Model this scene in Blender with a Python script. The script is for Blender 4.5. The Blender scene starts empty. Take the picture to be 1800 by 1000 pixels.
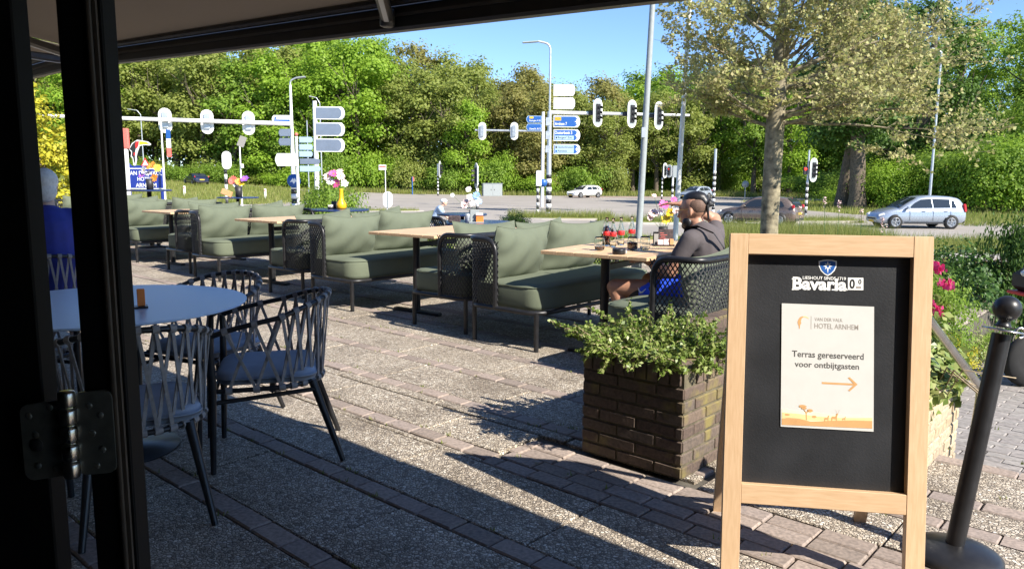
import bpy, math, random
import numpy as np
from mathutils import Vector, Matrix, Euler

# ------------------------------------------------------------------ camera, sky, sun, exposure
scene = bpy.context.scene
COL = scene.collection
F_PX, PITCH, ROLL, EYE = 1350.0, math.radians(8.1), math.radians(0.35), 1.4
cam_data = bpy.data.cameras.new("camera")
cam = bpy.data.objects.new("camera", cam_data)
COL.objects.link(cam)
cam_data.sensor_width = 36.0
cam_data.lens = 36.0 * F_PX / 1800.0
cam_data.clip_start = 0.02
cam_data.clip_end = 4000.0
_rw = Vector((1, 0, 0)); _uw = Vector((0, math.sin(PITCH), math.cos(PITCH)))
_rc = _rw * math.cos(ROLL) + _uw * math.sin(ROLL)
_uc = -_rw * math.sin(ROLL) + _uw * math.cos(ROLL)
_bc = _rc.cross(_uc)
cam.matrix_world = Matrix(((_rc.x, _uc.x, _bc.x, 0), (_rc.y, _uc.y, _bc.y, 0), (_rc.z, _uc.z, _bc.z, EYE), (0, 0, 0, 1)))
scene.camera = cam

SUN_EL, SUN_AZ = math.radians(38.4), Vector((0.736, -0.676, 0)).normalized()   # horizontal direction towards the sun
SUN_DIR = Vector((SUN_AZ.x * math.cos(SUN_EL), SUN_AZ.y * math.cos(SUN_EL), math.sin(SUN_EL)))
world = bpy.data.worlds.new("World"); scene.world = world; world.use_nodes = True
_nt = world.node_tree; _nt.nodes.clear()
_sky = _nt.nodes.new("ShaderNodeTexSky"); _sky.sky_type = 'NISHITA'; _sky.sun_disc = False
_sky.sun_elevation = SUN_EL; _sky.sun_rotation = math.atan2(SUN_AZ.x, SUN_AZ.y)
_sky.altitude = 50; _sky.air_density = 0.65; _sky.dust_density = 0.0; _sky.ozone_density = 5.0
_bg = _nt.nodes.new("ShaderNodeBackground"); _bg.inputs[1].default_value = 0.12
_out = _nt.nodes.new("ShaderNodeOutputWorld")
_nt.links.new(_sky.outputs[0], _bg.inputs[0]); _nt.links.new(_bg.outputs[0], _out.inputs[0])
sun_data = bpy.data.lights.new("sun", 'SUN'); sun_data.energy = 4.8; sun_data.angle = math.radians(0.53); sun_data.color = (1.0, 0.93, 0.82)
sun = bpy.data.objects.new("sun", sun_data); COL.objects.link(sun)
sun.rotation_euler = (-SUN_DIR).to_track_quat('-Z', 'Y').to_euler()
scene.view_settings.view_transform = 'Standard'; scene.view_settings.look = 'None'
scene.view_settings.exposure = 1.1; scene.view_settings.gamma = 1.0
scene.view_settings.use_curve_mapping = False
scene.cycles.max_bounces = 12; scene.cycles.transparent_max_bounces = 12
scene.cycles.use_denoising = True

RNG = random.Random(11)

# ------------------------------------------------------------------ measuring helpers
_cp, _sp, _cr, _sr = math.cos(PITCH), math.sin(PITCH), math.cos(ROLL), math.sin(ROLL)
def ray(x, y):
    a0, b0 = x - 900, 500 - y
    a = a0 * _cr - b0 * _sr; b = a0 * _sr + b0 * _cr
    return (a, F_PX * _cp + b * _sp, b * _cp - F_PX * _sp)
def gp(x, y, z=0.0):
    r = ray(x, y); t = (z - EYE) / r[2]; return Vector((r[0] * t, r[1] * t, z))
def at(x, y, Y):
    r = ray(x, y); t = Y / r[1]; return Vector((r[0] * t, Y, EYE + r[2] * t))
TA = math.radians(-42.0)                       # direction of the paving strips / the hotel's front wall
UX, UY = math.cos(TA), math.sin(TA)
def W(u, v, z=0.0):
    return Vector((u * UX - v * UY, u * UY + v * UX, z))
STREET = -1.15
def hgt(X, Y):
    k = min(1.0, max(0.0, (Y - 45) / 40.0))
    return STREET + k * min(2.3, max(0.0, -12 - X) * 0.045)

# ------------------------------------------------------------------ object helpers
def tag(o, label=None, cat=None, group=None, kind=None):
    if label: o["label"] = label
    if cat: o["category"] = cat
    if group: o["group"] = group
    if kind: o["kind"] = kind
    return o
def empty(name, loc=(0, 0, 0), rz=0.0, label=None, cat=None, group=None, scale=None):
    o = bpy.data.objects.new(name, None); COL.objects.link(o)
    o.location = loc; o.rotation_euler = (0, 0, rz); o.empty_display_size = 0.1
    if scale: o.scale = (scale, scale, scale) if not hasattr(scale, '__len__') else scale
    return tag(o, label, cat, group)
def kids(o):
    return [c for c in bpy.data.objects if c.parent == o]
def copy_tree(o, parent=None):
    c = o.copy(); COL.objects.link(c); c.parent = parent
    for ch in list(o.children): copy_tree(ch, c)
    return c

class MB:
    def __init__(s): s.v = []; s.f = []; s.sm = []
    def add(s, vs, fs, smooth=False):
        b = len(s.v); s.v += [tuple(p) for p in vs]
        s.f += [tuple(b + i for i in q) for q in fs]; s.sm += [smooth] * len(fs); return s
    def box(s, c, d, rot=None, bev=0.0):
        hx, hy, hz = d[0] / 2, d[1] / 2, d[2] / 2
        if bev > 0:
            e = min(bev, hx * .9, hy * .9, hz * .9)
            pts = []
            for z, k in ((-hz, e), (-hz + e, 0), (hz - e, 0), (hz, e)):
                x, y = hx - k, hy - k; ee = max(e - k, 0) + (e * .0)
                x2, y2 = x - e * (0.6 if k == 0 else 0.4), y - e * (0.6 if k == 0 else 0.4)
                pts += [(x2, -y, z), (x, -y2, z), (x, y2, z), (x2, y, z), (-x2, y, z), (-x, y2, z), (-x, -y2, z), (-x2, -y, z)]
            fs = []
            for l in range(3):
                for i in range(8):
                    a, b_ = l * 8 + i, l * 8 + (i + 1) % 8
                    fs.append((a, b_, b_ + 8, a + 8))
            fs.append(tuple(range(7, -1, -1))); fs.append(tuple(range(24, 32)))
        else:
            pts = [(x, y, z) for z in (-hz, hz) for x, y in ((-hx, -hy), (hx, -hy), (hx, hy), (-hx, hy))]
            fs = [(3, 2, 1, 0), (4, 5, 6, 7), (0, 1, 5, 4), (1, 2, 6, 5), (2, 3, 7, 6), (3, 0, 4, 7)]
        M = Matrix.Translation(c) @ (rot.to_matrix().to_4x4() if rot is not None else Matrix())
        return s.add([M @ Vector(p) for p in pts], fs)
    def tube(s, path, r, seg=8, closed=False, cap=True, rr=None):
        P = [Vector(p) for p in path]; n = len(P); rings = []
        up = Vector((0, 0, 1))
        prevN = None
        for i in range(n):
            if closed: t = (P[(i + 1) % n] - P[i - 1])
            else: t = P[min(i + 1, n - 1)] - P[max(i - 1, 0)]
            if t.length < 1e-9: t = Vector((0, 0, 1))
            t.normalize()
            if prevN is None:
                a = up if abs(t.z) < .9 else Vector((1, 0, 0))
                nn = (a - t * a.dot(t)).normalized()
            else:
                nn = (prevN - t * prevN.dot(t))
                nn = nn.normalized() if nn.length > 1e-6 else prevN
            prevN = nn; bb = t.cross(nn); ri = rr[i] if rr else r
            rings.append([P[i] + (nn * math.cos(2 * math.pi * k / seg) + bb * math.sin(2 * math.pi * k / seg)) * ri for k in range(seg)])
        vs = [p for q in rings for p in q]; fs = []
        m = n if closed else n - 1
        for i in range(m):
            j = (i + 1) % n
            for k in range(seg):
                k2 = (k + 1) % seg
                fs.append((i * seg + k, i * seg + k2, j * seg + k2, j * seg + k))
        s.add(vs, fs, True)
        if cap and not closed:
            s.add(rings[0], [tuple(range(seg - 1, -1, -1))]); s.add(rings[-1], [tuple(range(seg))])
        return s
    def lathe(s, prof, c=(0, 0, 0), seg=16, axis='z', smooth=True):
        vs = []
        for r, z in prof:
            for k in range(seg):
                a = 2 * math.pi * k / seg; x, y = r * math.cos(a), r * math.sin(a)
                p = (x, y, z) if axis == 'z' else ((z, x, y) if axis == 'x' else (y, z, x))
                vs.append((p[0] + c[0], p[1] + c[1], p[2] + c[2]))
        fs = []
        for i in range(len(prof) - 1):
            for k in range(seg):
                k2 = (k + 1) % seg
                fs.append((i * seg + k, i * seg + k2, (i + 1) * seg + k2, (i + 1) * seg + k))
        if prof[0][0] > 1e-6: fs.append(tuple(range(seg - 1, -1, -1)))
        if prof[-1][0] > 1e-6: fs.append(tuple((len(prof) - 1) * seg + k for k in range(seg)))
        return s.add(vs, fs, smooth)
    def prism(s, poly, y0, y1, plane='xz'):
        """polygon (2-D) extruded; plane xz -> along y, plane xy -> along z"""
        n = len(poly)
        if plane == 'xz': mk = lambda p, t: (p[0], t, p[1])
        elif plane == 'xy': mk = lambda p, t: (p[0], p[1], t)
        else: mk = lambda p, t: (t, p[0], p[1])
        vs = [mk(p, y0) for p in poly] + [mk(p, y1) for p in poly]
        fs = [tuple(range(n)), tuple(range(2 * n - 1, n - 1, -1))]
        for i in range(n):
            j = (i + 1) % n; fs.append((i, i + n, j + n, j))
        return s.add(vs, fs)
    def quad(s, a, b, c, d): return s.add([a, b, c, d], [(0, 1, 2, 3)])
    def strip(s, A, B, smooth=True):
        n = len(A); return s.add(list(A) + list(B), [(i, i + 1, n + i + 1, n + i) for i in range(n - 1)], smooth)
    def mesh(s, name, mat):
        me = bpy.data.meshes.new(name); me.from_pydata(s.v, [], s.f)
        me.polygons.foreach_set("use_smooth", s.sm)
        if mat is not None: me.materials.append(mat)
        me.update(); return me
    def build(s, name, mat, parent=None, loc=(0, 0, 0), rot=(0, 0, 0), fix=True):
        me = s.mesh(name, mat)
        if fix:
            import bmesh
            bm = bmesh.new(); bm.from_mesh(me); bmesh.ops.recalc_face_normals(bm, faces=bm.faces); bm.to_mesh(me); bm.free()
        return link(name, me, parent, loc, rot)
def link(name, me, parent=None, loc=(0, 0, 0), rot=(0, 0, 0)):
    o = bpy.data.objects.new(name, me); COL.objects.link(o); o.parent = parent
    o.location = loc; o.rotation_euler = rot; return o
def fast(name, V, Q, mat, smooth=False):
    me = bpy.data.meshes.new(name); V = np.asarray(V, np.float32); Q = np.asarray(Q, np.int32)
    k = Q.shape[1]
    me.vertices.add(len(V)); me.vertices.foreach_set("co", V.ravel())
    me.loops.add(Q.size); me.loops.foreach_set("vertex_index", Q.ravel())
    me.polygons.add(len(Q)); me.polygons.foreach_set("loop_start", np.arange(0, Q.size, k, dtype=np.int32))
    me.polygons.foreach_set("loop_total", np.full(len(Q), k, np.int32))
    if smooth: me.polygons.foreach_set("use_smooth", np.ones(len(Q), bool))
    if mat is not None: me.materials.append(mat)
    me.update(calc_edges=True); me.validate(); return me
def rect_path(hx, hy, r, z, n=5, cx=0, cy=0):
    out = []
    for sx, sy, a0 in ((1, 1, 0), (-1, 1, 90), (-1, -1, 180), (1, -1, 270)):
        for i in range(n + 1):
            a = math.radians(a0 + 90 * i / n)
            out.append((cx + sx * (hx - r) + r * math.cos(a), cy + sy * (hy - r) + r * math.sin(a), z))
    return out
def arc_fillet(pts, r, n=5):
    """polyline with rounded corners"""
    P = [Vector(p) for p in pts]; out = [P[0]]
    for i in range(1, len(P) - 1):
        a = (P[i - 1] - P[i]); b = (P[i + 1] - P[i]); ra = min(r, a.length * .49, b.length * .49)
        a = P[i] + a.normalized() * ra; b = P[i] + b.normalized() * ra
        for k in range(n + 1):
            t = k / n; out.append(a * (1 - t) ** 2 + P[i] * 2 * t * (1 - t) + b * t * t)
    out.append(P[-1]); return out

# ------------------------------------------------------------------ materials
MATS = {}
def new_mat(name):
    m = bpy.data.materials.new(name); m.use_nodes = True
    nt = m.node_tree; nt.nodes.clear()
    o = nt.nodes.new("ShaderNodeOutputMaterial"); b = nt.nodes.new("ShaderNodeBsdfPrincipled")
    nt.links.new(b.outputs[0], o.inputs[0]); MATS[name] = m
    return m, nt, b, o
def node(nt, t, **kw):
    n = nt.nodes.new(t)
    for k, v in kw.items(): setattr(n, k, v)
    return n
def ramp(nt, stops, interp='LINEAR'):
    r = nt.nodes.new("ShaderNodeValToRGB"); r.color_ramp.interpolation = interp
    e = r.color_ramp.elements
    while len(e) < len(stops): e.new(0.5)
    for i, (p, c) in enumerate(stops): e[i].position = p; e[i].color = (c[0], c[1], c[2], 1)
    return r
def plain(name, col, rough=0.5, metal=0.0, var=0.08, scale=20.0, bump=0.0, bscale=120.0, coat=0.0, spec=0.5, rand=0.0):
    """painted / plastic / metal surface with slight mottling, optional per-object variation and fine relief"""
    m, nt, b, o = new_mat(name)
    tc = node(nt, "ShaderNodeTexCoord"); nz = node(nt, "ShaderNodeTexNoise"); nz.inputs["Scale"].default_value = scale; nz.inputs["Detail"].default_value = 5
    nt.links.new(tc.outputs["Object"], nz.inputs["Vector"])
    lo = [max(0, c * (1 - var)) for c in col]; hi = [min(1, c * (1 + var)) for c in col]
    r = ramp(nt, [(0.3, lo), (0.7, hi)]); nt.links.new(nz.outputs[0], r.inputs[0])
    csrc = r.outputs[0]
    if rand > 0:
        oi = node(nt, "ShaderNodeObjectInfo"); hs = node(nt, "ShaderNodeHueSaturation")
        mr = node(nt, "ShaderNodeMapRange"); mr.inputs[3].default_value = 1 - rand; mr.inputs[4].default_value = 1 + rand
        nt.links.new(oi.outputs["Random"], mr.inputs[0]); nt.links.new(mr.outputs[0], hs.inputs["Value"]); nt.links.new(csrc, hs.inputs["Color"]); csrc = hs.outputs[0]
    nt.links.new(csrc, b.inputs["Base Color"])
    mr2 = node(nt, "ShaderNodeMapRange"); mr2.inputs[3].default_value = max(0, rough - .06); mr2.inputs[4].default_value = min(1, rough + .06)
    nt.links.new(nz.outputs[0], mr2.inputs[0]); nt.links.new(mr2.outputs[0], b.inputs["Roughness"])
    b.inputs["Metallic"].default_value = metal; b.inputs["Coat Weight"].default_value = coat; b.inputs["Specular IOR Level"].default_value = spec
    if bump > 0:
        n2 = node(nt, "ShaderNodeTexNoise"); n2.inputs["Scale"].default_value = bscale; n2.inputs["Detail"].default_value = 4
        bp = node(nt, "ShaderNodeBump"); bp.inputs["Strength"].default_value = bump; bp.inputs["Distance"].default_value = 0.004
        nt.links.new(tc.outputs["Object"], n2.inputs["Vector"]); nt.links.new(n2.outputs[0], bp.inputs["Height"]); nt.links.new(bp.outputs[0], b.inputs["Normal"])
    return m
def leafmat(name, cols, trans=0.35, rough=0.55):
    """leaf colours picked per leaf; part of the light passes through"""
    m, nt, b, o = new_mat(name)
    ge = node(nt, "ShaderNodeNewGeometry"); tc = node(nt, "ShaderNodeTexCoord")
    n = len(cols); r = ramp(nt, [((i + .5) / n, c) for i, c in enumerate(cols)])
    nz = node(nt, "ShaderNodeTexNoise"); nz.inputs["Scale"].default_value = 0.9; nt.links.new(tc.outputs["Object"], nz.inputs["Vector"])
    ad = node(nt, "ShaderNodeMath", operation='MULTIPLY_ADD'); ad.inputs[1].default_value = .6
    mm = node(nt, "ShaderNodeMath", operation='MULTIPLY'); mm.inputs[1].default_value = .4
    nt.links.new(nz.outputs[0], mm.inputs[0]); nt.links.new(ge.outputs["Random Per Island"], ad.inputs[0]); nt.links.new(mm.outputs[0], ad.inputs[2])
    nt.links.new(ad.outputs[0], r.inputs[0]); nt.links.new(r.outputs[0], b.inputs["Base Color"])
    b.inputs["Roughness"].default_value = rough; b.inputs["Specular IOR Level"].default_value = .35
    tr = node(nt, "ShaderNodeBsdfTranslucent"); nt.links.new(r.outputs[0], tr.inputs[0])
    mx = node(nt, "ShaderNodeMixShader"); mx.inputs[0].default_value = trans
    nt.links.new(b.outputs[0], mx.inputs[1]); nt.links.new(tr.outputs[0], mx.inputs[2]); nt.links.new(mx.outputs[0], o.inputs[0])
    return m
def glassmat(name, col=(1, 1, 1), rough=0.0, ior=1.45):
    m, nt, b, o = new_mat(name)
    b.inputs["Base Color"].default_value = (*col, 1); b.inputs["Transmission Weight"].default_value = 1.0
    b.inputs["Roughness"].default_value = rough; b.inputs["IOR"].default_value = ior
    return m
def bump_chain(nt, b, height, strength, dist):
    bp = node(nt, "ShaderNodeBump"); bp.inputs["Strength"].default_value = strength; bp.inputs["Distance"].default_value = dist
    nt.links.new(height, bp.inputs["Height"]); nt.links.new(bp.outputs[0], b.inputs["Normal"])

def make_pebble():
    m, nt, b, o = new_mat("exposed_aggregate")
    ge = node(nt, "ShaderNodeNewGeometry"); oi = node(nt, "ShaderNodeObjectInfo")
    nzw = node(nt, "ShaderNodeTexNoise"); nzw.inputs["Scale"].default_value = 30
    nt.links.new(ge.outputs["Position"], nzw.inputs["Vector"])
    sc = node(nt, "ShaderNodeVectorMath", operation='SCALE'); sc.inputs["Scale"].default_value = .02
    nt.links.new(nzw.outputs["Color"], sc.inputs[0])
    add = node(nt, "ShaderNodeVectorMath", operation='ADD'); nt.links.new(ge.outputs["Position"], add.inputs[0]); nt.links.new(sc.outputs[0], add.inputs[1])
    vo = node(nt, "ShaderNodeTexVoronoi"); vo.inputs["Scale"].default_value = 72; nt.links.new(add.outputs[0], vo.inputs["Vector"])
    ve = node(nt, "ShaderNodeTexVoronoi", feature='DISTANCE_TO_EDGE'); ve.inputs["Scale"].default_value = 72; nt.links.new(add.outputs[0], ve.inputs["Vector"])
    sep = node(nt, "ShaderNodeSeparateColor"); nt.links.new(vo.outputs["Color"], sep.inputs[0])
    cr = ramp(nt, [(0.0, (.17, .14, .11)), (0.2, (.37, .31, .24)), (0.45, (.55, .475, .375)), (0.64, (.64, .56, .45)), (0.8, (.43, .375, .31)), (1.0, (.84, .78, .67))])
    nt.links.new(sep.outputs[0], cr.inputs[0])
    er = ramp(nt, [(0.01, (0, 0, 0)), (0.18, (1, 1, 1))]); nt.links.new(ve.outputs["Distance"], er.inputs[0])
    mx = node(nt, "ShaderNodeMix", data_type='RGBA'); nt.links.new(er.outputs[0], mx.inputs[0])
    mx.inputs[6].default_value = (.17, .14, .11, 1); nt.links.new(cr.outputs[0], mx.inputs[7])
    # large weathering
    nl = node(nt, "ShaderNodeTexNoise"); nl.inputs["Scale"].default_value = 1.7; nl.inputs["Detail"].default_value = 6; nt.links.new(ge.outputs["Position"], nl.inputs["Vector"])
    lr = ramp(nt, [(0.30, (.66, .64, .62)), (0.55, (1.0, 1.0, 1.0))]); nt.links.new(nl.outputs[0], lr.inputs[0])
    m2 = node(nt, "ShaderNodeMix", data_type='RGBA', blend_type='MULTIPLY'); m2.inputs[0].default_value = 1
    nt.links.new(mx.outputs[2], m2.inputs[6]); nt.links.new(lr.outputs[0], m2.inputs[7])
    hs = node(nt, "ShaderNodeHueSaturation"); mr = node(nt, "ShaderNodeMapRange"); mr.inputs[3].default_value = .96; mr.inputs[4].default_value = 1.03
    nt.links.new(oi.outputs["Random"], mr.inputs[0]); nt.links.new(mr.outputs[0], hs.inputs["Value"]); nt.links.new(m2.outputs[2], hs.inputs["Color"])
    nt.links.new(hs.outputs[0], b.inputs["Base Color"]); b.inputs["Roughness"].default_value = .72
    bump_chain(nt, b, er.outputs[0], .9, .004)
make_pebble()
def make_brick(name, cols, scale=60, rand=.22, moss=None):
    m, nt, b, o = new_mat(name)
    oi = node(nt, "ShaderNodeObjectInfo"); ge = node(nt, "ShaderNodeNewGeometry")
    mixr = node(nt, "ShaderNodeMath", operation='ADD'); nt.links.new(oi.outputs["Random"], mixr.inputs[0]); nt.links.new(ge.outputs["Random Per Island"], mixr.inputs[1])
    fr = node(nt, "ShaderNodeMath", operation='FRACT'); nt.links.new(mixr.outputs[0], fr.inputs[0])
    r = ramp(nt, [(i / max(1, len(cols) - 1), c) for i, c in enumerate(cols)]); nt.links.new(fr.outputs[0], r.inputs[0])
    nz = node(nt, "ShaderNodeTexNoise"); nz.inputs["Scale"].default_value = scale; nz.inputs["Detail"].default_value = 6; nt.links.new(ge.outputs["Position"], nz.inputs["Vector"])
    nr = ramp(nt, [(0.3, (.62, .62, .62)), (0.7, (1.12, 1.1, 1.08))]); nt.links.new(nz.outputs[0], nr.inputs[0])
    mx = node(nt, "ShaderNodeMix", data_type='RGBA', blend_type='MULTIPLY'); mx.inputs[0].default_value = 1
    nt.links.new(r.outputs[0], mx.inputs[6]); nt.links.new(nr.outputs[0], mx.inputs[7]); src = mx.outputs[2]
    if moss:
        nm = node(nt, "ShaderNodeTexNoise"); nm.inputs["Scale"].default_value = 7; nm.inputs["Detail"].default_value = 7; nt.links.new(ge.outputs["Position"], nm.inputs["Vector"])
        mr = ramp(nt, [(0.52, (0, 0, 0)), (0.68, (.85, .85, .85))]); nt.links.new(nm.outputs[0], mr.inputs[0])
        mz = node(nt, "ShaderNodeMix", data_type='RGBA'); nt.links.new(mr.outputs[0], mz.inputs[0]); nt.links.new(src, mz.inputs[6]); mz.inputs[7].default_value = (*moss, 1); src = mz.outputs[2]
    nt.links.new(src, b.inputs["Base Color"]); b.inputs["Roughness"].default_value = .85
    bump_chain(nt, b, nz.outputs[0], .5, .003)
    return m
make_brick("paving_brick", [(.26, .215, .185), (.32, .26, .225), (.36, .295, .255), (.30, .25, .225)])
make_brick("planter_brick", [(.10, .072, .058), (.13, .094, .073), (.16, .118, .09), (.12, .095, .078)], moss=(.20, .165, .05))
make_brick("yellow_brick", [(.42, .33, .21), (.50, .40, .26), (.46, .38, .27), (.36, .29, .20)], 40)
make_brick("coping_brick", [(.34, .20, .13), (.42, .25, .16), (.30, .20, .15)], 50)
make_brick("paver_grey", [(.27, .25, .235), (.33, .31, .29), (.30, .275, .26), (.24, .225, .215)], 30)
plain("mortar_dark", (.11, .095, .06), .95, var=.4, scale=20, bump=.6, bscale=200)
plain("mortar", (.30, .26, .19), .95, var=.3, scale=30, bump=.6, bscale=200)
plain("joint_sand", (.09, .08, .065), .95, var=.4, scale=14, bump=.5)
plain("soil", (.085, .06, .042), .95, var=.5, scale=60, bump=1.0, bscale=150)
def make_asphalt(name, c0, c1, sc=300):
    m, nt, b, o = new_mat(name)
    ge = node(nt, "ShaderNodeNewGeometry"); nz = node(nt, "ShaderNodeTexNoise"); nz.inputs["Scale"].default_value = .35; nz.inputs["Detail"].default_value = 8
    nt.links.new(ge.outputs["Position"], nz.inputs["Vector"]); r = ramp(nt, [(.3, c0), (.7, c1)]); nt.links.new(nz.outputs[0], r.inputs[0])
    nt.links.new(r.outputs[0], b.inputs["Base Color"]); b.inputs["Roughness"].default_value = .85
make_asphalt("asphalt", (.27, .245, .215), (.34, .31, .275))
make_asphalt("asphalt_red", (.30, .185, .145), (.36, .23, .18))
make_asphalt("concrete_path", (.36, .33, .29), (.47, .44, .39))
plain("road_paint", (.72, .71, .68), .7, var=.12, scale=3)
def make_grass_ground():
    m, nt, b, o = new_mat("grass_ground")
    ge = node(nt, "ShaderNodeNewGeometry"); nz = node(nt, "ShaderNodeTexNoise"); nz.inputs["Scale"].default_value = .6; nz.inputs["Detail"].default_value = 9
    nt.links.new(ge.outputs["Position"], nz.inputs["Vector"]); r = ramp(nt, [(.3, (.12, .15, .03)), (.55, (.19, .21, .05)), (.75, (.28, .26, .09))]); nt.links.new(nz.outputs[0], r.inputs[0])
    nt.links.new(r.outputs[0], b.inputs["Base Color"]); b.inputs["Roughness"].default_value = .95
make_grass_ground()
leafmat("grass_blade", [(.13, .19, .03), (.21, .26, .05), (.28, .29, .08), (.34, .32, .13)], .4)
plain("black_metal", (.022, .022, .024), .38, .3, var=.2)
plain("dark_frame", (.006, .006, .007), .6, 0, var=.2, spec=.12)
plain("frame_gasket", (.07, .055, .045), .5, var=.2)
plain("steel", (.52, .50, .47), .28, 1.0, var=.1)
plain("hinge_steel", (.15, .155, .145), .38, .5, var=.2, scale=60)
plain("galvanised", (.50, .53, .56), .42, .55, var=.12, scale=6)
plain("white_paint", (.78, .78, .76), .45, var=.05)
plain("sign_back", (.20, .24, .31), .45, .3, var=.06, scale=3)
plain("black_paint", (.02, .02, .022), .5, var=.2)
plain("sign_blue", (.018, .10, .36), .4, var=.04)
plain("deep_blue", (.014, .035, .26), .45, var=.1)
plain("sign_lightblue", (.36, .50, .62), .4, var=.04)
plain("sign_yellow", (.80, .48, .03), .4, var=.05)
plain("red_plastic", (.62, .03, .03), .4, var=.05)
plain("orange_plastic", (.80, .22, .04), .45, var=.1)
plain("bouquet_pot", (.03, .028, .028), .5, var=.2)
plain("cabinet_grey", (.30, .33, .33), .5, var=.06)
plain("beech_wood", (.68, .47, .28), .45, var=.07, scale=9, bump=.05)
def make_wood(name, c0, c1, stretch, sc=14, rough=.45):
    m, nt, b, o = new_mat(name)
    tc = node(nt, "ShaderNodeTexCoord"); mp = node(nt, "ShaderNodeMapping"); mp.inputs["Scale"].default_value = stretch
    nt.links.new(tc.outputs["Object"], mp.inputs["Vector"])
    nz = node(nt, "ShaderNodeTexNoise"); nz.inputs["Scale"].default_value = sc; nz.inputs["Detail"].default_value = 7; nz.inputs["Distortion"].default_value = .6
    nt.links.new(mp.outputs[0], nz.inputs["Vector"]); r = ramp(nt, [(.3, c0), (.7, c1)]); nt.links.new(nz.outputs[0], r.inputs[0])
    oi = node(nt, "ShaderNodeObjectInfo"); hs = node(nt, "ShaderNodeHueSaturation"); mr = node(nt, "ShaderNodeMapRange"); mr.inputs[3].default_value = .92; mr.inputs[4].default_value = 1.06
    nt.links.new(oi.outputs["Random"], mr.inputs[0]); nt.links.new(mr.outputs[0], hs.inputs["Value"]); nt.links.new(r.outputs[0], hs.inputs["Color"])
    nt.links.new(hs.outputs[0], b.inputs["Base Color"]); b.inputs["Roughness"].default_value = rough
    bump_chain(nt, b, nz.outputs[0], .12, .002)
make_wood("wood_upright", (.53, .35, .20), (.62, .43, .265), (9, 9, .8))
make_wood("wood_cross", (.53, .35, .20), (.62, .43, .265), (.8, 9, 9))
make_wood("table_wood", (.52, .345, .19), (.66, .46, .27), (10, .7, 6), 8, .5)
leafmat("awning_fabric", [(.34, .30, .25), (.36, .31, .26)], .34, .9)
plain("awning_metal", (.035, .033, .033), .42, .2, var=.15)
plain("awning_arm", (.12, .115, .11), .4, .3, var=.15)
plain("facade", (.24, .19, .15), .9, var=.2, scale=4)
plain("room_dark", (.05, .045, .04), .8, var=.2)

# ================================================================== ground and street
def grid_sheet(name, x0, x1, y0, y1, nx, ny, mat, off=0.0):
    xs = np.linspace(x0, x1, nx + 1); ys = np.linspace(y0, y1, ny + 1)
    V = [(x, y, hgt(x, y) + off) for y in ys for x in xs]
    Q = [(j * (nx + 1) + i, j * (nx + 1) + i + 1, (j + 1) * (nx + 1) + i + 1, (j + 1) * (nx + 1) + i) for j in range(ny) for i in range(nx)]
    return link(name, fast(name, V, Q, MATS[mat], True))
ground = grid_sheet("ground", -600, 600, -30, 1200, 240, 246, "grass_ground", -0.02)
tag(ground, kind="structure")
def poly_sheet(name, poly, mat, off, step=6.0):
    """a road surface: triangulated outline that follows the terrain"""
    import bmesh
    bm = bmesh.new()
    pts = []
    n = len(poly)
    for i in range(n):
        a, b = Vector(poly[i]), Vector(poly[(i + 1) % n]); k = max(1, int((b - a).length / step))
        for j in range(k): pts.append(a.lerp(b, j / k))
    vs = [bm.verts.new((p.x, p.y, hgt(p.x, p.y) + off)) for p in pts]
    bm.faces.new(vs); bmesh.ops.triangulate(bm, faces=bm.faces)
    bmesh.ops.recalc_face_normals(bm, faces=bm.faces)
    for f in bm.faces:
        if f.normal.z < 0: f.normal_flip()
    me = bpy.data.meshes.new(name); bm.to_mesh(me); bm.free(); me.materials.append(MATS[mat])
    return tag(link(name, me), kind="structure")
def ribbon(name, path, w, mat, off, parent=None, kind="structure"):
    P = [Vector((p[0], p[1], 0)) for p in path]
    Q = []
    for i in range(len(P) - 1):
        k = max(1, int((P[i + 1] - P[i]).length / 3.0))
        Q += [P[i].lerp(P[i + 1], j / k) for j in range(k)]
    Q.append(P[-1]); A, B = [], []
    for i, p in enumerate(Q):
        t = (Q[min(i + 1, len(Q) - 1)] - Q[max(i - 1, 0)]).normalized(); n = Vector((-t.y, t.x, 0)) * w / 2
        A.append((p.x + n.x, p.y + n.y, hgt(p.x, p.y) + off)); B.append((p.x - n.x, p.y - n.y, hgt(p.x, p.y) + off))
    m = MB(); m.strip(B, A); o = m.build(name, MATS[mat], parent, fix=False)
    if kind: tag(o, kind=kind)
    return o
poly_sheet("road", [(140, 30.5), (20, 32), (-14, 34), (-34, 47), (-46, 60), (-38, 64), (-22, 56), (-17, 70), (-26, 94), (-60, 104), (-58, 110), (-10, 101), (14, 99), (26, 108), (60, 170), (70, 168), (44, 112), (33, 92), (60, 86), (140, 84), (140, 78), (60, 79), (25, 80), (22, 60), (25, 46), (40, 40), (140, 38.5)], "asphalt", 0.02)
poly_sheet("cycle_path", [(-30, 25.6), (6, 23.6), (20, 23.2), (80, 22.6), (80, 25.0), (20, 25.8), (6, 26.2), (-30, 28.4)], "concrete_path", 0.02)
poly_sheet("footpath", [(-17.2, 56.6), (-40, 67), (-60, 72), (-60, 73.2), (-40, 68.2), (-17, 58)], "concrete_path", 0.03)
poly_sheet("bicycle_lane", [(-16, 92.5), (10, 90.5), (24, 92), (24, 94.4), (10, 93.2), (-16, 95)], "asphalt_red", 0.026)
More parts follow.
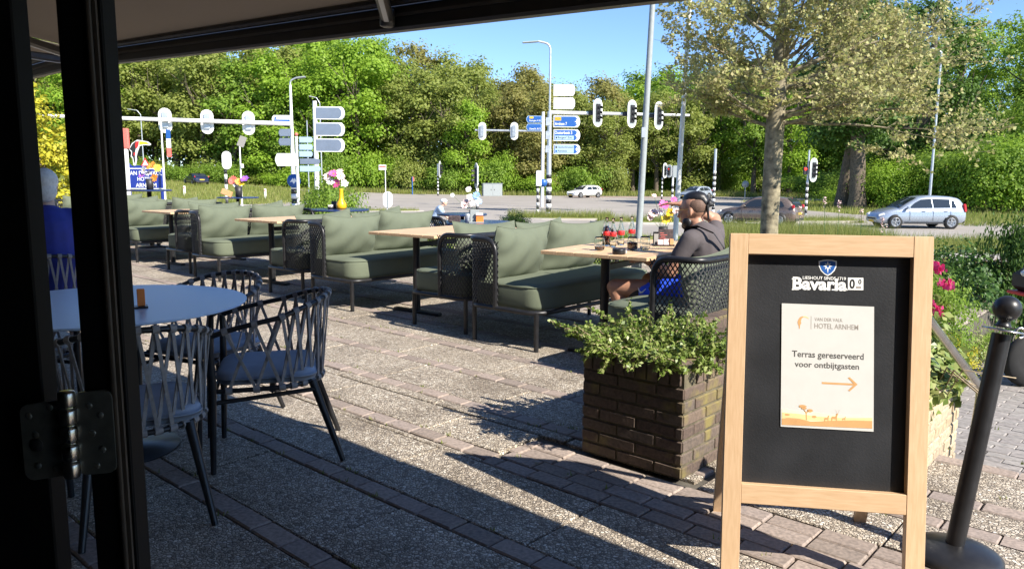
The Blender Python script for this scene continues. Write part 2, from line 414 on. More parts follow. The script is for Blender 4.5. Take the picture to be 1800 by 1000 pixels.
marks = [((-16, 89.5), (22, 88.0), .35), ((-14, 77.5), (2, 76.5), .3), ((5, 76.3), (20, 75.2), .3), ((-12.5, 58), (-2, 57.2), .3), ((3, 56.8), (18, 55.6), .3),
         ((-11, 50), (-4, 48.5), .22), ((4, 46.6), (12, 45.8), .25), ((140, 38.0), (42, 39.2), .16), ((140, 31.2), (22, 32.4), .16), ((24, 42.0), (14, 47.5), .3)]
for k in range(9): marks.append(((30 + k * 7.0, 35.6), (33 + k * 7.0, 35.55), .14))
for k in range(4): marks.append(((-8 + k * 6.5, 67), (-5 + k * 6.5, 66.7), .2))
marks += [((9, 40.6), (18, 40.0), .2), ((10, 42.4), (19, 41.6), .2)]
for a, b, w in marks: ribbon("road_marking", [a, b], w, "road_paint", 0.030)
# kerbed green islands in the junction
def island(cx, cy, rx, ry, rot=0):
    pts = [(cx + rx * math.cos(t) * math.cos(rot) - ry * math.sin(t) * math.sin(rot), cy + rx * math.cos(t) * math.sin(rot) + ry * math.sin(t) * math.cos(rot)) for t in [2 * math.pi * i / 20 for i in range(20)]]
    z = hgt(cx, cy)
    m = MB(); m.prism(pts, z - .05, z + .13, 'xy'); o = tag(m.build("traffic_island_kerb", MATS["concrete_path"]), kind="structure")
    pts2 = [(cx + (p[0] - cx) * .9, cy + (p[1] - cy) * .85) for p in pts]
    m = MB(); m.prism(pts2, z + .1, z + .155, 'xy'); tag(m.build("traffic_island_grass", MATS["grass_ground"]), kind="structure")
island(2.8, 45.0, 3.4, 1.5, -.05); island(7.0, 41.5, 2.8, 1.2, -.05); island(16.5, 44, 3.6, 1.6, 0.1); island(-9, 52.5, 3.0, 1.1, -.05)

# ================================================================== terrace
TV0, TV1, TUL = -0.4, 11.2, -20.0
terr = MB()
def uvpoly(pts): return [tuple(W(u, v)[:2]) for u, v in pts]
terr.prism(uvpoly([(TUL, .30), (7.0, .30), (7.0, 4.27), (-1.62, 4.27), (-1.62, TV1), (TUL, TV1)]), STREET - .3, -0.022, 'xy')
terrace = tag(terr.build("terrace", MATS["joint_sand"]), kind="structure")
STR_MAIN = [0.42, .96, 1.50, 2.04, 2.70, 3.25, 3.79] + [3.79 + .54 * k for k in range(1, 14)]
STR_RIGHT = [0.42, .96, 1.50, 2.04, 3.39, 3.70, 4.215]
BW, BL = 0.100, 0.208
brick_spec = []
def add_row(v, u0, u1):
    off = RNG.uniform(0, BL); u = u0 - off
    while u < u1:
        a, b = max(u, u0), min(u + BL, u1)
        if b - a > .05: brick_spec.append(((a + b) / 2, v, b - a - .008, RNG.uniform(-.004, .003), RNG.uniform(-.012, .012)))
        u += BL
for v in STR_MAIN: add_row(v, TUL, -1.64 if v > 3.2 else (-2.55 if 2.6 < v < 3.1 else -1.0))
for v in STR_RIGHT: add_row(v, -1.60 if v > 3 else -1.0, 7.0)
for k in range(4): add_row(2.655 + .104 * k, -2.555, 7.0)
# slabs between the strips
slab_spec = []
def add_slabs(va, vb, u0, u1, L=1.02):
    u = u0 - RNG.uniform(0, L)
    while u < u1:
        a, b = max(u, u0), min(u + L, u1)
        if b - a > .06: slab_spec.append(((a + b) / 2, (va + vb) / 2, b - a - .012, vb - va - .014))
        u += L
def fill(strips, u0, u1, v0, v1, hw=BW / 2):
    e = sorted(strips); edges = [v0] + [x for s_ in e for x in (s_ - hw, s_ + hw)] + [v1]
    for i in range(0, len(edges), 2):
        a, b = edges[i], edges[i + 1]
        if b - a > .04:
            yield a, b
for a, b in fill([s_ for s_ in STR_MAIN if s_ > 3.2], TUL, -1.64, 3.10, TV1): add_slabs(a, b, TUL, -2.30 if b < 9.5 and False else -1.64)
for a, b in fill([.42, .96, 1.5, 2.04], TUL, 7, .30, 2.60): add_slabs(a, b, TUL, 7.0)
add_slabs(2.60, 2.65, TUL, -2.56); add_slabs(2.75, 3.095, TUL, -2.56)
add_slabs(3.025, 3.34, -1.60, 7.0); add_slabs(3.44, 3.65, -1.60, 7.0); add_slabs(3.75, 4.165, -1.60, 7.0)
def visible_rank(u, v):
    p = W(u, v); d = p.length
    if p.y < .9: return 1e9
    x = p.x / p.y
    if abs(x) > .72: return 1e9
    return d
def piece_mesh(name, lx, ly, lz, mat, bev):
    m = MB(); m.box((0, 0, -lz / 2), (lx, ly, lz), bev=bev); return m.mesh(name, MATS[mat])
unit_brick = piece_mesh("brick", 1, 1, .05, "paving_brick", 0)
def lay(spec, name, mat, wid, n_obj, dz, bev):
    spec = sorted(spec, key=lambda s_: visible_rank(s_[0], s_[1])); shared = {}
    stuff = MB()
    for i, s_ in enumerate(spec):
        u, v, L = s_[:3]; w = wid if wid else s_[3]; z = s_[3] if wid else RNG.uniform(-.004, .002); rz = s_[4] if wid else RNG.uniform(-.003, .003)
        if wid is None: z += 0
        p = W(u, v, dz + z)
        if i < n_obj and visible_rank(u, v) < 1e8:
            key = (round(L, 2), round(w, 2))
            if key not in shared: shared[key] = piece_mesh(name, L, w, .045, mat, bev)
            link(name, shared[key], terrace, p, (RNG.uniform(-.004, .004), RNG.uniform(-.004, .004), TA + rz))
        else:
            stuff.box((p.x, p.y, p.z - .022), (L, w, .045), Euler((0, 0, TA + rz)))
    o = stuff.build(name + "_field", MATS[mat], terrace); tag(o, kind="stuff")
lay(brick_spec, "brick", "paving_brick", BW, 300, 0.002, .006)
lay(slab_spec, "paving_slab", "exposed_aggregate", None, 240, 0.0, .005)
# weeds in the joints
wd = MB(); rr = random.Random(5)
for k in range(260):
    v = rr.choice(STR_MAIN[:9]) + rr.choice((-.056, .056)); p = W(rr.uniform(-8, -.3), v)
    for j in range(5):
        a = rr.uniform(0, 6.28); h_ = rr.uniform(.008, .026); d = Vector((math.cos(a), math.sin(a), 0)) * rr.uniform(.004, .016); q = p + Vector((rr.uniform(-.02, .02), rr.uniform(-.008, .008), 0)); n = Vector((-d.y, d.x, 0)).normalized() * .003
        wd.add([q - n, q + n, q + d + Vector((0, 0, h_))], [(0, 1, 2)])
tag(wd.build("joint_moss", MATS["grass_blade"], fix=False), "small green weeds growing in the paving joints", "weeds", kind="stuff")

# lower paved path on the right
lp = MB(); a, b, c_, d = W(-1.60, 4.29, -.13), W(7, 4.29, -.13), W(9, 16, STREET + .06), W(-.2, 16, STREET + .06)
lp.quad(a, b, c_, d); lower_path = tag(lp.build("lower_path", MATS["joint_sand"], fix=False), kind="structure")
pv = []; N = (b - a).cross(d - a).normalized()
def on_path(s_, t): return a.lerp(b, s_).lerp(d.lerp(c_, s_), t)
def path_z(u, v): return -.13 + (STREET + .06 + .13) * (v - 4.29) / (16 - 4.29)
slope = math.atan2(STREET + .06 + .13, 16 - 4.29)
pm = piece_mesh("paver", .205, .100, .05, "paver_grey", .005); cnt = 0; pst = MB(); cand = []
v = 4.36
row = 0
while v < 9.5:
    u = -1.55 + (.105 if row % 2 else 0)
    while u < 3.4:
        cand.append((u, v)); u += .211
    v += .106; row += 1
cand.sort(key=lambda q: visible_rank(*q))
for q in cand:
    vr = visible_rank(*q); p = W(q[0], q[1], path_z(*q) + .02 + RNG.uniform(-.003, .003))
    R = Euler((0, 0, TA)).to_matrix() @ Euler((slope, 0, 0)).to_matrix()
    px = p.x / max(p.y, .1)
    if vr < 1e8 and .52 < px < .70 and cnt < 290:
        link("paver", pm, lower_path, p, R.to_euler()); cnt += 1
    else:
        pst.box((p.x, p.y, p.z - .024), (.205, .100, .05), R.to_euler())
tag(pst.build("paver_field", MATS["paver_grey"], lower_path), kind="stuff")

# ================================================================== hotel front with the door we look through
bld = empty("hotel_building", W(0, .34), TA, "dark hotel front wall with the folding door the view looks out of", "building")
m = MB(); m.box((4.3, -.11, 1.62), (7.4, .22, 3.24)); m.box((-9.6, -.11, 1.62), (15.5, .22, 3.24)); m.box((-.625, -.11, 2.84), (2.45, .22, .80))
m.build("wall", MATS["facade"], bld)
m = MB(); m.box((-4, -4.2, 3.32), (24.2, 8.6, .16)); m.build("roof", MATS["black_paint"], bld)
m = MB(); m.box((-4, -4.2, -.06), (24, 8.0, .1)); m.build("room_floor", MATS["room_dark"], bld)
m = MB(); m.box((-4, -8.1, 1.62), (24, .2, 3.2)); m.box((-16, -4.2, 1.62), (.2, 7.6, 3.2)); m.box((8, -4.2, 1.62), (.2, 7.6, 3.2)); m.build("room_wall", MATS["room_dark"], bld)

# door leaves seen edge-on at the left (bifold door)
dr = empty("folding_door", at(131, 500, .86) * Vector((1, 1, 0)), 0, "black framed folding door standing open at the left edge of the view", "door")
xg = at(80, 500, .86).x - dr.location.x; xr = at(231, 500, .86).x - dr.location.x
m = MB(); m.box(((xr + .016) / 2, -.010, 1.2), (xr - .016, .03, 2.4), bev=.003); m.build("stile", MATS["dark_frame"], dr)
m = MB(); m.box((xg - .14, -.006, 1.2), (.28, .03, 2.4), bev=.003); m.build("stile", MATS["dark_frame"], dr)
m = MB(); m.tube([(xr * .80, -.026, 0.02), (xr * .80, -.026, 2.38)], .0045, 8); m.build("seal", MATS["frame_gasket"], dr)
m = MB(); m.box((xr * .90, -.026, 1.2), (.004, .006, 2.36)); m.build("glazing_bead", MATS["frame_gasket"], dr)
hz = at(120, 745, .86).z; hx = at(126, 745, .83).x - dr.location.x; hy0 = -.026
hg = MB()
def leaf(x0, x1, z0, z1, sk, y):
    P = []
    for cx_, cz_, a0 in ((x1 - .010, z1 - .010, 0), (x0 + .010, z1 - .010, 90), (x0 + .010, z0 + .010, 180), (x1 - .010, z0 + .010, 270)):
        for i in range(5):
            t = math.radians(a0 + 22.5 * i); P.append((cx_ + .010 * math.cos(t), cz_ + .010 * math.sin(t) + sk * (cx_ - hx)))
    hg.prism(P, y + hy0, y + hy0 - .004)
leaf(hx - .056, hx - .004, hz - .048, hz + .040, .16, -.002); leaf(hx + .004, hx + .048, hz - .050, hz + .046, .10, -.002)
hinge = hg.build("hinge", MATS["hinge_steel"], dr)
m = MB()
for i in range(5): m.lathe([(.0005, 0), (.008, .0005), (.0088, .002), (.0088, .016), (.008, .0175), (.0005, .018)], (hx, -.010 + hy0, hz - .05 + i * .0205), 16)
m.build("hinge_barrel", MATS["steel"], hinge)
m = MB()
for (sx, sz) in ((-.046, .024), (-.040, .002) , (-.040, -.034), (-.022, .032), (-.020, -.040), (.022, .030), (.034, .018), (.024, -.002), (.034, -.022), (.026, -.040)):
    m.lathe([(.0005, -.0012), (.0032, -.001), (.0040, 0), (.0040, .0005)], (hx + sx, -.0062 + hy0, hz + sz + .1 * sx), 10, 'y')
m.build("screw", MATS["hinge_steel"], hinge)
m = MB(); m.lathe([(.0005, -.0008), (.0075, -.0006), (.0078, 0)], (hx - .040, -.0064 + hy0, hz - .014), 18, 'y'); m.build("bolt_hole", MATS["black_paint"], hinge)

# ================================================================== awnings
def awning(name, u0, u1, vb, zb0, zb1, label, arms):
    o = empty(name, (0, 0, 0), 0, label, "awning")
    def zb(u): return zb0 + (zb1 - zb0) * (u - u0) / (u1 - u0)
    A, B = W(u0, vb, zb(u0)), W(u1, vb, zb(u1))
    rot = (B - A).to_track_quat('X', 'Z').to_euler()
    Ln = (B - A).length; C = (A + B) / 2
    m = MB(); m.box(C + Vector((0, 0, .055)), (Ln, .07, .11), rot, bev=.012); m.build("front_bar", MATS["awning_metal"], o)
    nv = Vector((-UY, UX, 0)) * .038
    m = MB(); m.box(C - nv + Vector((0, 0, .062)), (Ln - .02, .010, .012), rot); m.build("bar_groove", MATS["awning_arm"], o)
    m = MB(); m.box(C - nv * 1.5 + Vector((0, 0, .118)), (Ln - .01, .05, .035), rot, bev=.01); m.build("front_roller", MATS["awning_metal"], o)
    m = MB(); P0, P1 = [], []
    n = 14
    for j in range(n + 1):
        t = j / n; v = vb - .05 - (vb - .05 - .40) * t; sag = -.05 * math.sin(math.pi * t)
        P0.append(W(u0 + .04, v, zb(u0) + .125 + (2.72 - zb(u0) - .125) * t + sag)); P1.append(W(u1 - .04, v, zb(u1) + .125 + (2.72 - zb(u1) - .125) * t + sag))
    m.strip(P0, P1); m.strip([p + Vector((0, 0, .004)) for p in P1], [p + Vector((0, 0, .004)) for p in P0]); m.build("fabric", MATS["awning_fabric"], o, fix=False)
    m = MB(); m.box((W(u0, .42, 2.78) + W(u1, .42, 2.78)) / 2, (u1 - u0, .16, .14), Euler((0, 0, TA)), bev=.02); m.build("cassette", MATS["awning_metal"], o)
    for (ub, ue) in arms:
        p0 = W(ub, vb - .06, zb(ub) + .05); p1 = W(ue, .75, 2.42)
        m = MB(); dd = p1 - p0; m.box((p0 + p1) / 2, (dd.length, .05, .055), dd.to_track_quat('X', 'Z').to_euler(), bev=.012)
        m.lathe([(.02, -.04), (.034, -.034), (.034, .034), (.02, .04)], p0, 12); arm = m.build("arm", MATS["awning_arm"], o)
        m = MB(); m.box((p0 + p1) / 2 - Vector((0, 0, .029)), (dd.length * .96, .02, .006), dd.to_track_quat('X', 'Z').to_euler()); m.build("arm_edge", MATS["galvanised"], arm)
    return o
def bar_point(px, py, vb):
    r = ray(px, py); vv = -r[0] * UY + r[1] * UX; t = vb / vv; p = Vector((r[0] * t, r[1] * t, EYE + r[2] * t))
    return p.x * UX + p.y * UY, p.z
VB = 2.28
(ua, za), (ub_, zb_) = bar_point(210, 112, VB), bar_point(1180, 2, VB)
uL = bar_point(150, 118, VB)[0]; uR = 4.0
zs = (zb_ - za) / (ub_ - ua)
uarm, zarm = bar_point(700, 50, VB)
awning("awning", uL, uR, VB, za + zs * (uL - ua), za + zs * (uR - ua), "dark awning with beige fabric stretched out overhead across the top", [(uarm, uarm + 1.5), (uL + .12, uL + .9)])
u2, z2 = bar_point(80, 133, VB + .05)
awning("awning", u2 - 4.5, uL - .12, VB + .05, z2, z2, "second dark awning lower behind the door at the far left", [(uL - .3, uL - .9)])
# ================================================================== planters
def planter(name, u0, u1, v0, v1, z0, H, label, bmat, cap_h, bl, bh, faces, wall=.11, soil=True, copmat=None):
    o = empty(name, W((u0 + u1) / 2, (v0 + v1) / 2, z0), TA, label, "planter")
    hx, hy = (u1 - u0) / 2, (v1 - v0) / 2; e = .007
    m = MB()
    Hc = H - .012
    m.box((-hx + wall / 2 + e / 2, 0, Hc / 2), (wall - e, 2 * hy - 2 * e, Hc)); m.box((hx - wall / 2 - e / 2, 0, Hc / 2), (wall - e, 2 * hy - 2 * e, Hc))
    m.box((0, -hy + wall / 2 + e / 2, Hc / 2 - .001), (2 * hx - 2 * wall, wall - e, Hc - .002)); m.box((0, hy - wall / 2 - e / 2, Hc / 2 - .001), (2 * hx - 2 * wall, wall - e, Hc - .002))
    core = m.build("mortar_core", MATS["mortar_dark" if soil and z0 == 0 else "mortar"], o)
    if soil:
        m = MB(); n = 10; pts = [[(-hx + wall + (2 * hx - 2 * wall) * i / n, -hy + wall + (2 * hy - 2 * wall) * j / n, H - .07 + RNG.uniform(-.018, .018)) for i in range(n + 1)] for j in range(n + 1)]
        for j in range(n): m.strip(pts[j], pts[j + 1])
        m.build("soil", MATS["soil"], o, fix=False)
    meshes = {}
    def put(name_, dims, mat, loc, rot=(0, 0, 0)):
        k = (name_, tuple(round(d, 3) for d in dims))
        if k not in meshes:
            mm = MB(); mm.box((0, 0, 0), dims, bev=.005); meshes[k] = mm.mesh("brick", MATS[mat])
        q = RNG.uniform(-.002, .002)
        link("brick", meshes[k], o, loc, (rot[0] + RNG.uniform(-.008, .008), rot[1] + RNG.uniform(-.008, .008), rot[2]))
    nc = int(round((H - cap_h) / bh)); cop = copmat or bmat
    for face in faces:
        ln = 2 * hx if face in 'FB' else 2 * hy
        if face == 'R' and len(face) == 1: pass
        for r_ in range(nc):
            s_ = -ln / 2; first = bl if r_ % 2 == 0 else bl / 2; k = 0
            while s_ < ln / 2 - .02:
                L = min(first if k == 0 else bl, ln / 2 - s_); c0 = s_ + L / 2; z = bh * (r_ + .5); pr_ = RNG.uniform(-.0025, .0025)
                d = (L - .010, .05, bh - .010)
                if L > .03:
                    if face == 'F': put("f", d, bmat, (c0, -hy + .025 + pr_, z))
                    if face == 'R': put("f", d, bmat, (hx - .025 + pr_, c0, z), (0, 0, math.pi / 2))
                    if face == 'L': put("f", d, bmat, (-hx + .025 + pr_, c0, z), (0, 0, math.pi / 2))
                s_ += L; k += 1
        # upright coping course, one brick deep over the wall
        s_ = -ln / 2 + (0 if face == 'F' else wall); step = .0625
        while s_ < ln / 2 - .03:
            c0 = s_ + step / 2; z = H - cap_h / 2 + RNG.uniform(-.002, .002); d = (step - .009, wall + .004, cap_h - .006)
            if face == 'F': put("c", d, cop, (c0, -hy + wall / 2, z))
            if face == 'R': put("c", d, cop, (hx - wall / 2, c0, z), (0, 0, math.pi / 2))
            if face == 'L': put("c", d, cop, (-hx + wall / 2, c0, z), (0, 0, math.pi / 2))
            s_ += step
    return o
PU0, PU1, PV0, PV1, PH = -2.27, -1.69, 3.06, 5.0, .55
pl1 = planter("brick_planter", PU0, PU1, PV0, PV1, 0, PH, "dark brown brick planter with a green shrub beside the wooden board", "planter_brick", .112, .215, .0626, "FRL")
m = MB(); m.box((.297, -.30, .17), (.006, .10, .13)); vent = m.build("vent_grille", MATS["galvanised"], pl1)
m = MB()
for k in range(6): m.box((.3015, -.335 + k * .014, .17), (.004, .006, .10))
m.build("vent_slot", MATS["black_paint"], vent)
pl2 = planter("brick_planter", -1.55, -.89, 3.92, 4.62, -.14, .50, "yellow brick planter overgrown with ivy beside the steel handrail", "yellow_brick", .0, .215, .0625, "R")
# handrail
hr = empty("handrail", (2.40, 3.86, -.13), 0, "brushed steel handrail bending down beside the ivy planter", "handrail")
b0 = Vector((0, 0, 0)); b1 = at(1704, 682, 3.86) - Vector((2.40, 3.86, -.13)); b2 = at(1636, 572, 3.25) - Vector((2.40, 3.86, -.13)); b3 = b2 + (b2 - b1) * .22
b1.x = .03
m = MB(); m.tube(arc_fillet([b0, b1, b3], .07), .019, 12); m.build("rail", MATS["steel"], hr)
m = MB(); m.tube([b3 * 1.0, Vector((b3.x, b3.y, .13))], .017, 10); m.build("post", MATS["steel"], hr)
m = MB(); m.lathe([(.045, 0), (.045, .008), (.02, .01)], (0, 0, 0), 16); m.build("foot_plate", MATS["steel"], hr)

# rope barrier post
sp = empty("barrier_post", (1.655, 2.70, .003), 0, "leaning black barrier post with ball top on a round base", "barrier post")
top = Vector((1.805, 2.76, .93)) - Vector(sp.location); ax = top.normalized()
m = MB(); m.lathe([(.002, .052), (.05, .05), (.10, .042), (.145, .026), (.163, .012), (.165, 0), (.002, 0)], (0, 0, 0), 40); m.build("base", MATS["black_metal"], sp)
m = MB(); m.tube([Vector((0, 0, .03)), top * .90], .032, 20); m.build("tube", MATS["black_metal"], sp)
q = Vector((0, 0, 1)).rotation_difference(ax).to_euler()
m = MB(); m.lathe([(.032, -.07), (.024, -.06), (.019, -.045), (.024, -.035), (.047 * math.sin(.55), -.047 * math.cos(.55))] + [(.047 * math.sin(t), -.047 * math.cos(t)) for t in [.55 + .2 * i for i in range(1, 13)]] + [(.001, .047)], (0, 0, 0), 24); m.build("ball", MATS["black_metal"], sp, top, q)
m = MB(); m.lathe([(.036, -.004), (.066, -.003), (.068, 0), (.066, .003), (.036, .004)], (0, 0, 0), 30); rg = m.build("ring", MATS["steel"], sp, top * .915, q)
m = MB(); m.tube([(.067 + .018 * math.sin(t), 0, .0 + .018 * (1 - math.cos(t)) - .018) for t in [i * .4 for i in range(14)]], .005, 8); m.build("hook", MATS["steel"], rg)

# ================================================================== lounge sofas
plain("cushion_green", (.118, .138, .094), .92, var=.06, scale=7, bump=.22, bscale=700)
plain("rope_dark", (.035, .036, .036), .7, var=.25, scale=40)
SL, SD = 1.76, .80
SEATZ = .315
def pillow(w, h, t, nx=30, ny=20, rs=1):
    rnd = random.Random(rs); V = []; Q = []
    for side in (1, -1):
        for j in range(ny + 1):
            for i in range(nx + 1):
                a, b = 2 * i / nx - 1, 2 * j / ny - 1
                th = t / 2 * max(0, (1 - abs(a) ** 2.6)) ** .6 * max(0, (1 - abs(b) ** 2.4)) ** .6
                x = a * w / 2 * (1 - .05 * (1 - b * b)); z = b * h / 2 * (1 - .075 * (1 - a * a))
                wr = .006 * math.sin(9 * a + 5 * b + rs) * (1 - abs(a)) + .007 * math.sin(11 * b * a + 7 * a + rs) + .006 * math.exp(-8 * (b + 1)) * math.sin(38 * a + rs)
                z += -.018 * (1 - a * a) * max(0, b)
                V.append((x, side * (th + wr * (th > .02)), z))
    n = (nx + 1) * (ny + 1)
    for s_ in range(2):
        for j in range(ny):
            for i in range(nx):
                k = s_ * n + j * (nx + 1) + i; q = (k, k + 1, k + nx + 2, k + nx + 1)
                Q.append(q if s_ else q[::-1])
    return V, Q
def seat_cushion(hx, hy, z0, z1, r):
    lv = [(-.03, z0), (-.006, z0 + .012), (0, z0 + .04), (0, z1 - .045), (-.008, z1 - .018), (-.03, z1 - .003), (-.10, z1 + .006)]
    m = MB(); rings = [rect_path(hx + d, hy + d, max(r + d, .02), z, 6) for d, z in lv]; n = len(rings[0])
    vs = [p for q in rings for p in q]; fs = []
    for l in range(len(rings) - 1):
        for i in range(n): j = (i + 1) % n; fs.append((l * n + i, l * n + j, (l + 1) * n + j, (l + 1) * n + i))
    m.add(vs, fs, True); m.add(rings[-1] + [(0, 0, z1 + .008)], [(i, (i + 1) % n, n) for i in range(n)], True); m.add(rings[0], [tuple(range(n))])
    return m
def lattice(pathf, L, z0, z1, cw, ch, wd):
    """expanded rope mesh: diamonds along a bent panel"""
    m = MB(); nu = int(L / cw); nv = int((z1 - z0) / ch)
    def P(i, j): p, nrm = pathf(min(max(i / nu, 0), 1)); return Vector((p[0], p[1], z0 + (z1 - z0) * j / nv)), nrm
    for j in range(nv):
        for i in range(nu):
            a, b = (i, i + .5) if j % 2 == 0 else (i + .5, i)
            for (s_, e) in (((i + (.5 if j % 2 else 0)), i + (0 if j % 2 else .5)), ((i + (.5 if j % 2 else 1)), i + (1 if j % 2 else .5))):
                p, nrm = P(s_, j); q, _ = P(e, j + 1); d = (q - p); t = Vector((d.y * nrm.z - d.z * nrm.y, d.z * nrm.x - d.x * nrm.z, d.x * nrm.y - d.y * nrm.x)).normalized() * wd / 2
                k = nrm * .0022
                m.add([p - t + k, p + t + k, q + t + k, q - t + k, p - t - k, p + t - k, q + t - k, q - t - k], [(0, 1, 2, 3), (7, 6, 5, 4), (1, 5, 6, 2), (0, 3, 7, 4)])
    return m
def make_sofa():
    o = empty("lounge_sofa")
    m = MB(); m.tube(rect_path(SL / 2 - .01, SD / 2 - .01, .16, SEATZ, 7), .019, 10, closed=True); m.tube([(-.5, -SD / 2 + .02, SEATZ), (-.5, SD / 2 - .02, SEATZ)], .014, 6); m.tube([(.5, -SD / 2 + .02, SEATZ), (.5, SD / 2 - .02, SEATZ)], .014, 6)
    m.build("seat_frame", MATS["black_metal"], o)
    for sx in (-1, 1):
        for sy in (-1, 1):
            m = MB(); m.tube([(sx * (SL / 2 - .055), sy * .345, 0), (sx * (SL / 2 - .055), sy * .345, SEATZ + .005)], .020, 10); m.build("leg", MATS["black_metal"], o)
    hx, yb, yf, zt = SL / 2 - .01, -SD / 2 + .01, -.06, .875
    top = arc_fillet([(-hx, yf, SEATZ), (-hx, yf, zt), (-hx, yb, zt), (hx, yb, zt), (hx, yf, zt), (hx, yf, SEATZ)], .13, 7)
    m = MB(); m.tube(top, .021, 10); m.build("back_rail", MATS["black_metal"], o)
    pts = arc_fillet([(-hx, yf + .03, 0), (-hx, yb, 0), (hx, yb, 0), (hx, yf + .03, 0)], .13, 6)
    cum = [0]
    for i in range(1, len(pts)): cum.append(cum[-1] + (pts[i] - pts[i - 1]).length)
    def pf(t):
        s_ = t * cum[-1]; k = 0
        while k < len(cum) - 2 and cum[k + 1] < s_: k += 1
        f_ = (s_ - cum[k]) / max(1e-6, cum[k + 1] - cum[k]); p = pts[k].lerp(pts[k + 1], f_); d = (pts[k + 1] - pts[k]).normalized(); return p, Vector((d.y, -d.x, 0))
    lattice(pf, cum[-1], SEATZ + .01, zt - .01, .034, .024, .0075).build("mesh_panel", MATS["rope_dark"], o, fix=False)
    seat_cushion(SL / 2 - .035, SD / 2 - .02, SEATZ + .012, .53, .15).build("seat_cushion", MATS["cushion_green"], o)
    for k, sx in enumerate((-1, 1)):
        V, Q = pillow(.78, .50, .25, rs=3 + k * 2); me = fast("back_cushion", V, Q, MATS["cushion_green"], True)
        bc = link("back_cushion", me, o, (sx * .385 + .03, -.215 + .02 * k, .735), (-.26 + .03 * k, .03 * (k * 2 - 1), .02 * sx))
        E_ = []
        for i in range(60):
            t = i / 60 * 4; q = int(t); f_ = t - q; a, b = [(-1 + 2 * f_, -1), (1, -1 + 2 * f_), (1 - 2 * f_, 1), (-1, 1 - 2 * f_)][q]
            E_.append((a * .39 * (1 - .05 * (1 - b * b)), 0, b * .25 * (1 - .075 * (1 - a * a)) - .018 * (1 - a * a) * max(0, b)))
        m = MB(); m.tube(E_, .0045, 5, closed=True); m.build("piping", MATS["cushion_green"], bc)
    m = MB(); m.tube(rect_path(SL / 2 - .037, SD / 2 - .022, .15, .512, 6), .004, 5, closed=True); m.build("seat_piping", MATS["cushion_green"], o)
    return o
sofa0 = make_sofa(); first = [True]
def sofa(u, v, facing, label, group=None, dr=0):
    o = sofa0 if first[0] else copy_tree(sofa0); first[0] = False
    o.location = W(u, v); o.rotation_euler = (0, 0, TA - math.pi / 2 if facing > 0 else TA + math.pi / 2)
    o.rotation_euler.z += dr
    jr = random.Random(int(u * 100))
    for ch in o.children:
        if ch.name.startswith('back_cushion'):
            ch.location = Vector(ch.location) + Vector((jr.uniform(-.04, .04), jr.uniform(-.02, .03), jr.uniform(-.02, .015))); ch.rotation_euler.x += jr.uniform(-.09, .07); ch.rotation_euler.y += jr.uniform(-.07, .07); ch.rotation_euler.z += jr.uniform(-.09, .09)
    tag(o, label, "sofa", group or "green cushioned sofas along the terrace"); return o
HALF = SL / 2
# pairs standing back to back: u of the front legs measured in the photograph
sofa(-3.87 - .345, 4.59 + HALF - .055, 1, "nearest green sofa, facing the table with the bottles")
sofa(-5.47 + .345, 4.70 + HALF - .055, -1, "green sofa standing back to back with the nearest sofa")
sofa(-6.43 - .345, 4.68 + HALF - .055, 1, "green sofa facing the second table from the front", dr=.01)
sofa(-8.19 + .345, 4.80 + HALF - .055, -1, "green sofa back to back with the one at the second table")
sofa(-9.45 - .345, 4.82 + HALF - .055, 1, "green sofa facing the third wooden table in the row", dr=-.01)
sofa(-11.2 + .345, 4.93 + HALF - .055, -1, "green sofa back to back with the one at the third table")
sofa(-12.47 - .345, 5.0 + HALF - .055, 1, "green sofa in front of the blue hotel sign, facing right")
sofa(-14.2 + .345, 5.05 + HALF - .055, -1, "green sofa back to back with the one before the hotel sign")
sofa(-15.5 - .345, 5.05 + HALF - .055, 1, "farthest green sofa, seen through the gap in the door")
man_sofa = sofa(-2.70, 4.30 + HALF, -1, "green sofa the man in blue shorts sits on")
for ch in man_sofa.children:
    if ch.name.startswith("back_cushion"): ch.location.z -= .075; ch.location.y -= .02

def make_table():
    o = empty("terrace_table")
    for k in range(6):
        m = MB(); m.box((-.375 + k * .15, 0, .808), (.1475, 1.50, .028), bev=.003); m.build("top_plank", MATS["table_wood"], o)
    for sy in (-.52, .52):
        m = MB(); m.tube([(0, sy, .03), (0, sy, .79)], .036, 14); m.build("leg", MATS["black_metal"], o)
        m = MB(); m.box((0, sy, .018), (.62, .07, .03), bev=.008); m.build("foot", MATS["black_metal"], o)
    m = MB(); m.box((0, 0, .70), (.035, 1.04, .05), bev=.004); m.build("stretcher", MATS["black_metal"], o)
    return o
tab0 = make_table()
TABZ = .822
tabs = []
for i, (u, v, dr_, lab) in enumerate([(-3.47, 5.37, .13, "nearest wooden terrace table holding bottles, glasses and flowers"), (-5.95, 5.62, .10, "second wooden terrace table from the front, between two sofas"),
                        (-8.9, 5.75, .08, "third wooden terrace table in the row between sofas"), (-11.85, 5.8, .05, "fourth wooden table, before the blue hotel sign"), (-14.85, 5.85, 0, "farthest wooden table, seen through the door gap")]):
    o = tab0 if i == 0 else copy_tree(tab0)
    o.location = W(u, v); o.rotation_euler = (0, 0, TA + dr_); tag(o, lab, "table", "wooden tables between the sofas"); tabs.append(o)

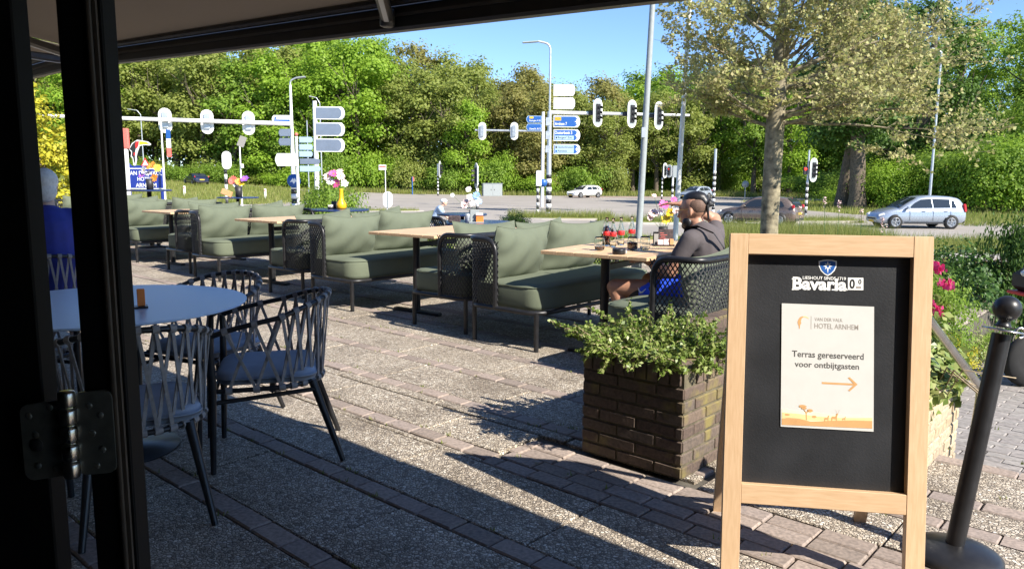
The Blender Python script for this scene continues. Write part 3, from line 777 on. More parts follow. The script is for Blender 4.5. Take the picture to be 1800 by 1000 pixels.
# ================================================================== round table and rope chairs
plain("table_laminate", (.56, .67, .82), .34, var=.015, scale=1.0, spec=.5)  # whitish table top; the blue of the reflected sky is put into its colour
plain("seat_fabric", (.31, .365, .46), .85, var=.07, scale=12, bump=.2, bscale=600)
plain("rope_taupe", (.27, .25, .24), .8, var=.15, scale=60, bump=.4, bscale=300)
RTC = Vector((-2.02, 3.78, 0)); RTR = .66
rt = empty("round_table", RTC, 0, "round pale table in the shade beside the open door", "table")
m = MB(); m.lathe([(.001, .742), (RTR - .01, .742), (RTR, .746), (RTR, .752), (RTR - .003, .755), (.001, .755)], (0, 0, 0), 64, smooth=False); m.build("table_top", MATS["table_laminate"], rt)
m = MB(); m.lathe([(.045, .02), (.045, .742)], (0, 0, 0), 20); m.build("column", MATS["black_metal"], rt)
m = MB(); m.lathe([(.001, 0), (.30, 0), (.30, .008), (.06, .024), (.045, .03)], (0, 0, 0), 32); m.build("base", MATS["black_metal"], rt)
def chair_curve(which, t):
    """t 0..1 from the front left round the back to the front right"""
    a = -math.pi * .08 + t * math.pi * 1.16
    hw, dp = (.295, .31) if which else (.262, .265)
    x = -math.cos(a) * hw; y = -math.sin(a) * dp
    if a < 0: x, y = -hw, -math.tan(a) * hw * .95 + 0
    if a > math.pi: x, y = hw, math.tan(a - math.pi) * hw * .95
    e = .16 * max(0, (abs(t - .5) - .36)) / .14
    y += e + .05
    k = math.sin(math.pi * t); z = (.66 + .15 * k ** .8) if which else .395
    return Vector((x, y, z))
def make_chair():
    o = empty("rope_chair")
    T = [i / 36 for i in range(37)]
    rim = [chair_curve(1, t) for t in T]; ring = [chair_curve(0, t) for t in T]
    m = MB(); m.tube(rim, .0125, 10); m.build("back_rim", MATS["black_metal"], o)
    m = MB(); m.tube(ring + [ring[-1] * .5 + ring[0] * .5], .012, 8); m.tube([ring[0], ring[-1]], .012, 8); m.tube([(-.25, .02, .385), (.25, .02, .385)], .016, 6); m.build("seat_frame", MATS["black_metal"], o)
    seat_cushion(.235, .235, .405, .475, .09).build("seat_cushion", MATS["seat_fabric"], o, (0, .045, 0))
    for sx in (-1, 1):
        f0 = rim[0] if sx < 0 else rim[-1]
        m = MB(); m.tube([(sx * .262, f0.y + .015, 0), (sx * .272, f0.y, .42), f0], .014, 10, rr=[.013, .019, .0135]); m.build("leg", MATS["black_metal"], o)
        m = MB(); m.tube([(sx * .235, -.30, 0), (sx * .175, -.165, .40)], .014, 10, rr=[.013, .021]); m.build("leg", MATS["black_metal"], o)
        m = MB(); m.tube([(sx * .265, f0.y + .005, .34), (sx * .19, -.18, .36)], .011, 8); m.build("side_stretcher", MATS["black_metal"], o)
    NK = 17
    wrap_t, wrap_b = MB(), MB()
    for k in range(NK):
        t = .03 + .94 * k / (NK - 1); p = chair_curve(1, t); d = (chair_curve(1, min(1, t + .01)) - chair_curve(1, max(0, t - .01))).normalized()
        w_ = MB(); w_.tube([p - d * .013, p + d * .013], .0175, 8); w_.build('rope_knot', MATS['rope_taupe'], o); q = chair_curve(0, t); d2 = (chair_curve(0, min(1, t + .01)) - chair_curve(0, max(0, t - .01))).normalized()
        w_ = MB(); w_.tube([q - d2 * .015, q + d2 * .015], .0175, 8); w_.build('rope_knot', MATS['rope_taupe'], o)
        for s_ in (-1, 1):
            t2 = t + s_ * 1.0 * .94 / (NK - 1)
            if not (0.0 <= t2 <= 1.0): continue
            a, b = chair_curve(1, t), chair_curve(0, t2); dirv = (b - a); tan = d; nrm = dirv.cross(tan).normalized(); wv = nrm.cross(dirv).normalized() * .0072; off = nrm * (.005 * s_)
            A, B = [], []
            for j in range(6):
                f_ = j / 5; c0 = a.lerp(b, f_) + off + nrm * (.012 * math.sin(math.pi * f_)) * 0
                A.append(c0 - wv); B.append(c0 + wv)
            th = nrm * .0025
            mm = MB(); mm.strip([x + th for x in A], [x + th for x in B]); mm.strip([x - th for x in B], [x - th for x in A]); mm.strip([x + th for x in B], [x - th for x in B]); mm.strip([x - th for x in A], [x + th for x in A])
            mm.build("rope_strap", MATS["rope_taupe"], o, fix=False)
    return o
ch0 = make_chair(); cf = [True]
def chair(x, y, face, label):
    o = ch0 if cf[0] else copy_tree(ch0); cf[0] = False
    o.location = (x, y, 0.002); o.rotation_euler = (0, 0, math.atan2(face[1], face[0]) - math.pi / 2)
    tag(o, label, "chair", "woven rope chairs at the round tables"); return o
chair(-1.54, 3.06, (-.50, .86), "woven rope chair in front of the round table, back towards the door")
chair(-1.18, 3.78, (-.95, -.26), "woven rope chair pulled out to the right of the round table")
chair(-1.72, 4.33, (-.42, -.90), "woven rope chair pushed in behind the round table")
chair(-2.78, 4.02, (.97, -.22), "woven rope chair at the round table seen through the door gap")
CH_P = Vector((-3.40, 5.62, 0)); chair(CH_P.x, CH_P.y, (-.5, .86), "woven rope chair under the white haired person in blue")
# holder on the round table
hp = gp(240, 541, .756)
mh = empty("menu_holder", hp, .5, "small menu holder with condiments on the round table", "menu holder")
m = MB(); m.box((0, 0, .004), (.10, .07, .008), bev=.002); m.box((-.03, .02, .07), (.03, .012, .12)); m.build("rack", MATS["black_metal"], mh)
m = MB(); m.lathe([(.015, .008), (.016, .06), (.012, .085), (.008, .10)], (-.025, -.015, 0), 14); m.build("shaker", MATS["galvanised"], mh)
m = MB(); m.box((.022, 0, .05), (.034, .03, .082), bev=.003); m.build("packet", MATS["orange_plastic"], mh)
# ================================================================== writing
def txt_mesh(s_, mat, bold=0.0, ext=0.0):
    cu = bpy.data.curves.new("lettering", 'FONT'); cu.body = s_; cu.offset = bold; cu.extrude = ext; cu.resolution_u = 3; cu.align_x = 'LEFT'
    ob = bpy.data.objects.new("lettering", cu); COL.objects.link(ob)
    bpy.context.view_layer.update()
    dg = bpy.context.evaluated_depsgraph_get(); me = bpy.data.meshes.new_from_object(ob.evaluated_get(dg))
    COL.objects.unlink(ob); bpy.data.objects.remove(ob); bpy.data.curves.remove(cu)
    me.materials.clear(); me.materials.append(mat); return me
def letter(s_, x0, x1, zb, zt, y, mat, parent, bold=0.0, name="lettering"):
    """lettering standing in the local xz plane, fitted between x0..x1 and zb..zt, facing -y"""
    me = txt_mesh(s_, MATS[mat], bold)
    co = np.empty(len(me.vertices) * 3, np.float32); me.vertices.foreach_get("co", co); co = co.reshape(-1, 3)
    mn, mx = co.min(0), co.max(0); out = np.empty_like(co)
    out[:, 0] = x0 + (co[:, 0] - mn[0]) / max(1e-6, mx[0] - mn[0]) * (x1 - x0)
    out[:, 2] = zb + (co[:, 1] - mn[1]) / max(1e-6, mx[1] - mn[1]) * (zt - zb)
    out[:, 1] = y
    me.vertices.foreach_set("co", out.ravel()); me.update()
    return link(name, me, parent)
def flat(name, poly, y, mat, parent, th=.0004):
    m = MB(); m.prism(poly, y, y + th); return m.build(name, MATS[mat], parent)

# ================================================================== wooden pavement board
plain("chalk_black", (.018, .019, .022), .42, var=.25, scale=5, bump=.15, bscale=150)
plain("paper_white", (.56, .55, .525), .6, var=.02)
plain("ink_grey", (.07, .068, .066), .7); plain("ink_light", (.30, .27, .24), .7); plain("ink_ochre", (.55, .30, .12), .7); plain("ink_sand", (.78, .56, .27), .7); plain("ink_pale", (.82, .72, .50), .7); plain("ink_white", (.82, .82, .80), .6); plain("tape", (.10, .10, .105), .15)
SY = 2.72; LEAN, SRZ = math.radians(8.4), math.radians(-9.5)
_tl = at(1283, 412, SY); _k = (1638 - 900) / F_PX
SW = (_k * (SY * _cp + (EYE - _tl.z) * _sp) - _tl.x) / (math.cos(SRZ) - _k * math.sin(SRZ) * _cp)
HS = _tl.z / math.cos(LEAN)
_fn = Vector((math.sin(SRZ), -math.cos(SRZ), 0)); _foot = _tl + _fn * (_tl.z * math.tan(LEAN)) + Vector((math.cos(SRZ), math.sin(SRZ), 0)) * SW / 2
sb = empty("pavement_board", (_foot.x, _foot.y, .003), SRZ, "wooden pavement board with a white notice on its black panel", "sign")
Rl = Euler((-LEAN, 0, 0)).to_matrix(); Rz = Euler((0, 0, SRZ)).to_matrix()
def on_board(px, py, off=0.0):
    n = Rz @ (Rl @ Vector((0, 1, 0))); p0 = Vector(sb.location) + n * off; r = Vector(ray(px, py)); c0 = Vector((0, 0, EYE))
    t = (p0 - c0).dot(n) / r.dot(n); q = Rl.transposed() @ (Rz.transposed() @ (c0 + r * t - Vector(sb.location))); return q.x, q.z
ST = .062
def bpart(m, name, mat, parent=None, **k):
    o = m.build(name, MATS[mat], parent or sb)
    if parent is None: o.rotation_euler = (-LEAN, 0, 0)
    return o
zt_in = on_board(1450, 450)[1]; zb_in = on_board(1455, 858)[1]; zb_out = on_board(1455, 893)[1]
for sx in (-1, 1):
    m = MB(); m.box((sx * (SW / 2 - ST / 2), 0, HS / 2), (ST, .034, HS), bev=.002); bpart(m, "stile", "wood_upright")
m = MB(); m.box((0, 0, (HS + zt_in) / 2), (SW - 2 * ST - .001, .032, HS - zt_in), bev=.002); bpart(m, "top_rail", "wood_cross")
m = MB(); m.box((0, 0, (zb_in + zb_out) / 2), (SW - 2 * ST - .001, .032, zb_in - zb_out), bev=.002); bpart(m, "bottom_rail", "wood_cross")
m = MB(); m.box((0, .022, (zt_in + zb_in) / 2), (SW - 2 * ST + .02, .008, zt_in - zb_in + .03)); panel = bpart(m, "panel", "chalk_black")
m = MB(); m.box((0, .030, (zt_in + zb_in) / 2), (SW - 2 * ST + .02, .006, zt_in - zb_in + .03)); bpart(m, "panel_back", "wood_upright")
# back legs
bl_top, bl_bot = Vector((0, HS * math.sin(LEAN) + .02, _tl.z - .03)), Vector((0, .56, 0))
for sx in (-1, 1):
    d = bl_bot - bl_top; m = MB(); m.box((sx * (SW / 2 - .035) + (.012 if sx < 0 else -.02), (bl_top.y + bl_bot.y) / 2, (bl_top.z + bl_bot.z) / 2), (.045, .03, d.length), Vector((0, 0, 1)).rotation_difference(-d).to_euler(), bev=.002)
    m.build("back_leg", MATS["wood_upright"], sb)
m = MB(); m.box((0, .49, .23), (SW - .12, .024, .05), bev=.002); m.build("back_rail", MATS["wood_cross"], sb)
m = MB(); m.box((-.2, .19, _tl.z - .01), (.06, .03, .012)); m.build("hinge", MATS["steel"], sb)
YP = .0178
def bx(px, py): return on_board(px, py, YP)
def blet(s_, px0, px1, py0, py1, mat, parent, y, bold=0.0):
    x0, z0 = bx(px0, py1); x1, z1 = bx(px1, py0); return letter(s_, x0, x1, z0, z1, y, mat, parent, bold)
def bpoly(pts): return [bx(*p) for p in pts]
cxs = 1455
shield = lambda s_: bpoly([(cxs - 16 * s_, 470 - 11 * s_), (cxs - 8 * s_, 470 - 13 * s_), (cxs, 470 - 13.6 * s_), (cxs + 8 * s_, 470 - 13 * s_), (cxs + 16 * s_, 470 - 11 * s_), (cxs + 15.6 * s_, 470 - 2 * s_), (cxs + 12 * s_, 470 + 6 * s_), (cxs + 6 * s_, 470 + 12 * s_), (cxs, 470 + 15 * s_), (cxs - 6 * s_, 470 + 12 * s_), (cxs - 12 * s_, 470 + 6 * s_), (cxs - 15.6 * s_, 470 - 2 * s_)])
flat("emblem_border", shield(1.0), YP - .0004, "ink_white", panel); flat("emblem", shield(.86), YP - .0010, "sign_blue", panel)
for k in range(8):
    a = k * math.pi / 4; r_ = 11 if k % 2 == 0 else 7.5
    if k in (0, 4): r_ = 7
    c0 = (cxs, 468); t = (c0[0] + r_ * math.sin(a), c0[1] - r_ * math.cos(a)) if k not in (2, 6) else (c0[0] + 8 * math.sin(a), c0[1])
    if k == 0: t = (cxs, 459)
    if k == 4: t = (cxs, 481)
    w_ = 1.6; n = (math.cos(a) * w_, math.sin(a) * w_); s0 = (c0[0] + 2.4 * math.sin(a), c0[1] - 2.4 * math.cos(a))
    flat("emblem_ray", bpoly([(s0[0] - n[0], s0[1] - n[1]), t, (s0[0] + n[0], s0[1] + n[1])]), YP - .0014, "ink_white", panel)
blet("LIESHOUT SINDS 1719", 1411, 1487, 487.2, 490.8, "ink_white", panel, YP - .0004, .01)
blet("Bavaria", 1393, 1489, 489, 509, "ink_white", panel, YP - .0005, .035)
for (sx0, sx1, sy) in ((1392, 1404, 490.2), (1392, 1404, 508.6), (1445, 1453, 509), (1462, 1470, 509.2), (1480, 1490, 509.4)):
    flat("serif", bpoly([(sx0, sy - 1), (sx1, sy - 1), (sx1, sy + 1), (sx0, sy + 1)]), YP - .0005, "ink_white", panel)
flat("zero_box", bpoly([(1490.5, 488), (1517.5, 488.5), (1517.5, 510), (1490.5, 509.5)]), YP - .0004, "ink_white", panel)
blet("0", 1493, 1503, 490.5, 507.5, "chalk_black", panel, YP - .0010, .03); blet(".", 1504.5, 1506, 497.5, 499, "chalk_black", panel, YP - .0010); blet("0", 1508.5, 1514.5, 491, 499.5, "chalk_black", panel, YP - .0010, .03)
flat("zero_note", bpoly([(1505, 503), (1514, 503), (1514, 507), (1505, 507)]), YP - .0010, "ink_light", panel)
# the notice
pc = bpoly([(1374, 533), (1536, 539), (1535, 758), (1372, 749)])
notice = empty("paper_notice", sb.location, SRZ, "white paper notice with an arrow taped to the black panel", "notice")
m = MB(); m.prism(pc, YP - .0035, YP - .0030); sheet = m.build("paper", MATS["paper_white"], notice); sheet.rotation_euler = (-LEAN, 0, 0)
YT = YP - .0040
A0, B0, C0, D0 = (1374, 533), (1536, 539), (1535, 758), (1372, 749)
def on_paper(s_, t):
    """s across 0..1, t down 0..1"""
    a = (A0[0] + (B0[0] - A0[0]) * s_, A0[1] + (B0[1] - A0[1]) * s_); b = (D0[0] + (C0[0] - D0[0]) * s_, D0[1] + (C0[1] - D0[1]) * s_)
    return bx(a[0] + (b[0] - a[0]) * t, a[1] + (b[1] - a[1]) * t)
def plet(s_, s0, s1, t0, t1, mat, bold=0.0):
    me = txt_mesh(s_, MATS[mat], bold); co = np.empty(len(me.vertices) * 3, np.float32); me.vertices.foreach_get("co", co); co = co.reshape(-1, 3); mn, mx = co.min(0), co.max(0)
    out = np.empty_like(co)
    for i in range(len(co)):
        x, z = on_paper(s0 + (co[i, 0] - mn[0]) / (mx[0] - mn[0]) * (s1 - s0), t1 - (co[i, 1] - mn[1]) / (mx[1] - mn[1]) * (t1 - t0)); out[i] = (x, YT, z)
    me.vertices.foreach_set("co", out.ravel()); me.update(); return link("lettering", me, sheet)
def pflat(name, pts, mat, d=0.0): return flat(name, [on_paper(*p) for p in pts], YT - d, mat, sheet, .0003)
plet("VAN DER VALK", .355, .66, .105, .132, "ink_light", .004); plet("HOTEL ARNHEM", .355, .83, .150, .192, "ink_light", .004)
pflat("logo_divider", [(.317, .095), (.321, .095), (.321, .20), (.317, .20)], "ink_light")
pflat("logo_bird", [(.185, .12), (.20, .105), (.225, .098), (.232, .106), (.215, .12), (.208, .14), (.212, .155), (.20, .172), (.197, .20), (.188, .20), (.186, .178), (.176, .165), (.172, .145)], "ink_ochre")
pflat("logo_beak", [(.228, .098), (.262, .097), (.288, .107), (.295, .118), (.288, .116), (.262, .108), (.234, .107)], "ink_sand")
plet("Terras gereserveerd", .115, .89, .378, .445, "ink_grey", .014); plet("voor ontbijtgasten", .145, .84, .462, .525, "ink_grey", .014)
pflat("arrow_shaft", [(.44, .622), (.80, .622), (.80, .638), (.44, .638)], "ink_ochre")
pflat("arrow_head", [(.72, .578), (.74, .572), (.825, .628), (.742, .686), (.722, .680), (.79, .630)], "ink_ochre", .0003)
hill = [(.012, .86), (.06, .855), (.12, .863), (.2, .868), (.28, .872), (.36, .868), (.45, .876), (.55, .882), (.66, .878), (.75, .884), (.85, .878), (.92, .886), (.985, .874)]
pflat("print_hill", hill + [(.985, .965), (.012, .975)], "ink_pale")
hill2 = [(.012, .935), (.08, .925), (.2, .928), (.32, .945), (.42, .94), (.55, .93), (.66, .925), (.78, .918), (.9, .916), (.985, .914)]
pflat("print_ground", hill2 + [(.985, .975), (.012, .985)], "ink_ochre", .0004)
pflat("print_far_hill", [(.012, .885), (.2, .89), (.4, .902), (.6, .905), (.8, .898), (.985, .89), (.985, .93), (.012, .94)], "ink_sand", .0002)
def blob(cx, cy, rx, ry, n=12): return [(cx + rx * math.cos(2 * math.pi * i / n) * (1 + .2 * math.sin(5 * i)), cy + ry * math.sin(2 * math.pi * i / n)) for i in range(n)]
pflat("print_trunk", [(.272, .935), (.268, .88), (.245, .85), (.25, .848), (.274, .872), (.30, .855), (.304, .858), (.28, .882), (.282, .935)], "ink_ochre", .0006)
for b_ in (blob(.235, .826, .048, .012), blob(.25, .842, .035, .008), blob(.315, .858, .035, .013), blob(.07, .90, .03, .008), blob(.36, .905, .028, .01)): pflat("print_tree", b_, "ink_ochre", .0006)
def deer(x, y, k):
    pflat("print_deer", [(x, y), (x, y - .022 * k), (x + .008 * k, y - .03 * k), (x + .035 * k, y - .03 * k), (x + .045 * k, y - .05 * k), (x + .060 * k, y - .05 * k), (x + .052 * k, y - .036 * k), (x + .048 * k, y - .02 * k), (x + .046 * k, y), (x + .041 * k, y), (x + .038 * k, y - .014 * k), (x + .01 * k, y - .014 * k), (x + .006 * k, y)], "ink_ochre", .0007)
deer(.47, .935, .9); deer(.545, .932, 1.25); deer(.665, .922, .6)
for k in (-1, 1): pflat("print_antler", [(.612, .868), (.612 + k * .018, .845), (.612 + k * .026, .835), (.612 + k * .014, .852)], "ink_ochre", .0007)
for (x0, y0, x1, y1) in ((1440, 527, 1470, 541), (1366, 620, 1379, 648), (1530, 610, 1541, 640), (1440, 750, 1472, 759)): flat("tape", bpoly([(x0, y0), (x1, y0 + 1), (x1, y1), (x0, y1)]), YP - .0048, "tape", sheet, .0002) if False else None

# ================================================================== things on the tables
bottle_glass = glassmat("clear_glass", (.93, .97, .95)); plain("cola", (.09, .02, .008), .2); plain("cola_label", (.70, .03, .03), .5); plain("cap_green", (.35, .55, .50), .5)
plain("card_print", (.07, .05, .05), .5, var=.5, scale=40); plain("card_grey", (.30, .29, .27), .6); plain("kraft", (.55, .28, .12), .7)
plain("petal_pink", (.72, .10, .30), .6, var=.2); plain("petal_pale", (.80, .58, .55), .6, var=.15); plain("petal_yellow", (.80, .58, .03), .6, var=.15); plain("petal_purple", (.30, .10, .48), .6, var=.2); plain("petal_orange", (.80, .30, .04), .6, var=.2); plain("petal_coral", (.75, .16, .13), .6, var=.2); plain("petal_blue", (.28, .46, .72), .6, var=.2); plain("petal_white", (.78, .76, .74), .6, var=.1)
plain("stem_green", (.07, .14, .03), .6, var=.3); plain("flower_heart", (.45, .28, .04), .8, var=.3)
plain("mustard_yellow", (.80, .42, .01), .4, var=.05)
def bottle(p, label, full=False):
    o = empty("cola_bottle", p, RNG.uniform(0, 6), label, "bottle", "glass cola bottles on the nearest table")
    outer = [(.001, 0), (.026, 0), (.029, .006), (.029, .05), (.0265, .065), (.0285, .085), (.029, .11), (.026, .135), (.016, .168), (.0125, .19), (.0125, .222), (.014, .225), (.014, .234)]
    m = MB(); m.lathe(outer + [(.011, .234), (.0105, .19), (.014, .167), (.024, .135), (.027, .11), (.0265, .085), (.0245, .065), (.027, .05), (.027, .008), (.001, .006)], (0, 0, 0), 18); m.build("glass", bottle_glass, o)
    m = MB(); m.lathe([(.0288, .086), (.0296, .087), (.0298, .118), (.0282, .121)], (0, 0, 0), 18); m.build("label_band", MATS["cola_label"], o)
    if full:
        m = MB(); m.lathe([(.001, .0065), (.0265, .0085), (.0265, .05), (.024, .065), (.026, .085), (.0265, .11), (.0235, .135), (.014, .165), (.001, .165)], (0, 0, 0), 16); m.build("cola", MATS["cola"], o)
def tumbler(p, fillz, label):
    o = empty("drinking_glass", p, 0, label, "glass")
    outer = [(.001, 0), (.026, 0), (.036, .008), (.0415, .03), (.042, .055), (.038, .09), (.036, .105)]
    m = MB(); m.lathe(outer + [(.0345, .105), (.0365, .09), (.0405, .055), (.040, .03), (.034, .010), (.001, .006)], (0, 0, 0), 22); m.build("glass", bottle_glass, o)
    if fillz > 0:
        pr_ = [(.001, .0065), (.033, .0105), (.0395, .03)] + ([(.040, .055)] if fillz > .05 else []) + [(.0395, fillz), (.001, fillz)]
        m = MB(); m.lathe(pr_, (0, 0, 0), 20); m.build("cola", MATS["cola"], o)
TZ = TABZ + .001
tumbler(gp(1054, 440, TZ), .030, "glass with a little cola left, leftmost on the table"); tumbler(gp(1111.5, 440, TZ), .062, "glass half full of dark cola behind the ashtray"); tumbler(gp(1133.5, 439, TZ), 0, "empty tumbler between the cola glass and the menu")
bottle(gp(1066, 432, TZ), "dark cola bottle still full behind the leftmost glass", True); bottle(gp(1077, 434, TZ), "empty cola bottle second from the left with a red band"); bottle(gp(1091, 431, TZ), "empty cola bottle in the middle of the table"); bottle(gp(1110, 428, TZ), "empty cola bottle behind the half full glass")
o = empty("ashtray", gp(1088, 446.5, TZ), 0, "round black ashtray near the table corner", "ashtray")
m = MB(); m.lathe([(.001, 0), (.046, 0), (.050, .006), (.050, .036), (.047, .041), (.038, .041), (.034, .030), (.030, .012), (.001, .010)], (0, 0, 0), 28); m.build("bowl", MATS["black_metal"], o)
m = MB(); m.box((.045, -.022, .02), (.016, .014, .022), Euler((0, 0, -.5))); m.build("sticker", MATS["paper_white"], o)
def flower(parent, base, tip, r, mat, npet=11, name="flower", tilt=None):
    m = MB(); m.tube([base, base.lerp(tip, .6) + Vector((.004, 0, 0)), tip], .0018, 5); st = m.build("stem", MATS["stem_green"], parent)
    n = (tilt or Vector((RNG.uniform(-.5, .5), -.8, RNG.uniform(.1, .9)))).normalized(); a = n.cross(Vector((0, 0, 1))).normalized(); b = n.cross(a)
    m = MB()
    for k in range(npet):
        t = 2 * math.pi * k / npet + RNG.uniform(-.1, .1); d = a * math.cos(t) + b * math.sin(t); s_ = a * -math.sin(t) + b * math.cos(t); rr_ = r * RNG.uniform(.85, 1.1); w_ = r * .26; up = n * r * RNG.uniform(.05, .3)
        m.add([tip + d * r * .12, tip + d * rr_ * .55 - s_ * w_ + up * .6, tip + d * rr_ + up - s_ * w_ * .4, tip + d * rr_ + up + s_ * w_ * .4, tip + d * rr_ * .55 + s_ * w_ + up * .6], [(0, 1, 2, 3, 4)])
    fl = m.build(name, MATS[mat], parent, fix=False)
    m = MB(); m.lathe([(.001, r * .12), (r * .14, r * .08), (r * .18, 0), (.001, -r * .05)], (0, 0, 0), 8); m.build("flower_heart", MATS["flower_heart"], fl, tip, Vector((0, 0, 1)).rotation_difference(n).to_euler())
def card_holder(p, rz, label):
    o = empty("menu_stand", p, rz, label, "menu stand")
    m = MB(); m.box((0, 0, .006), (.17, .085, .012), bev=.002); m.box((0, .02, .06), (.168, .006, .11)); m.build("holder", MATS["black_metal"], o)
    m = MB(); m.box((.02, .012, .075), (.125, .004, .125)); c0 = m.build("menu_card", MATS["card_print"], o)
    letter("MENU", -.03, .06, .115, .127, .0085, "petal_coral", c0) if False else None
    m = MB()
    for k in range(6): m.box((-.005 + RNG.uniform(-.01, .01), .0094, .03 + k * .015), (RNG.uniform(.03, .06), .001, .004))
    m.build("menu_print", MATS["petal_coral"], c0)
    m = MB(); m.box((-.062, .004, .055), (.036, .004, .09)); m.build("leaflet", MATS["card_grey"], o)
    m = MB(); m.box((-.03, -.02, .03), (.046, .004, .044), Euler((-.2, 0, 0))); m.box((.02, -.022, .032), (.046, .004, .05), Euler((-.2, 0, 0))); m.build("small_card", MATS["petal_pale"], o)
    m = MB(); m.box((.062, -.02, .034), (.03, .03, .05)); m.build("kraft_box", MATS["kraft"], o)
    return o
def vase(p, flowers, label, pot="bouquet_pot", ph=.10, pr_=.035):
    o = empty("flower_vase", p, 0, label, "flowers")
    m = MB(); m.lathe([(.001, 0), (pr_ * .85, 0), (pr_, ph), (pr_ * .9, ph), (pr_ * .75, .01), (.001, .01)], (0, 0, 0), 16); m.build("pot", MATS[pot], o)
    for (dx, dy, dz, r, mat) in flowers: flower(o, Vector((dx * .15, dy * .15, ph * .8)), Vector((dx, dy, dz)), r, mat)
    return o
c0 = gp(1166, 432, TZ); card_holder(c0, .05, "menu stand with cards before the flower vase on the nearest table")
vp = c0 + Vector((.02, .13, 0)); vY = vp.y
def fo(px, py, r, mat):
    q = at(px, py, vY + RNG.uniform(-.04, .04)) - vp; return (q.x, q.y, q.z, r, mat)
vase(vp, [fo(1150, 344, .022, "petal_pale"), fo(1167, 360, .048, "petal_pink"), fo(1184, 352, .035, "petal_pink"), fo(1150, 375, .052, "petal_pale"), fo(1171, 386, .045, "petal_yellow"), fo(1178, 374, .040, "petal_yellow"), fo(1143, 383, .03, "petal_pale"), fo(1160, 372, .03, "petal_white"), fo(1188, 371, .03, "petal_pale")], "black vase of pink, white and yellow flowers on the nearest table", ph=.15, pr_=.04)
def bouquet(px, py, z, cols, label, pot="bouquet_pot", spread=.07, hh=.24, r=.04, ph=.11):
    p = gp(px, py, z); fl = []
    for i, c_ in enumerate(cols):
        a = 2 * math.pi * i / len(cols); fl.append((spread * math.cos(a), spread * math.sin(a) * .6, hh + RNG.uniform(-.05, .05), r, c_))
    return vase(p, fl, label, pot, ph)
FT = TABZ + .001
def tab_pt(i, lx, ly): # point on table i in its own frame
    t = tabs[i]; c_, s_ = math.cos(t.rotation_euler.z), math.sin(t.rotation_euler.z); return Vector((t.location.x + lx * c_ - ly * s_, t.location.y + lx * s_ + ly * c_, FT))
def vase_on(i, lx, ly, cols, label, **k):
    p = tab_pt(i, lx, ly); fl = []
    n = len(cols)
    for q, c_ in enumerate(cols):
        a = 2 * math.pi * q / n + .4; fl.append((k.get('spread', .07) * math.cos(a), k.get('spread', .07) * math.sin(a) * .6, k.get('hh', .22) + RNG.uniform(-.04, .05), k.get('r', .045), c_))
    return vase(p, fl, label, k.get('pot', "bouquet_pot"), k.get('ph', .11), k.get('pr', .035))
small_flower3 = lambda: vase_on(2, .15, .62, ["petal_coral", "petal_purple", "petal_orange", "petal_white", "petal_coral"], "black pot of coral, purple and orange flowers on the third table", hh=.20, r=.05)
small_flower4 = lambda: vase_on(3, .1, .45, ["petal_yellow", "petal_white", "petal_orange", "petal_purple", "petal_yellow"], "black pot of mixed yellow flowers before the blue hotel sign", hh=.24, r=.05)
# two dark blue round tables farther back on the terrace with their things
plain("table_blue", (.02, .04, .12), .22, var=.05)
def small_round(px, py, r, z, label):
    p = gp(px, py, z); o = empty("round_table", Vector((p.x, p.y, 0)), 0, label, "table")
    m = MB(); m.lathe([(.001, z - .03), (r - .01, z - .03), (r, z - .02), (r, z - .006), (r - .004, z), (.001, z)], (0, 0, 0), 48, smooth=False); m.build("table_top", MATS["table_blue"], o)
    m = MB(); m.lathe([(.04, .02), (.04, z - .03)], (0, 0, 0), 14); m.build("column", MATS["black_metal"], o)
    m = MB(); m.lathe([(.001, 0), (.26, 0), (.26, .01), (.04, .03)], (0, 0, 0), 24); m.build("base", MATS["black_metal"], o); return p
bt = small_round(836, 390, .52, .76, "dark blue round table behind the nearest sofa")
bt2 = small_round(812, 375.5, .42, .76, "smaller dark blue round table farther back near the terrace edge")
p = bt + Vector((.02, -.20, .001))
o = empty("menu_stand", p, .1, "orange and grey menu stand on the blue round table", "menu stand")
m = MB(); m.box((-.02, .03, .09), (.12, .006, .17)); m.box((0, 0, .006), (.2, .09, .012)); m.build("holder", MATS["cabinet_grey"], o)
m = MB(); m.box((.045, -.01, .045), (.10, .04, .085), bev=.003); m.build("box", MATS["orange_plastic"], o)
m = MB(); m.box((.04, -.005, .115), (.10, .03, .035), bev=.003); m.build("napkins", MATS["paper_white"], o)
m = MB(); m.lathe([(.001, 0), (.032, 0), (.035, .10), (.03, .12), (.001, .12)], (-.12, .0, 0), 14); m.build("cup", MATS["galvanised"], o)
o = empty("dark_bowl", bt + Vector((-.27, -.26, .001)), 0, "dark square bowl on the blue round table", "bowl")
m = MB(); m.box((0, 0, .05), (.16, .10, .09), bev=.012); m.box((0, 0, .097), (.13, .07, .004)); m.build("body", MATS["card_print"], o)
vase(bt + Vector((-.04, .05, .001)), [(-.09, 0, .26, .07, "petal_pale"), (-.03, .0, .33, .06, "petal_white"), (.05, 0, .36, .06, "petal_blue"), (.07, .0, .28, .06, "petal_blue"), (-.06, .0, .44, .045, "petal_white"), (.0, -.03, .25, .05, "petal_white"), (-.12, -.02, .22, .05, "petal_pale"), (-.28, .0, .36, .03, "petal_white")], "bouquet of pale pink, white and blue flowers on the blue table", ph=.16, pr_=.05)
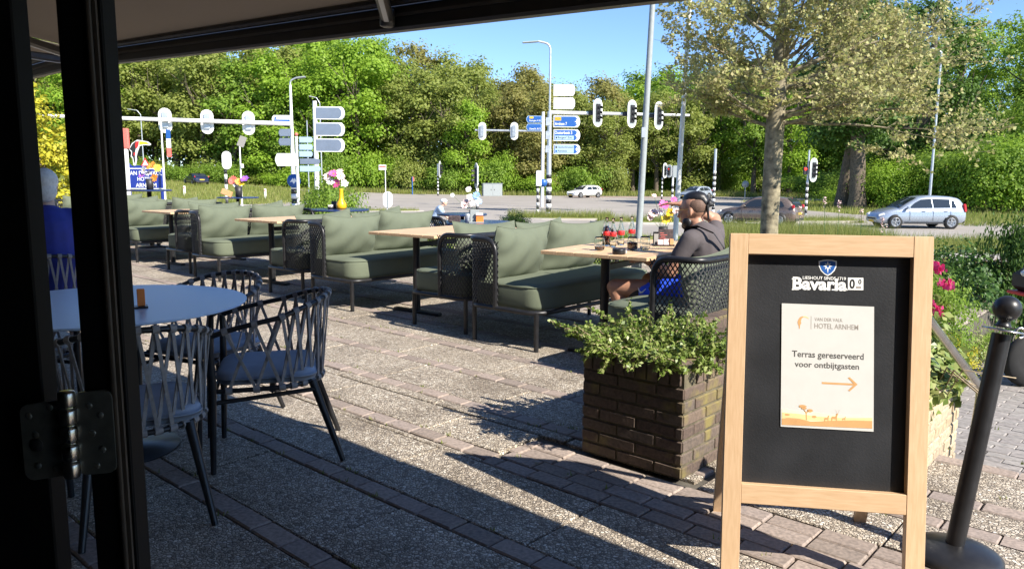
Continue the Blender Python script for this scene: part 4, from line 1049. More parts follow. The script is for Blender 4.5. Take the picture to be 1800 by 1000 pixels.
# tables farther back that carry flowers above the sofa backs
pv = small_round(596, 367.5, .5, .82, "dark round table behind the second sofa with a yellow vase") + Vector((.04, 0, .001))
p3 = small_round(418, 346.5, .5, .82, "dark round table far back on the terrace with coral flowers") + Vector((.03, 0, .001))
vase(p3, [(-.13, 0, .42, .10, "petal_coral"), (.0, .0, .38, .10, "petal_orange"), (.16, 0, .44, .11, "petal_purple"), (.08, 0, .34, .09, "petal_yellow"), (-.08, .02, .30, .07, "petal_white"), (-.18, 0, .36, .08, "petal_coral")], "black pot of coral, purple and orange flowers far back on the terrace", ph=.26, pr_=.09)
o = empty("menu_stand", p3 + Vector((-.28, -.05, 0)), .3, "brown menu block beside the coral flowers", "menu stand"); m = MB(); m.box((0, 0, .10), (.26, .10, .14), Euler((0, .4, 0)), bev=.01); m.build("block", MATS["kraft"], o)
p4 = small_round(262, 333.5, .4, 1.085, "high dark table in front of the blue hotel sign") + Vector((.02, 0, .001))
vase(p4, [(-.10, 0, .36, .08, "petal_white"), (.05, .0, .44, .10, "petal_orange"), (.16, 0, .40, .08, "petal_yellow"), (.10, 0, .22, .08, "petal_orange"), (-.02, .02, .30, .07, "petal_white"), (-.14, 0, .26, .06, "petal_purple")], "black pot of mixed flowers overlapping the blue hotel sign", ph=.20, pr_=.07)
o = empty("yellow_vase", pv, 0, "bright yellow long necked vase on the second table", "vase")
m = MB(); m.lathe([(.001, 0), (.07, 0), (.085, .03), (.083, .09), (.055, .13), (.036, .18), (.034, .32), (.037, .335), (.028, .335), (.025, .18), (.001, .15)], (0, 0, 0), 18); m.build("body", MATS["mustard_yellow"], o)
vase(pv + Vector((-.16, .18, 0)), [(-.10, 0, .54, .08, "petal_pale"), (.0, .0, .58, .09, "petal_pink"), (.12, 0, .54, .08, "petal_pale"), (.05, 0, .42, .085, "petal_pink"), (-.06, 0, .45, .08, "petal_white"), (.18, 0, .42, .07, "petal_white"), (.10, .03, .62, .06, "petal_pale")], "pink and white bouquet beside the yellow vase", ph=.12, pr_=.05)
o = empty("sugar_bowl", pv + Vector((-.17, -.06, 0)), 0, "small bowl with white packets beside the yellow vase", "bowl")
m = MB(); m.lathe([(.001, 0), (.04, 0), (.055, .04), (.05, .04), (.036, .008), (.001, .008)], (0, 0, 0), 16); m.build("bowl", MATS["bouquet_pot"], o)
m = MB()
for k in range(5): m.box((RNG.uniform(-.025, .025), RNG.uniform(-.02, .02), .05), (.03, .012, .045), Euler((RNG.uniform(-.3, .3), 0, RNG.uniform(0, 3))))
m.build("packet", MATS["paper_white"], o)

# ================================================================== street furniture
plain("lamp_glass_red", (.08, .01, .01), .25); plain("lens_dark", (.02, .02, .022), .25)
def emissive(name, col, st):
    m_, nt, b, o_ = new_mat(name); b.inputs["Base Color"].default_value = (*col, 1); b.inputs["Emission Color"].default_value = (*col, 1); b.inputs["Emission Strength"].default_value = st
emissive("lamp_red_lit", (1.0, .02, .01), 2.5)
def stadium(w, h, n=8):
    r = w / 2; P = []
    for a0, cz in ((0, h / 2 - r), (180, -h / 2 + r)):
        for i in range(n + 1):
            t = math.radians(a0 + 180 * i / n); P.append((r * math.cos(t), cz + r * math.sin(t)))
    return P
def signal_head(parent, loc, rz, h=1.45, w=.62, lit=None, name="signal_head"):
    """faces local -y; rear shows the pale box"""
    s_ = h / 1.45
    m = MB(); m.prism(stadium(w, h), -.015, .015); o = m.build(name, MATS["white_paint"], parent, loc, (0, 0, rz))
    m = MB(); m.prism(stadium(w * .82, h - w * .18), -.022, -.016); m.build("signal_plate", MATS["cabinet_grey"], o)
    m = MB(); m.box((0, -.06, 0), (w * .42, .08, h * .62), bev=.02); m.build("lamp_box", MATS["black_paint"], o)
    m = MB(); m.box((0, .07, .02), (w * .46, .11, h * .62), bev=.02); m.build("rear_box", MATS["galvanised"], o)
    for k in range(3):
        z = (1 - k) * .265 * s_
        m = MB(); m.lathe([(.085 * s_, -.30), (.098 * s_, -.10), (.098 * s_, -.098), (.001, -.098)], (0, 0, z), 14, 'y') if False else None
        n = 12; A = [(.095 * s_ * math.cos(t), -.10, z + .095 * s_ * math.sin(t)) for t in [math.radians(-20 + 220 * i / n) for i in range(n + 1)]]; B = [(p[0], -.34, p[2] - .03) for p in A]
        m.strip(A, B); m.strip([(p[0] * .93, p[1], p[2] - .004) for p in B], [(p[0] * .93, p[1], p[2] - .004) for p in A]); m.build("visor", MATS["black_paint"], o, fix=False)
        m = MB(); m.lathe([(.001, -.118), (.06 * s_, -.112), (.085 * s_, -.10)], (0, 0, z), 14, 'y'); m.build("lens", MATS["lamp_red_lit" if lit == k else "lens_dark"], o)
    return o
def bands(parent, r, z0, z1, n, lx=0, ly=0):
    for k in range(n):
        a, b = z0 + (z1 - z0) * k / n, z0 + (z1 - z0) * (k + 1) / n
        m = MB(); m.lathe([(r, a), (r, b)], (lx, ly, 0), 14); m.build("band", MATS["black_paint" if k % 2 == 0 else "white_paint"], parent)
def pole(name, px, base_y, label, cat, top=None, r0=.09, r1=.07, mat="galvanised", nb=0, zb=2.2, Y=None):
    """post standing on the street; origin at its foot; returns root and a px->local function"""
    base = gp(px, base_y, STREET)
    if Y: base = at(px, base_y, Y); 
    base.z = hgt(base.x, base.y) - .02
    o = empty(name, base, 0, label, cat)
    def loc(x, y, dy=0.0): return at(x, y, base.y + dy) - base
    tp = loc(*top); tp.y = 0
    m = MB(); m.tube([(0, 0, 0), (0, 0, tp.z)], r0, 14, rr=[r0, r1]); m.build("pole", MATS[mat], o)
    if nb: bands(o, r0 + .008, .15, zb, nb)
    return o, loc
def board(parent, loc, x0, y0, x1, y1, mat, rim="white_paint", end='R', th=.10, name="sign_board", rdy=-.12):
    a, b = loc(x0, y1, rdy), loc(x1, y0, rdy); w, h = b.x - a.x, b.z - a.z
    def shape(e):
        P = []; k = h * .5
        n = 6
        if end == 'R':
            P = [(a.x - e, a.z - e)]
            for i in range(n + 1): t = i / n; P.append((b.x - .10 * w + .10 * w * math.sin(math.pi * t) ** .55 + e * (3.2 if rim != mat else 1), a.z - e + (h + 2 * e) * t))
            P.append((a.x - e, b.z + e))
        elif end == 'L':
            P = [(b.x + e, a.z - e), (b.x + e, b.z + e)]
            for i in range(n + 1): t = i / n; P.append((a.x + .10 * w - .10 * w * math.sin(math.pi * t) - e, b.z + e - (h + 2 * e) * t))
        else: P = [(a.x - e, a.z - e), (b.x + e, a.z - e), (b.x + e, b.z + e), (a.x - e, b.z + e)]
        return P
    m = MB(); m.prism(shape(.0), rdy, rdy + th); o = m.build(name, MATS[rim], parent)
    m = MB(); m.prism(shape(-min(.05, h * .07)), rdy - .012, rdy - .001); m.build("board_face", MATS[mat], o)
    return o, a, b
def lamp_arm(o, loc, p0, p1, head, r=.05):
    a = loc(*p0); b = loc(*p1); h0, h1 = loc(*head[0]), loc(*head[1])
    a.y = b.y = h0.y = h1.y = 0
    m = MB(); m.tube(arc_fillet([(0, 0, a.z), (0, 0, b.z), tuple(h0)], abs(h0.x) * .8 + .2, 8), r, 10); m.build("lamp_bracket", MATS["galvanised"], o)
    m = MB(); d = h1 - h0; m.box((h0 + h1) / 2 - Vector((0, 0, .02)), (d.length, .26, .10), d.to_track_quat('X', 'Z').to_euler(), bev=.04); m.build("lamp_head", MATS["cabinet_grey"], o)

# --- main mast at the junction
o, L = pole("signal_mast", 964, 376, "tall striped mast with blue direction signs and a lamp on top", "traffic mast", (968, 196), .17, .14, nb=9, zb=2.6)
lamp_arm(o, L, (968, 196), (968, 78), ((946, 73), (918, 75)), .07)
a, b = L(972, 198), L(1212, 203); a.y = b.y = 0; a.x = 0
b2_ = Vector((b.x, 3.0, b.z)); m = MB(); m.tube([a, b], .11, 12, rr=[.12, .075]); m.build("signal_arm", MATS["white_paint"], o)
for k, (x, y, lit) in enumerate(((1050, 199, None), (1110, 201, None), (1157, 204, None))):
    c_ = L(x, y); c_.y = -.22; signal_head(o, c_, math.radians(38), 1.80, .82)
    m = MB(); m.box((c_.x - .35, 0, c_.z), (.5, .26, .28), bev=.04); m.build("clamp", MATS["black_paint"], o)
for (y0, y1) in ((149, 169), (172, 192)): board(o, L, 973, y0, 1011, y1, "white_paint", "white_paint", 'R')
for (y0, y1, t) in ((204, 224, 0), (228, 248, 1), (254, 271, 2)):
    bo, a, b = board(o, L, 973, y0, 1020, y1, "sign_blue", "white_paint", 'R')
    w, h = b.x - a.x, b.z - a.z; yy = -.134
    def px(s_): return a.x + w * s_
    def pz(s_): return a.z + h * s_
    if t == 0:
        flat("route_number_plate", [(px(.05), pz(.58)), (px(.28), pz(.58)), (px(.28), pz(.88)), (px(.05), pz(.88))], yy - .004, "sign_yellow", bo, .004)
        letter("N224", px(.07), px(.26), pz(.64), pz(.82), yy - .006, "black_paint", bo, .01); letter("Arnhem 7", px(.05), px(.50), pz(.16), pz(.44), yy - .002, "ink_white", bo, .01)
    if t == 1:
        letter("Oosterbeek 5", px(.04), px(.70), pz(.58), pz(.86), yy - .002, "ink_white", bo, .01)
        flat("inset_plate", [(px(.05), pz(.10)), (px(.76), pz(.10)), (px(.76), pz(.46)), (px(.05), pz(.46))], yy - .004, "sign_lightblue", bo, .004); letter("Burgers' Zoo", px(.16), px(.70), pz(.15), pz(.40), yy - .006, "black_paint", bo, .01)
        flat("zoo_symbol", [(px(.08), pz(.2)), (px(.13), pz(.2)), (px(.13), pz(.36)), (px(.08), pz(.36))], yy - .006, "black_paint", bo, .002)
    if t == 2:
        flat("inset_plate", [(px(.05), pz(.10)), (px(.76), pz(.10)), (px(.76), pz(.88)), (px(.05), pz(.88))], yy - .004, "sign_lightblue", bo, .004)
        letter("Openluchtmuseum", px(.16), px(.74), pz(.56), pz(.80), yy - .006, "black_paint", bo, .01); letter("Rijnstate", px(.16), px(.50), pz(.16), pz(.42), yy - .006, "black_paint", bo, .01)
        flat("symbol", [(px(.07), pz(.18)), (px(.13), pz(.18)), (px(.13), pz(.40)), (px(.07), pz(.40))], yy - .006, "sign_blue", bo, .002); flat("symbol", [(px(.07), pz(.58)), (px(.13), pz(.58)), (px(.13), pz(.80)), (px(.07), pz(.80))], yy - .006, "ink_grey", bo, .002)
    ax_ = [(px(.80), pz(.47)), (px(.87), pz(.47)), (px(.845), pz(.32)), (px(.86), pz(.28)), (px(.905), pz(.50)), (px(.86), pz(.72)), (px(.845), pz(.68)), (px(.87), pz(.53)), (px(.80), pz(.53))]
    flat("arrow", ax_, yy - .002, "ink_white", bo, .002)
    m = MB(); m.box((L(966, 0).x, -.05, (a.z + b.z) / 2), (.30, .2, h * .7)); m.build("bracket", MATS["galvanised"], o)
# --- second mast, arm to the left with two signal backs
o, L = pole("signal_mast", 953, 366, "white mast with an arm to the left carrying two signal backs", "traffic mast", (954, 197), .13, .11, "white_paint")
a, b = L(952, 231), L(835, 229); a.y = b.y = 0; m = MB(); m.tube([(0, 0, a.z), b], .075, 10); m.build("signal_arm", MATS["galvanised"], o)
for x in (848, 904):
    c_ = L(x, 231); c_.y = -.18; signal_head(o, c_, math.radians(172), 1.35, .60)
for (y0, y1, s_) in ((204, 216, "Nijmegen A 20"), (218, 230, "Utrecht A12")):
    bo, a, b = board(o, L, 925, y0, 952, y1, "sign_blue", "sign_lightblue", 'L', .06)
    letter(s_, a.x + (b.x - a.x) * .2, b.x - .08, a.z + (b.z - a.z) * .15, a.z + (b.z - a.z) * .42, -.136, "ink_white", bo, .01)
    if y0 == 204: flat("route_number_plate", [(a.x + .25, a.z + (b.z - a.z) * .6), (a.x + .55, a.z + (b.z - a.z) * .6), (a.x + .55, b.z - .06), (a.x + .25, b.z - .06)], -.138, "sign_yellow", bo, .004)
# --- left gantry
o, L = pole("signal_gantry", 518, 378, "white gantry mast with a long arm carrying three signal backs", "traffic mast", (513, 150), .16, .07, "white_paint", 7, 2.2)
lamp_arm(o, L, (513, 152), (512, 142), ((521, 137), (537, 135)), .05)
a = L(514, 218); a.x = 0; a.y = 0; b = at(52, 203, o.location.y - 6.5) - Vector(o.location)
m = MB(); m.tube([a, b], .10, 12, rr=[.13, .09]); m.build("signal_arm", MATS["white_paint"], o)
for x in (288, 362, 435):
    t = (514 - x) / (514 - 52); t = (t * (o.location.y - 6.5)) / ((1 - t) * o.location.y + t * (o.location.y - 6.5)) if False else t
    c_ = a.lerp(b, t); cc = at(x, 212, o.location.y + c_.y) - Vector(o.location); signal_head(o, Vector((cc.x, c_.y + .17, c_.z - .02)), math.radians(180 + 12), 1.42, .72)
bo, a, b = board(o, L, 478, 203, 511, 216, "white_paint", "white_paint", 'L', .06, "street_name_sign")
flat("street_name_bar", [(a.x + .12, a.z + .05), (b.x - .06, a.z + .05), (b.x - .06, a.z + (b.z - a.z) * .42), (a.x + .12, a.z + (b.z - a.z) * .42)], -.137, "sign_blue", bo, .004)
flat("street_name_arrow", [(a.x + .10, a.z + (b.z - a.z) * .55), (a.x + .28, a.z + (b.z - a.z) * .45), (a.x + .28, b.z - .08)], -.137, "sign_blue", bo, .004)
for (y0, y1) in ((227, 240), (243, 256)): board(o, L, 490, y0, 512, y1, "sign_back", "sign_back", 'L', .06)
m = MB(); m.lathe([(.001, -.02), (.42, -.02), (.42, .0), (.001, 0)], (L(519, 318).x, -.30, L(519, 318).z), 24, 'y'); bs = m.build("round_sign", MATS["sign_blue"], o)
cz = L(519, 318); flat("arrow", [(cz.x - .25, cz.z - .1), (cz.x - .05, cz.z + .18), (cz.x, cz.z + .05), (cz.x + .05, cz.z + .18), (cz.x + .25, cz.z - .1), (cz.x + .1, cz.z - .05), (cz.x, cz.z - .2), (cz.x - .1, cz.z - .05)], -.325, "ink_white", bs, .004)
# --- big direction sign backs
o, L = pole("sign_post", 559, 384, "white post with three large grey sign backs above a bush", "sign post", (551, 178), .15, .12, "white_paint")
for (y0, y1) in ((188, 210), (216, 239), (244, 267)): board(o, L, 554, y0, 605, y1, "sign_back", "white_paint", 'R', .14)
o, L = pole("sign_post", 526, 392, "slim post with a red cap and stacked small sign backs", "sign post", (523, 240), .075, .075, "white_paint")
tp = L(523, 238); m = MB(); m.lathe([(.08, tp.z - .02), (.09, tp.z + .06), (.05, tp.z + .12), (.001, tp.z + .12)], (0, 0, 0), 12); m.build("cap", MATS["petal_coral"], o)
for (x0, x1, y0, y1, mt) in ((526, 549, 241, 251, "sign_lightblue"), (526, 549, 254, 264, "sign_lightblue"), (526, 549, 266, 276, "sign_lightblue"), (527, 562, 279, 289, "sign_back"), (527, 563, 292, 302, "sign_lightblue")): board(o, L, x0, y0, x1, y1, mt, mt, 'R', .05)
board(o, L, 484, 270, 522, 292, "white_paint", "white_paint", 'L', .06)
# --- other posts
def lamp_post(px, by, topp, head, label, r=.07, Y=None):
    o, L = pole("street_lamp", px, by, label, "street lamp", topp, r, r * .7, Y=Y); lamp_arm(o, L, topp, (topp[0], topp[1] - 4), head, r * .6); return o
lamp_post(1631, 385, (1647, 96), ((1643, 87), (1636, 85)), "tall slender street lamp behind the silver car", .085)
lamp_post(567, 352, (564, 186), ((556, 172), (543, 169)), "slender street lamp behind the large sign backs", .07)
lamp_post(256, 345, (251, 206), ((240, 194), (224, 192)), "far street lamp beside the toucan emblem", .07)
o, L = pole("thin_post", 544, 360, "thin grey post between the sign backs", "post", (542, 212), .05, .04)
o, L = pole("solar_post", 426, 366, "white post with a tilted solar panel on top", "solar panel post", (424, 258), .06, .05, "white_paint")
a = L(425, 249); m = MB(); m.box((a.x, 0, a.z), (.50, .04, .78), Euler((.35, .35, .5))); sp_ = m.build("solar_panel", MATS["card_grey"], o); m = MB(); a = L(426, 292); m.box((a.x + .02, -.08, a.z), (.2, .12, .3), bev=.02); m.build("control_box", MATS["white_paint"], o)
o, L = pole("sign_post", 401, 400, "black and white banded post with a white rounded sign back", "sign post", (400, 296), .06, .06, "white_paint", 12, 3.0)
a, b = L(392, 298), L(407, 266); m = MB(); m.prism([((a.x + b.x) / 2 + p[0], (a.z + b.z) / 2 + p[1]) for p in stadium(b.x - a.x, b.z - a.z)], -.10, -.06); m.build("sign_board", MATS["white_paint"], o)
o, L = pole("banner_pole", 293, 392, "thin white pole with a narrow folded banner beside the hotel sign", "flagpole", (291, 214), .05, .04, "white_paint")
a, b = L(294, 276), L(299, 228)
for k, c_ in enumerate(("petal_coral", "ink_white", "sign_blue")):
    m = MB(); z0, z1 = a.z + (b.z - a.z) * k / 3, a.z + (b.z - a.z) * (k + 1) / 3; m.box(((a.x + b.x) / 2, 0, (z0 + z1) / 2), (b.x - a.x, .03, z1 - z0 - .003)); m.build("banner_panel", MATS[c_], o)
o, L = pole("warning_sign", 257, 352, "small red and white triangular warning sign in the trees", "traffic sign", (256, 280), .04, .04)
a = L(256, 286); m = MB(); m.prism([(a.x - .45, a.z - .35), (a.x + .45, a.z - .35), (a.x, a.z + .45)], -.08, -.05); t = m.build("triangle", MATS["red_plastic"], o); flat("triangle_face", [(a.x - .28, a.z - .26), (a.x + .28, a.z - .26), (a.x, a.z + .25)], -.085, "ink_white", t, .004)
o, L = pole("signal_post", 839, 373, "banded signal post with lamps turned left near the grey cabinet", "traffic light", (844, 292), .085, .085, "white_paint", 7, 1.9)
c_ = L(837, 309); signal_head(o, Vector((c_.x, 0, c_.z)), math.radians(-72), 1.75, .72)
o, L = pole("signal_post", 770, 346, "thin black and white banded signal post on the far verge", "traffic light", (771, 288), .085, .085, "white_paint", 12, 2.6)
c_ = L(772, 298); signal_head(o, Vector((c_.x + .1, -.1, c_.z)), math.radians(78), 1.9, .75)
o, L = pole("signal_post", 945, 384, "banded post with a white box left of the tall mast", "traffic light", (947, 300), .075, .075, "white_paint", 9, 2.0)
a = L(947, 314); m = MB(); m.box((a.x, -.05, a.z), (.32, .28, .9), bev=.03); m.build("rear_box", MATS["white_paint"], o)
c_ = L(955, 322); m = MB(); m.lathe([(.001, -.02), (.24, -.02), (.24, 0), (.001, 0)], (c_.x, .2, c_.z), 20, 'y'); m.build("round_sign", MATS["sign_blue"], o)
o, L = pole("small_sign", 678, 346, "small red and white sign on a short post before the woods", "traffic sign", (678, 290), .05, .05, "white_paint")
a, b = L(666, 299), L(679, 290); m = MB(); m.box(((a.x + b.x) / 2, -.05, (a.z + b.z) / 2), (b.x - a.x, .03, b.z - a.z)); t = m.build("sign_board", MATS["white_paint"], o); flat("sign_stripe", [(a.x + .05, a.z + .25), (b.x - .05, a.z + .25), (b.x - .05, a.z + .45), (a.x + .05, a.z + .45)], -.07, "petal_coral", t, .004)
o, L = pole("marker_post", 725, 345, "low blue and red marker post before the woods", "post", (725, 311), .06, .06, "sign_blue")
m = MB(); a = L(726, 315); m.box((a.x + .06, -.03, a.z), (.14, .03, .5)); m.build("marker_plate", MATS["petal_coral"], o)
o, L = pole("round_sign", 681, 400, "white oval sign back standing at the near road edge", "traffic sign", (682, 345), .03, .03, "white_paint")
a = L(682, 351); m = MB(); m.prism([(a.x + p[0], a.z + p[1]) for p in stadium(.46, .78, 12)], -.06, -.04); t = m.build("sign_board", MATS["white_paint"], o); m = MB(); m.box((a.x, -.075, a.z), (.05, .02, .74)); m.build("sign_rib", MATS["cabinet_grey"], t)
o, L = pole("signal_post", 1163, 352, "banded signal post behind the flowers, lamps turned right", "traffic light", (1166, 292), .07, .07, "black_paint", 10, 2.4)
c_ = L(1167, 300); signal_head(o, Vector((c_.x + .1, -.1, c_.z)), math.radians(40), 1.6, .62)
o, L = pole("signal_post", 1181, 366, "signal with a lit red lamp beside the white flagpole", "traffic light", (1183, 294), .075, .075, "white_paint", 8, 2.0)
c_ = L(1176, 301); signal_head(o, Vector((c_.x, -.12, c_.z)), math.radians(-28), 1.0, .42, lit=0); a = L(1187, 302); m = MB(); m.box((a.x, .05, a.z), (.42, .3, .95), bev=.03); m.build("rear_box", MATS["cabinet_grey"], o)
o, L = pole("signal_post", 1253, 382, "galvanised post with black and white bands behind the man's head", "post", (1257, 262), .085, .085, "galvanised", 16, 2.9)
o, L = pole("signal_post", 1416, 378, "banded signal post with white rimmed oval lamps beside the tree trunk", "traffic light", (1420, 264), .08, .06, "galvanised", 10, 2.3)
c_ = L(1429, 299); signal_head(o, Vector((c_.x, -.1, c_.z)), math.radians(30), 1.6, .70); c_ = L(1415, 300); m = MB(); m.box((c_.x, -.02, c_.z), (.22, .2, .55), bev=.03); t = m.build("side_lamp", MATS["black_paint"], o)
m = MB(); m.lathe([(.001, -.14), (.07, -.13), (.09, -.12)], (c_.x, 0, c_.z + .1), 12, 'y'); m.build("side_lens", MATS["lamp_red_lit"], t)
o, L = pole("round_sign", 1309, 352, "round grey sign back on the far grass behind the tree", "traffic sign", (1310, 322), .04, .04)
a = L(1310, 324); m = MB(); m.lathe([(.001, -.08), (.38, -.08), (.38, -.05), (.001, -.05)], (a.x, 0, a.z), 20, 'y'); m.build("sign_board", MATS["cabinet_grey"], o)
# flagpoles
for (p0, p1, Y, r, mt, lab) in (((1121, 440), (1147, 8), 11.0, .050, "cabinet_grey", "grey flagpole rising behind the nearest table"), ((1186, 430), (1213, 0), 14.5, .055, "white_paint", "white flagpole rising behind the flower vase")):
    A, B = at(*p0, Y), at(*p1, Y); zf = 0.0 if Y < 13.5 else STREET; d = (B - A) / (B.z - A.z); foot = A + d * (zf - A.z); tp = foot + d * 9.0
    o = empty("flagpole", foot, 0, lab, "flagpole"); m = MB(); m.tube([(0, 0, 0), tp - foot], r, 14, rr=[r, r * .45]); m.build("pole", MATS[mt], o); m = MB(); m.lathe([(r * 1.5, 0), (r * 1.5, .25), (r, .3)], (0, 0, 0), 14); m.build("sleeve", MATS[mt], o)
    m = MB(); m.box(((B - foot).x * .25, -r - .02, 2.0), (.05, .05, .14)); m.build("cleat", MATS["galvanised"], o)
# cabinet
p = gp(865, 345.5, STREET); o = empty("utility_cabinet", p, .18, "grey utility cabinet on the grass before the woods", "cabinet")
m = MB(); m.box((0, 0, .75), (2.3, 1.0, 1.5), bev=.03); m.build("body", MATS["cabinet_grey"], o); m = MB(); m.box((0, 0, 1.53), (2.4, 1.1, .06), bev=.01); m.build("lid", MATS["galvanised"], o)
for sx in (-.56, .56): m = MB(); m.box((sx, -.51, .75), (1.08, .02, 1.36)); dd = m.build("door", MATS["cabinet_grey"], o); m = MB(); m.box((sx * .35, -.53, .8), (.05, .03, .16)); m.build("handle", MATS["black_paint"], dd)
# hotel sign with bird emblem
HY = 40.0
a, b = at(222, 332, HY), at(287, 296, HY); hs = empty("hotel_sign", Vector(((a.x + b.x) / 2, HY, hgt(a.x, HY))), 0, "blue hotel sign with white lettering and a toucan emblem on top", "sign")
org = Vector(hs.location); A, B = a - org, b - org
m = MB(); m.box((0, .06, (A.z + B.z) / 2), (B.x - A.x, .12, B.z - A.z)); bd = m.build("sign_board", MATS["white_paint"], hs)
m = MB(); m.box((0, -.008, (A.z + B.z) / 2), (B.x - A.x - .10, .012, B.z - A.z - .10)); m.build("sign_face", MATS["deep_blue"], bd)
Hh, Ww = B.z - A.z, B.x - A.x
letter("VAN DER VALK", A.x + Ww * .04, A.x + Ww * .96, A.z + Hh * .66, A.z + Hh * .86, -.018, "ink_white", bd, .012); letter("HOTEL", A.x + Ww * .31, A.x + Ww * .69, A.z + Hh * .38, A.z + Hh * .57, -.018, "ink_white", bd, .012); letter("ARNHEM", A.x + Ww * .26, A.x + Ww * .80, A.z + Hh * .08, A.z + Hh * .28, -.018, "ink_white", bd, .012)
m = MB(); m.box((A.x + .15, .06, A.z / 2), (.12, .1, A.z)); m.box((B.x - .15, .06, A.z / 2), (.12, .1, A.z)); m.build("post", MATS["deep_blue"], hs)
def hp_(px, py): q = at(px, py, HY) - org; return (q.x, q.z)
def hflat(name, pts, y, mat, th): m = MB(); m.prism([hp_(*p) for p in pts], y, y + th); return m.build(name, MATS[mat], hs)
hflat("wave_base", [(222, 296), (222, 282), (226, 288), (232, 293), (240, 291), (252, 292), (258, 296)], .02, "deep_blue", .1)
bird = [(226, 262), (231, 252), (240, 246), (247, 247), (258, 249), (264, 254), (262, 256), (252, 255), (244, 257), (240, 268), (238, 276), (239, 281), (237, 291), (234, 291), (232, 278), (229, 276), (230, 268)]
hflat("bird_outline", bird, .05, "white_paint", .08)
hflat("bird_body", [(227, 262), (232, 253.5), (238.5, 248), (239, 258), (237, 266), (236.5, 276), (237, 284), (235.5, 288), (233.5, 277), (231, 274), (231.5, 266)], .042, "black_paint", .006)
hflat("bird_throat", [(238.5, 249), (243.5, 248.5), (242.5, 256), (240, 261), (237.5, 260), (236.8, 254)], .036, "red_plastic", .01); hflat("bird_belly", [(234, 269), (237.5, 268), (236.8, 273), (234.6, 274)], .036, "red_plastic", .006)
hflat("bird_beak", [(244.5, 248.5), (257, 250), (262, 254), (252, 253.5), (244, 255)], .036, "sign_yellow", .01)
a = at(222, 262, HY - 1); p = Vector((a.x, HY - 1, hgt(a.x, HY - 1))); o = empty("orange_totem", p, 0, "orange and white totem half hidden behind the door frame", "totem"); q1, q0 = at(225, 226, HY - 1) - p, at(216, 262, HY - 1) - p
m = MB(); m.box(((q0.x + q1.x) / 2, 0, (q0.z + q1.z) / 2), (q1.x - q0.x, .2, q1.z - q0.z), bev=.04); m.build("panel", MATS["petal_coral"], o); m = MB(); m.box(((q0.x + q1.x) / 2, 0, q0.z / 2), (.14, .14, q0.z)); m.build("post", MATS["white_paint"], o)
for (px_, py_) in ((324, 331), (466, 331)):
    p = gp(px_, 345, STREET); p = at(px_, py_, 70); p.z = hgt(p.x, p.y); o = empty("marker_post", p, 0, "short white marker post at the left road edge beside the dark car" if px_ < 400 else "short white marker post in the grass left of the sign backs", "post"); m = MB(); m.box((0, 0, .45), (.18, .14, .9), bev=.03); m.build("body", MATS["white_paint"], o); m = MB(); m.box((0, -.075, .75), (.1, .012, .12)); m.build("reflector", MATS["petal_coral"], o)
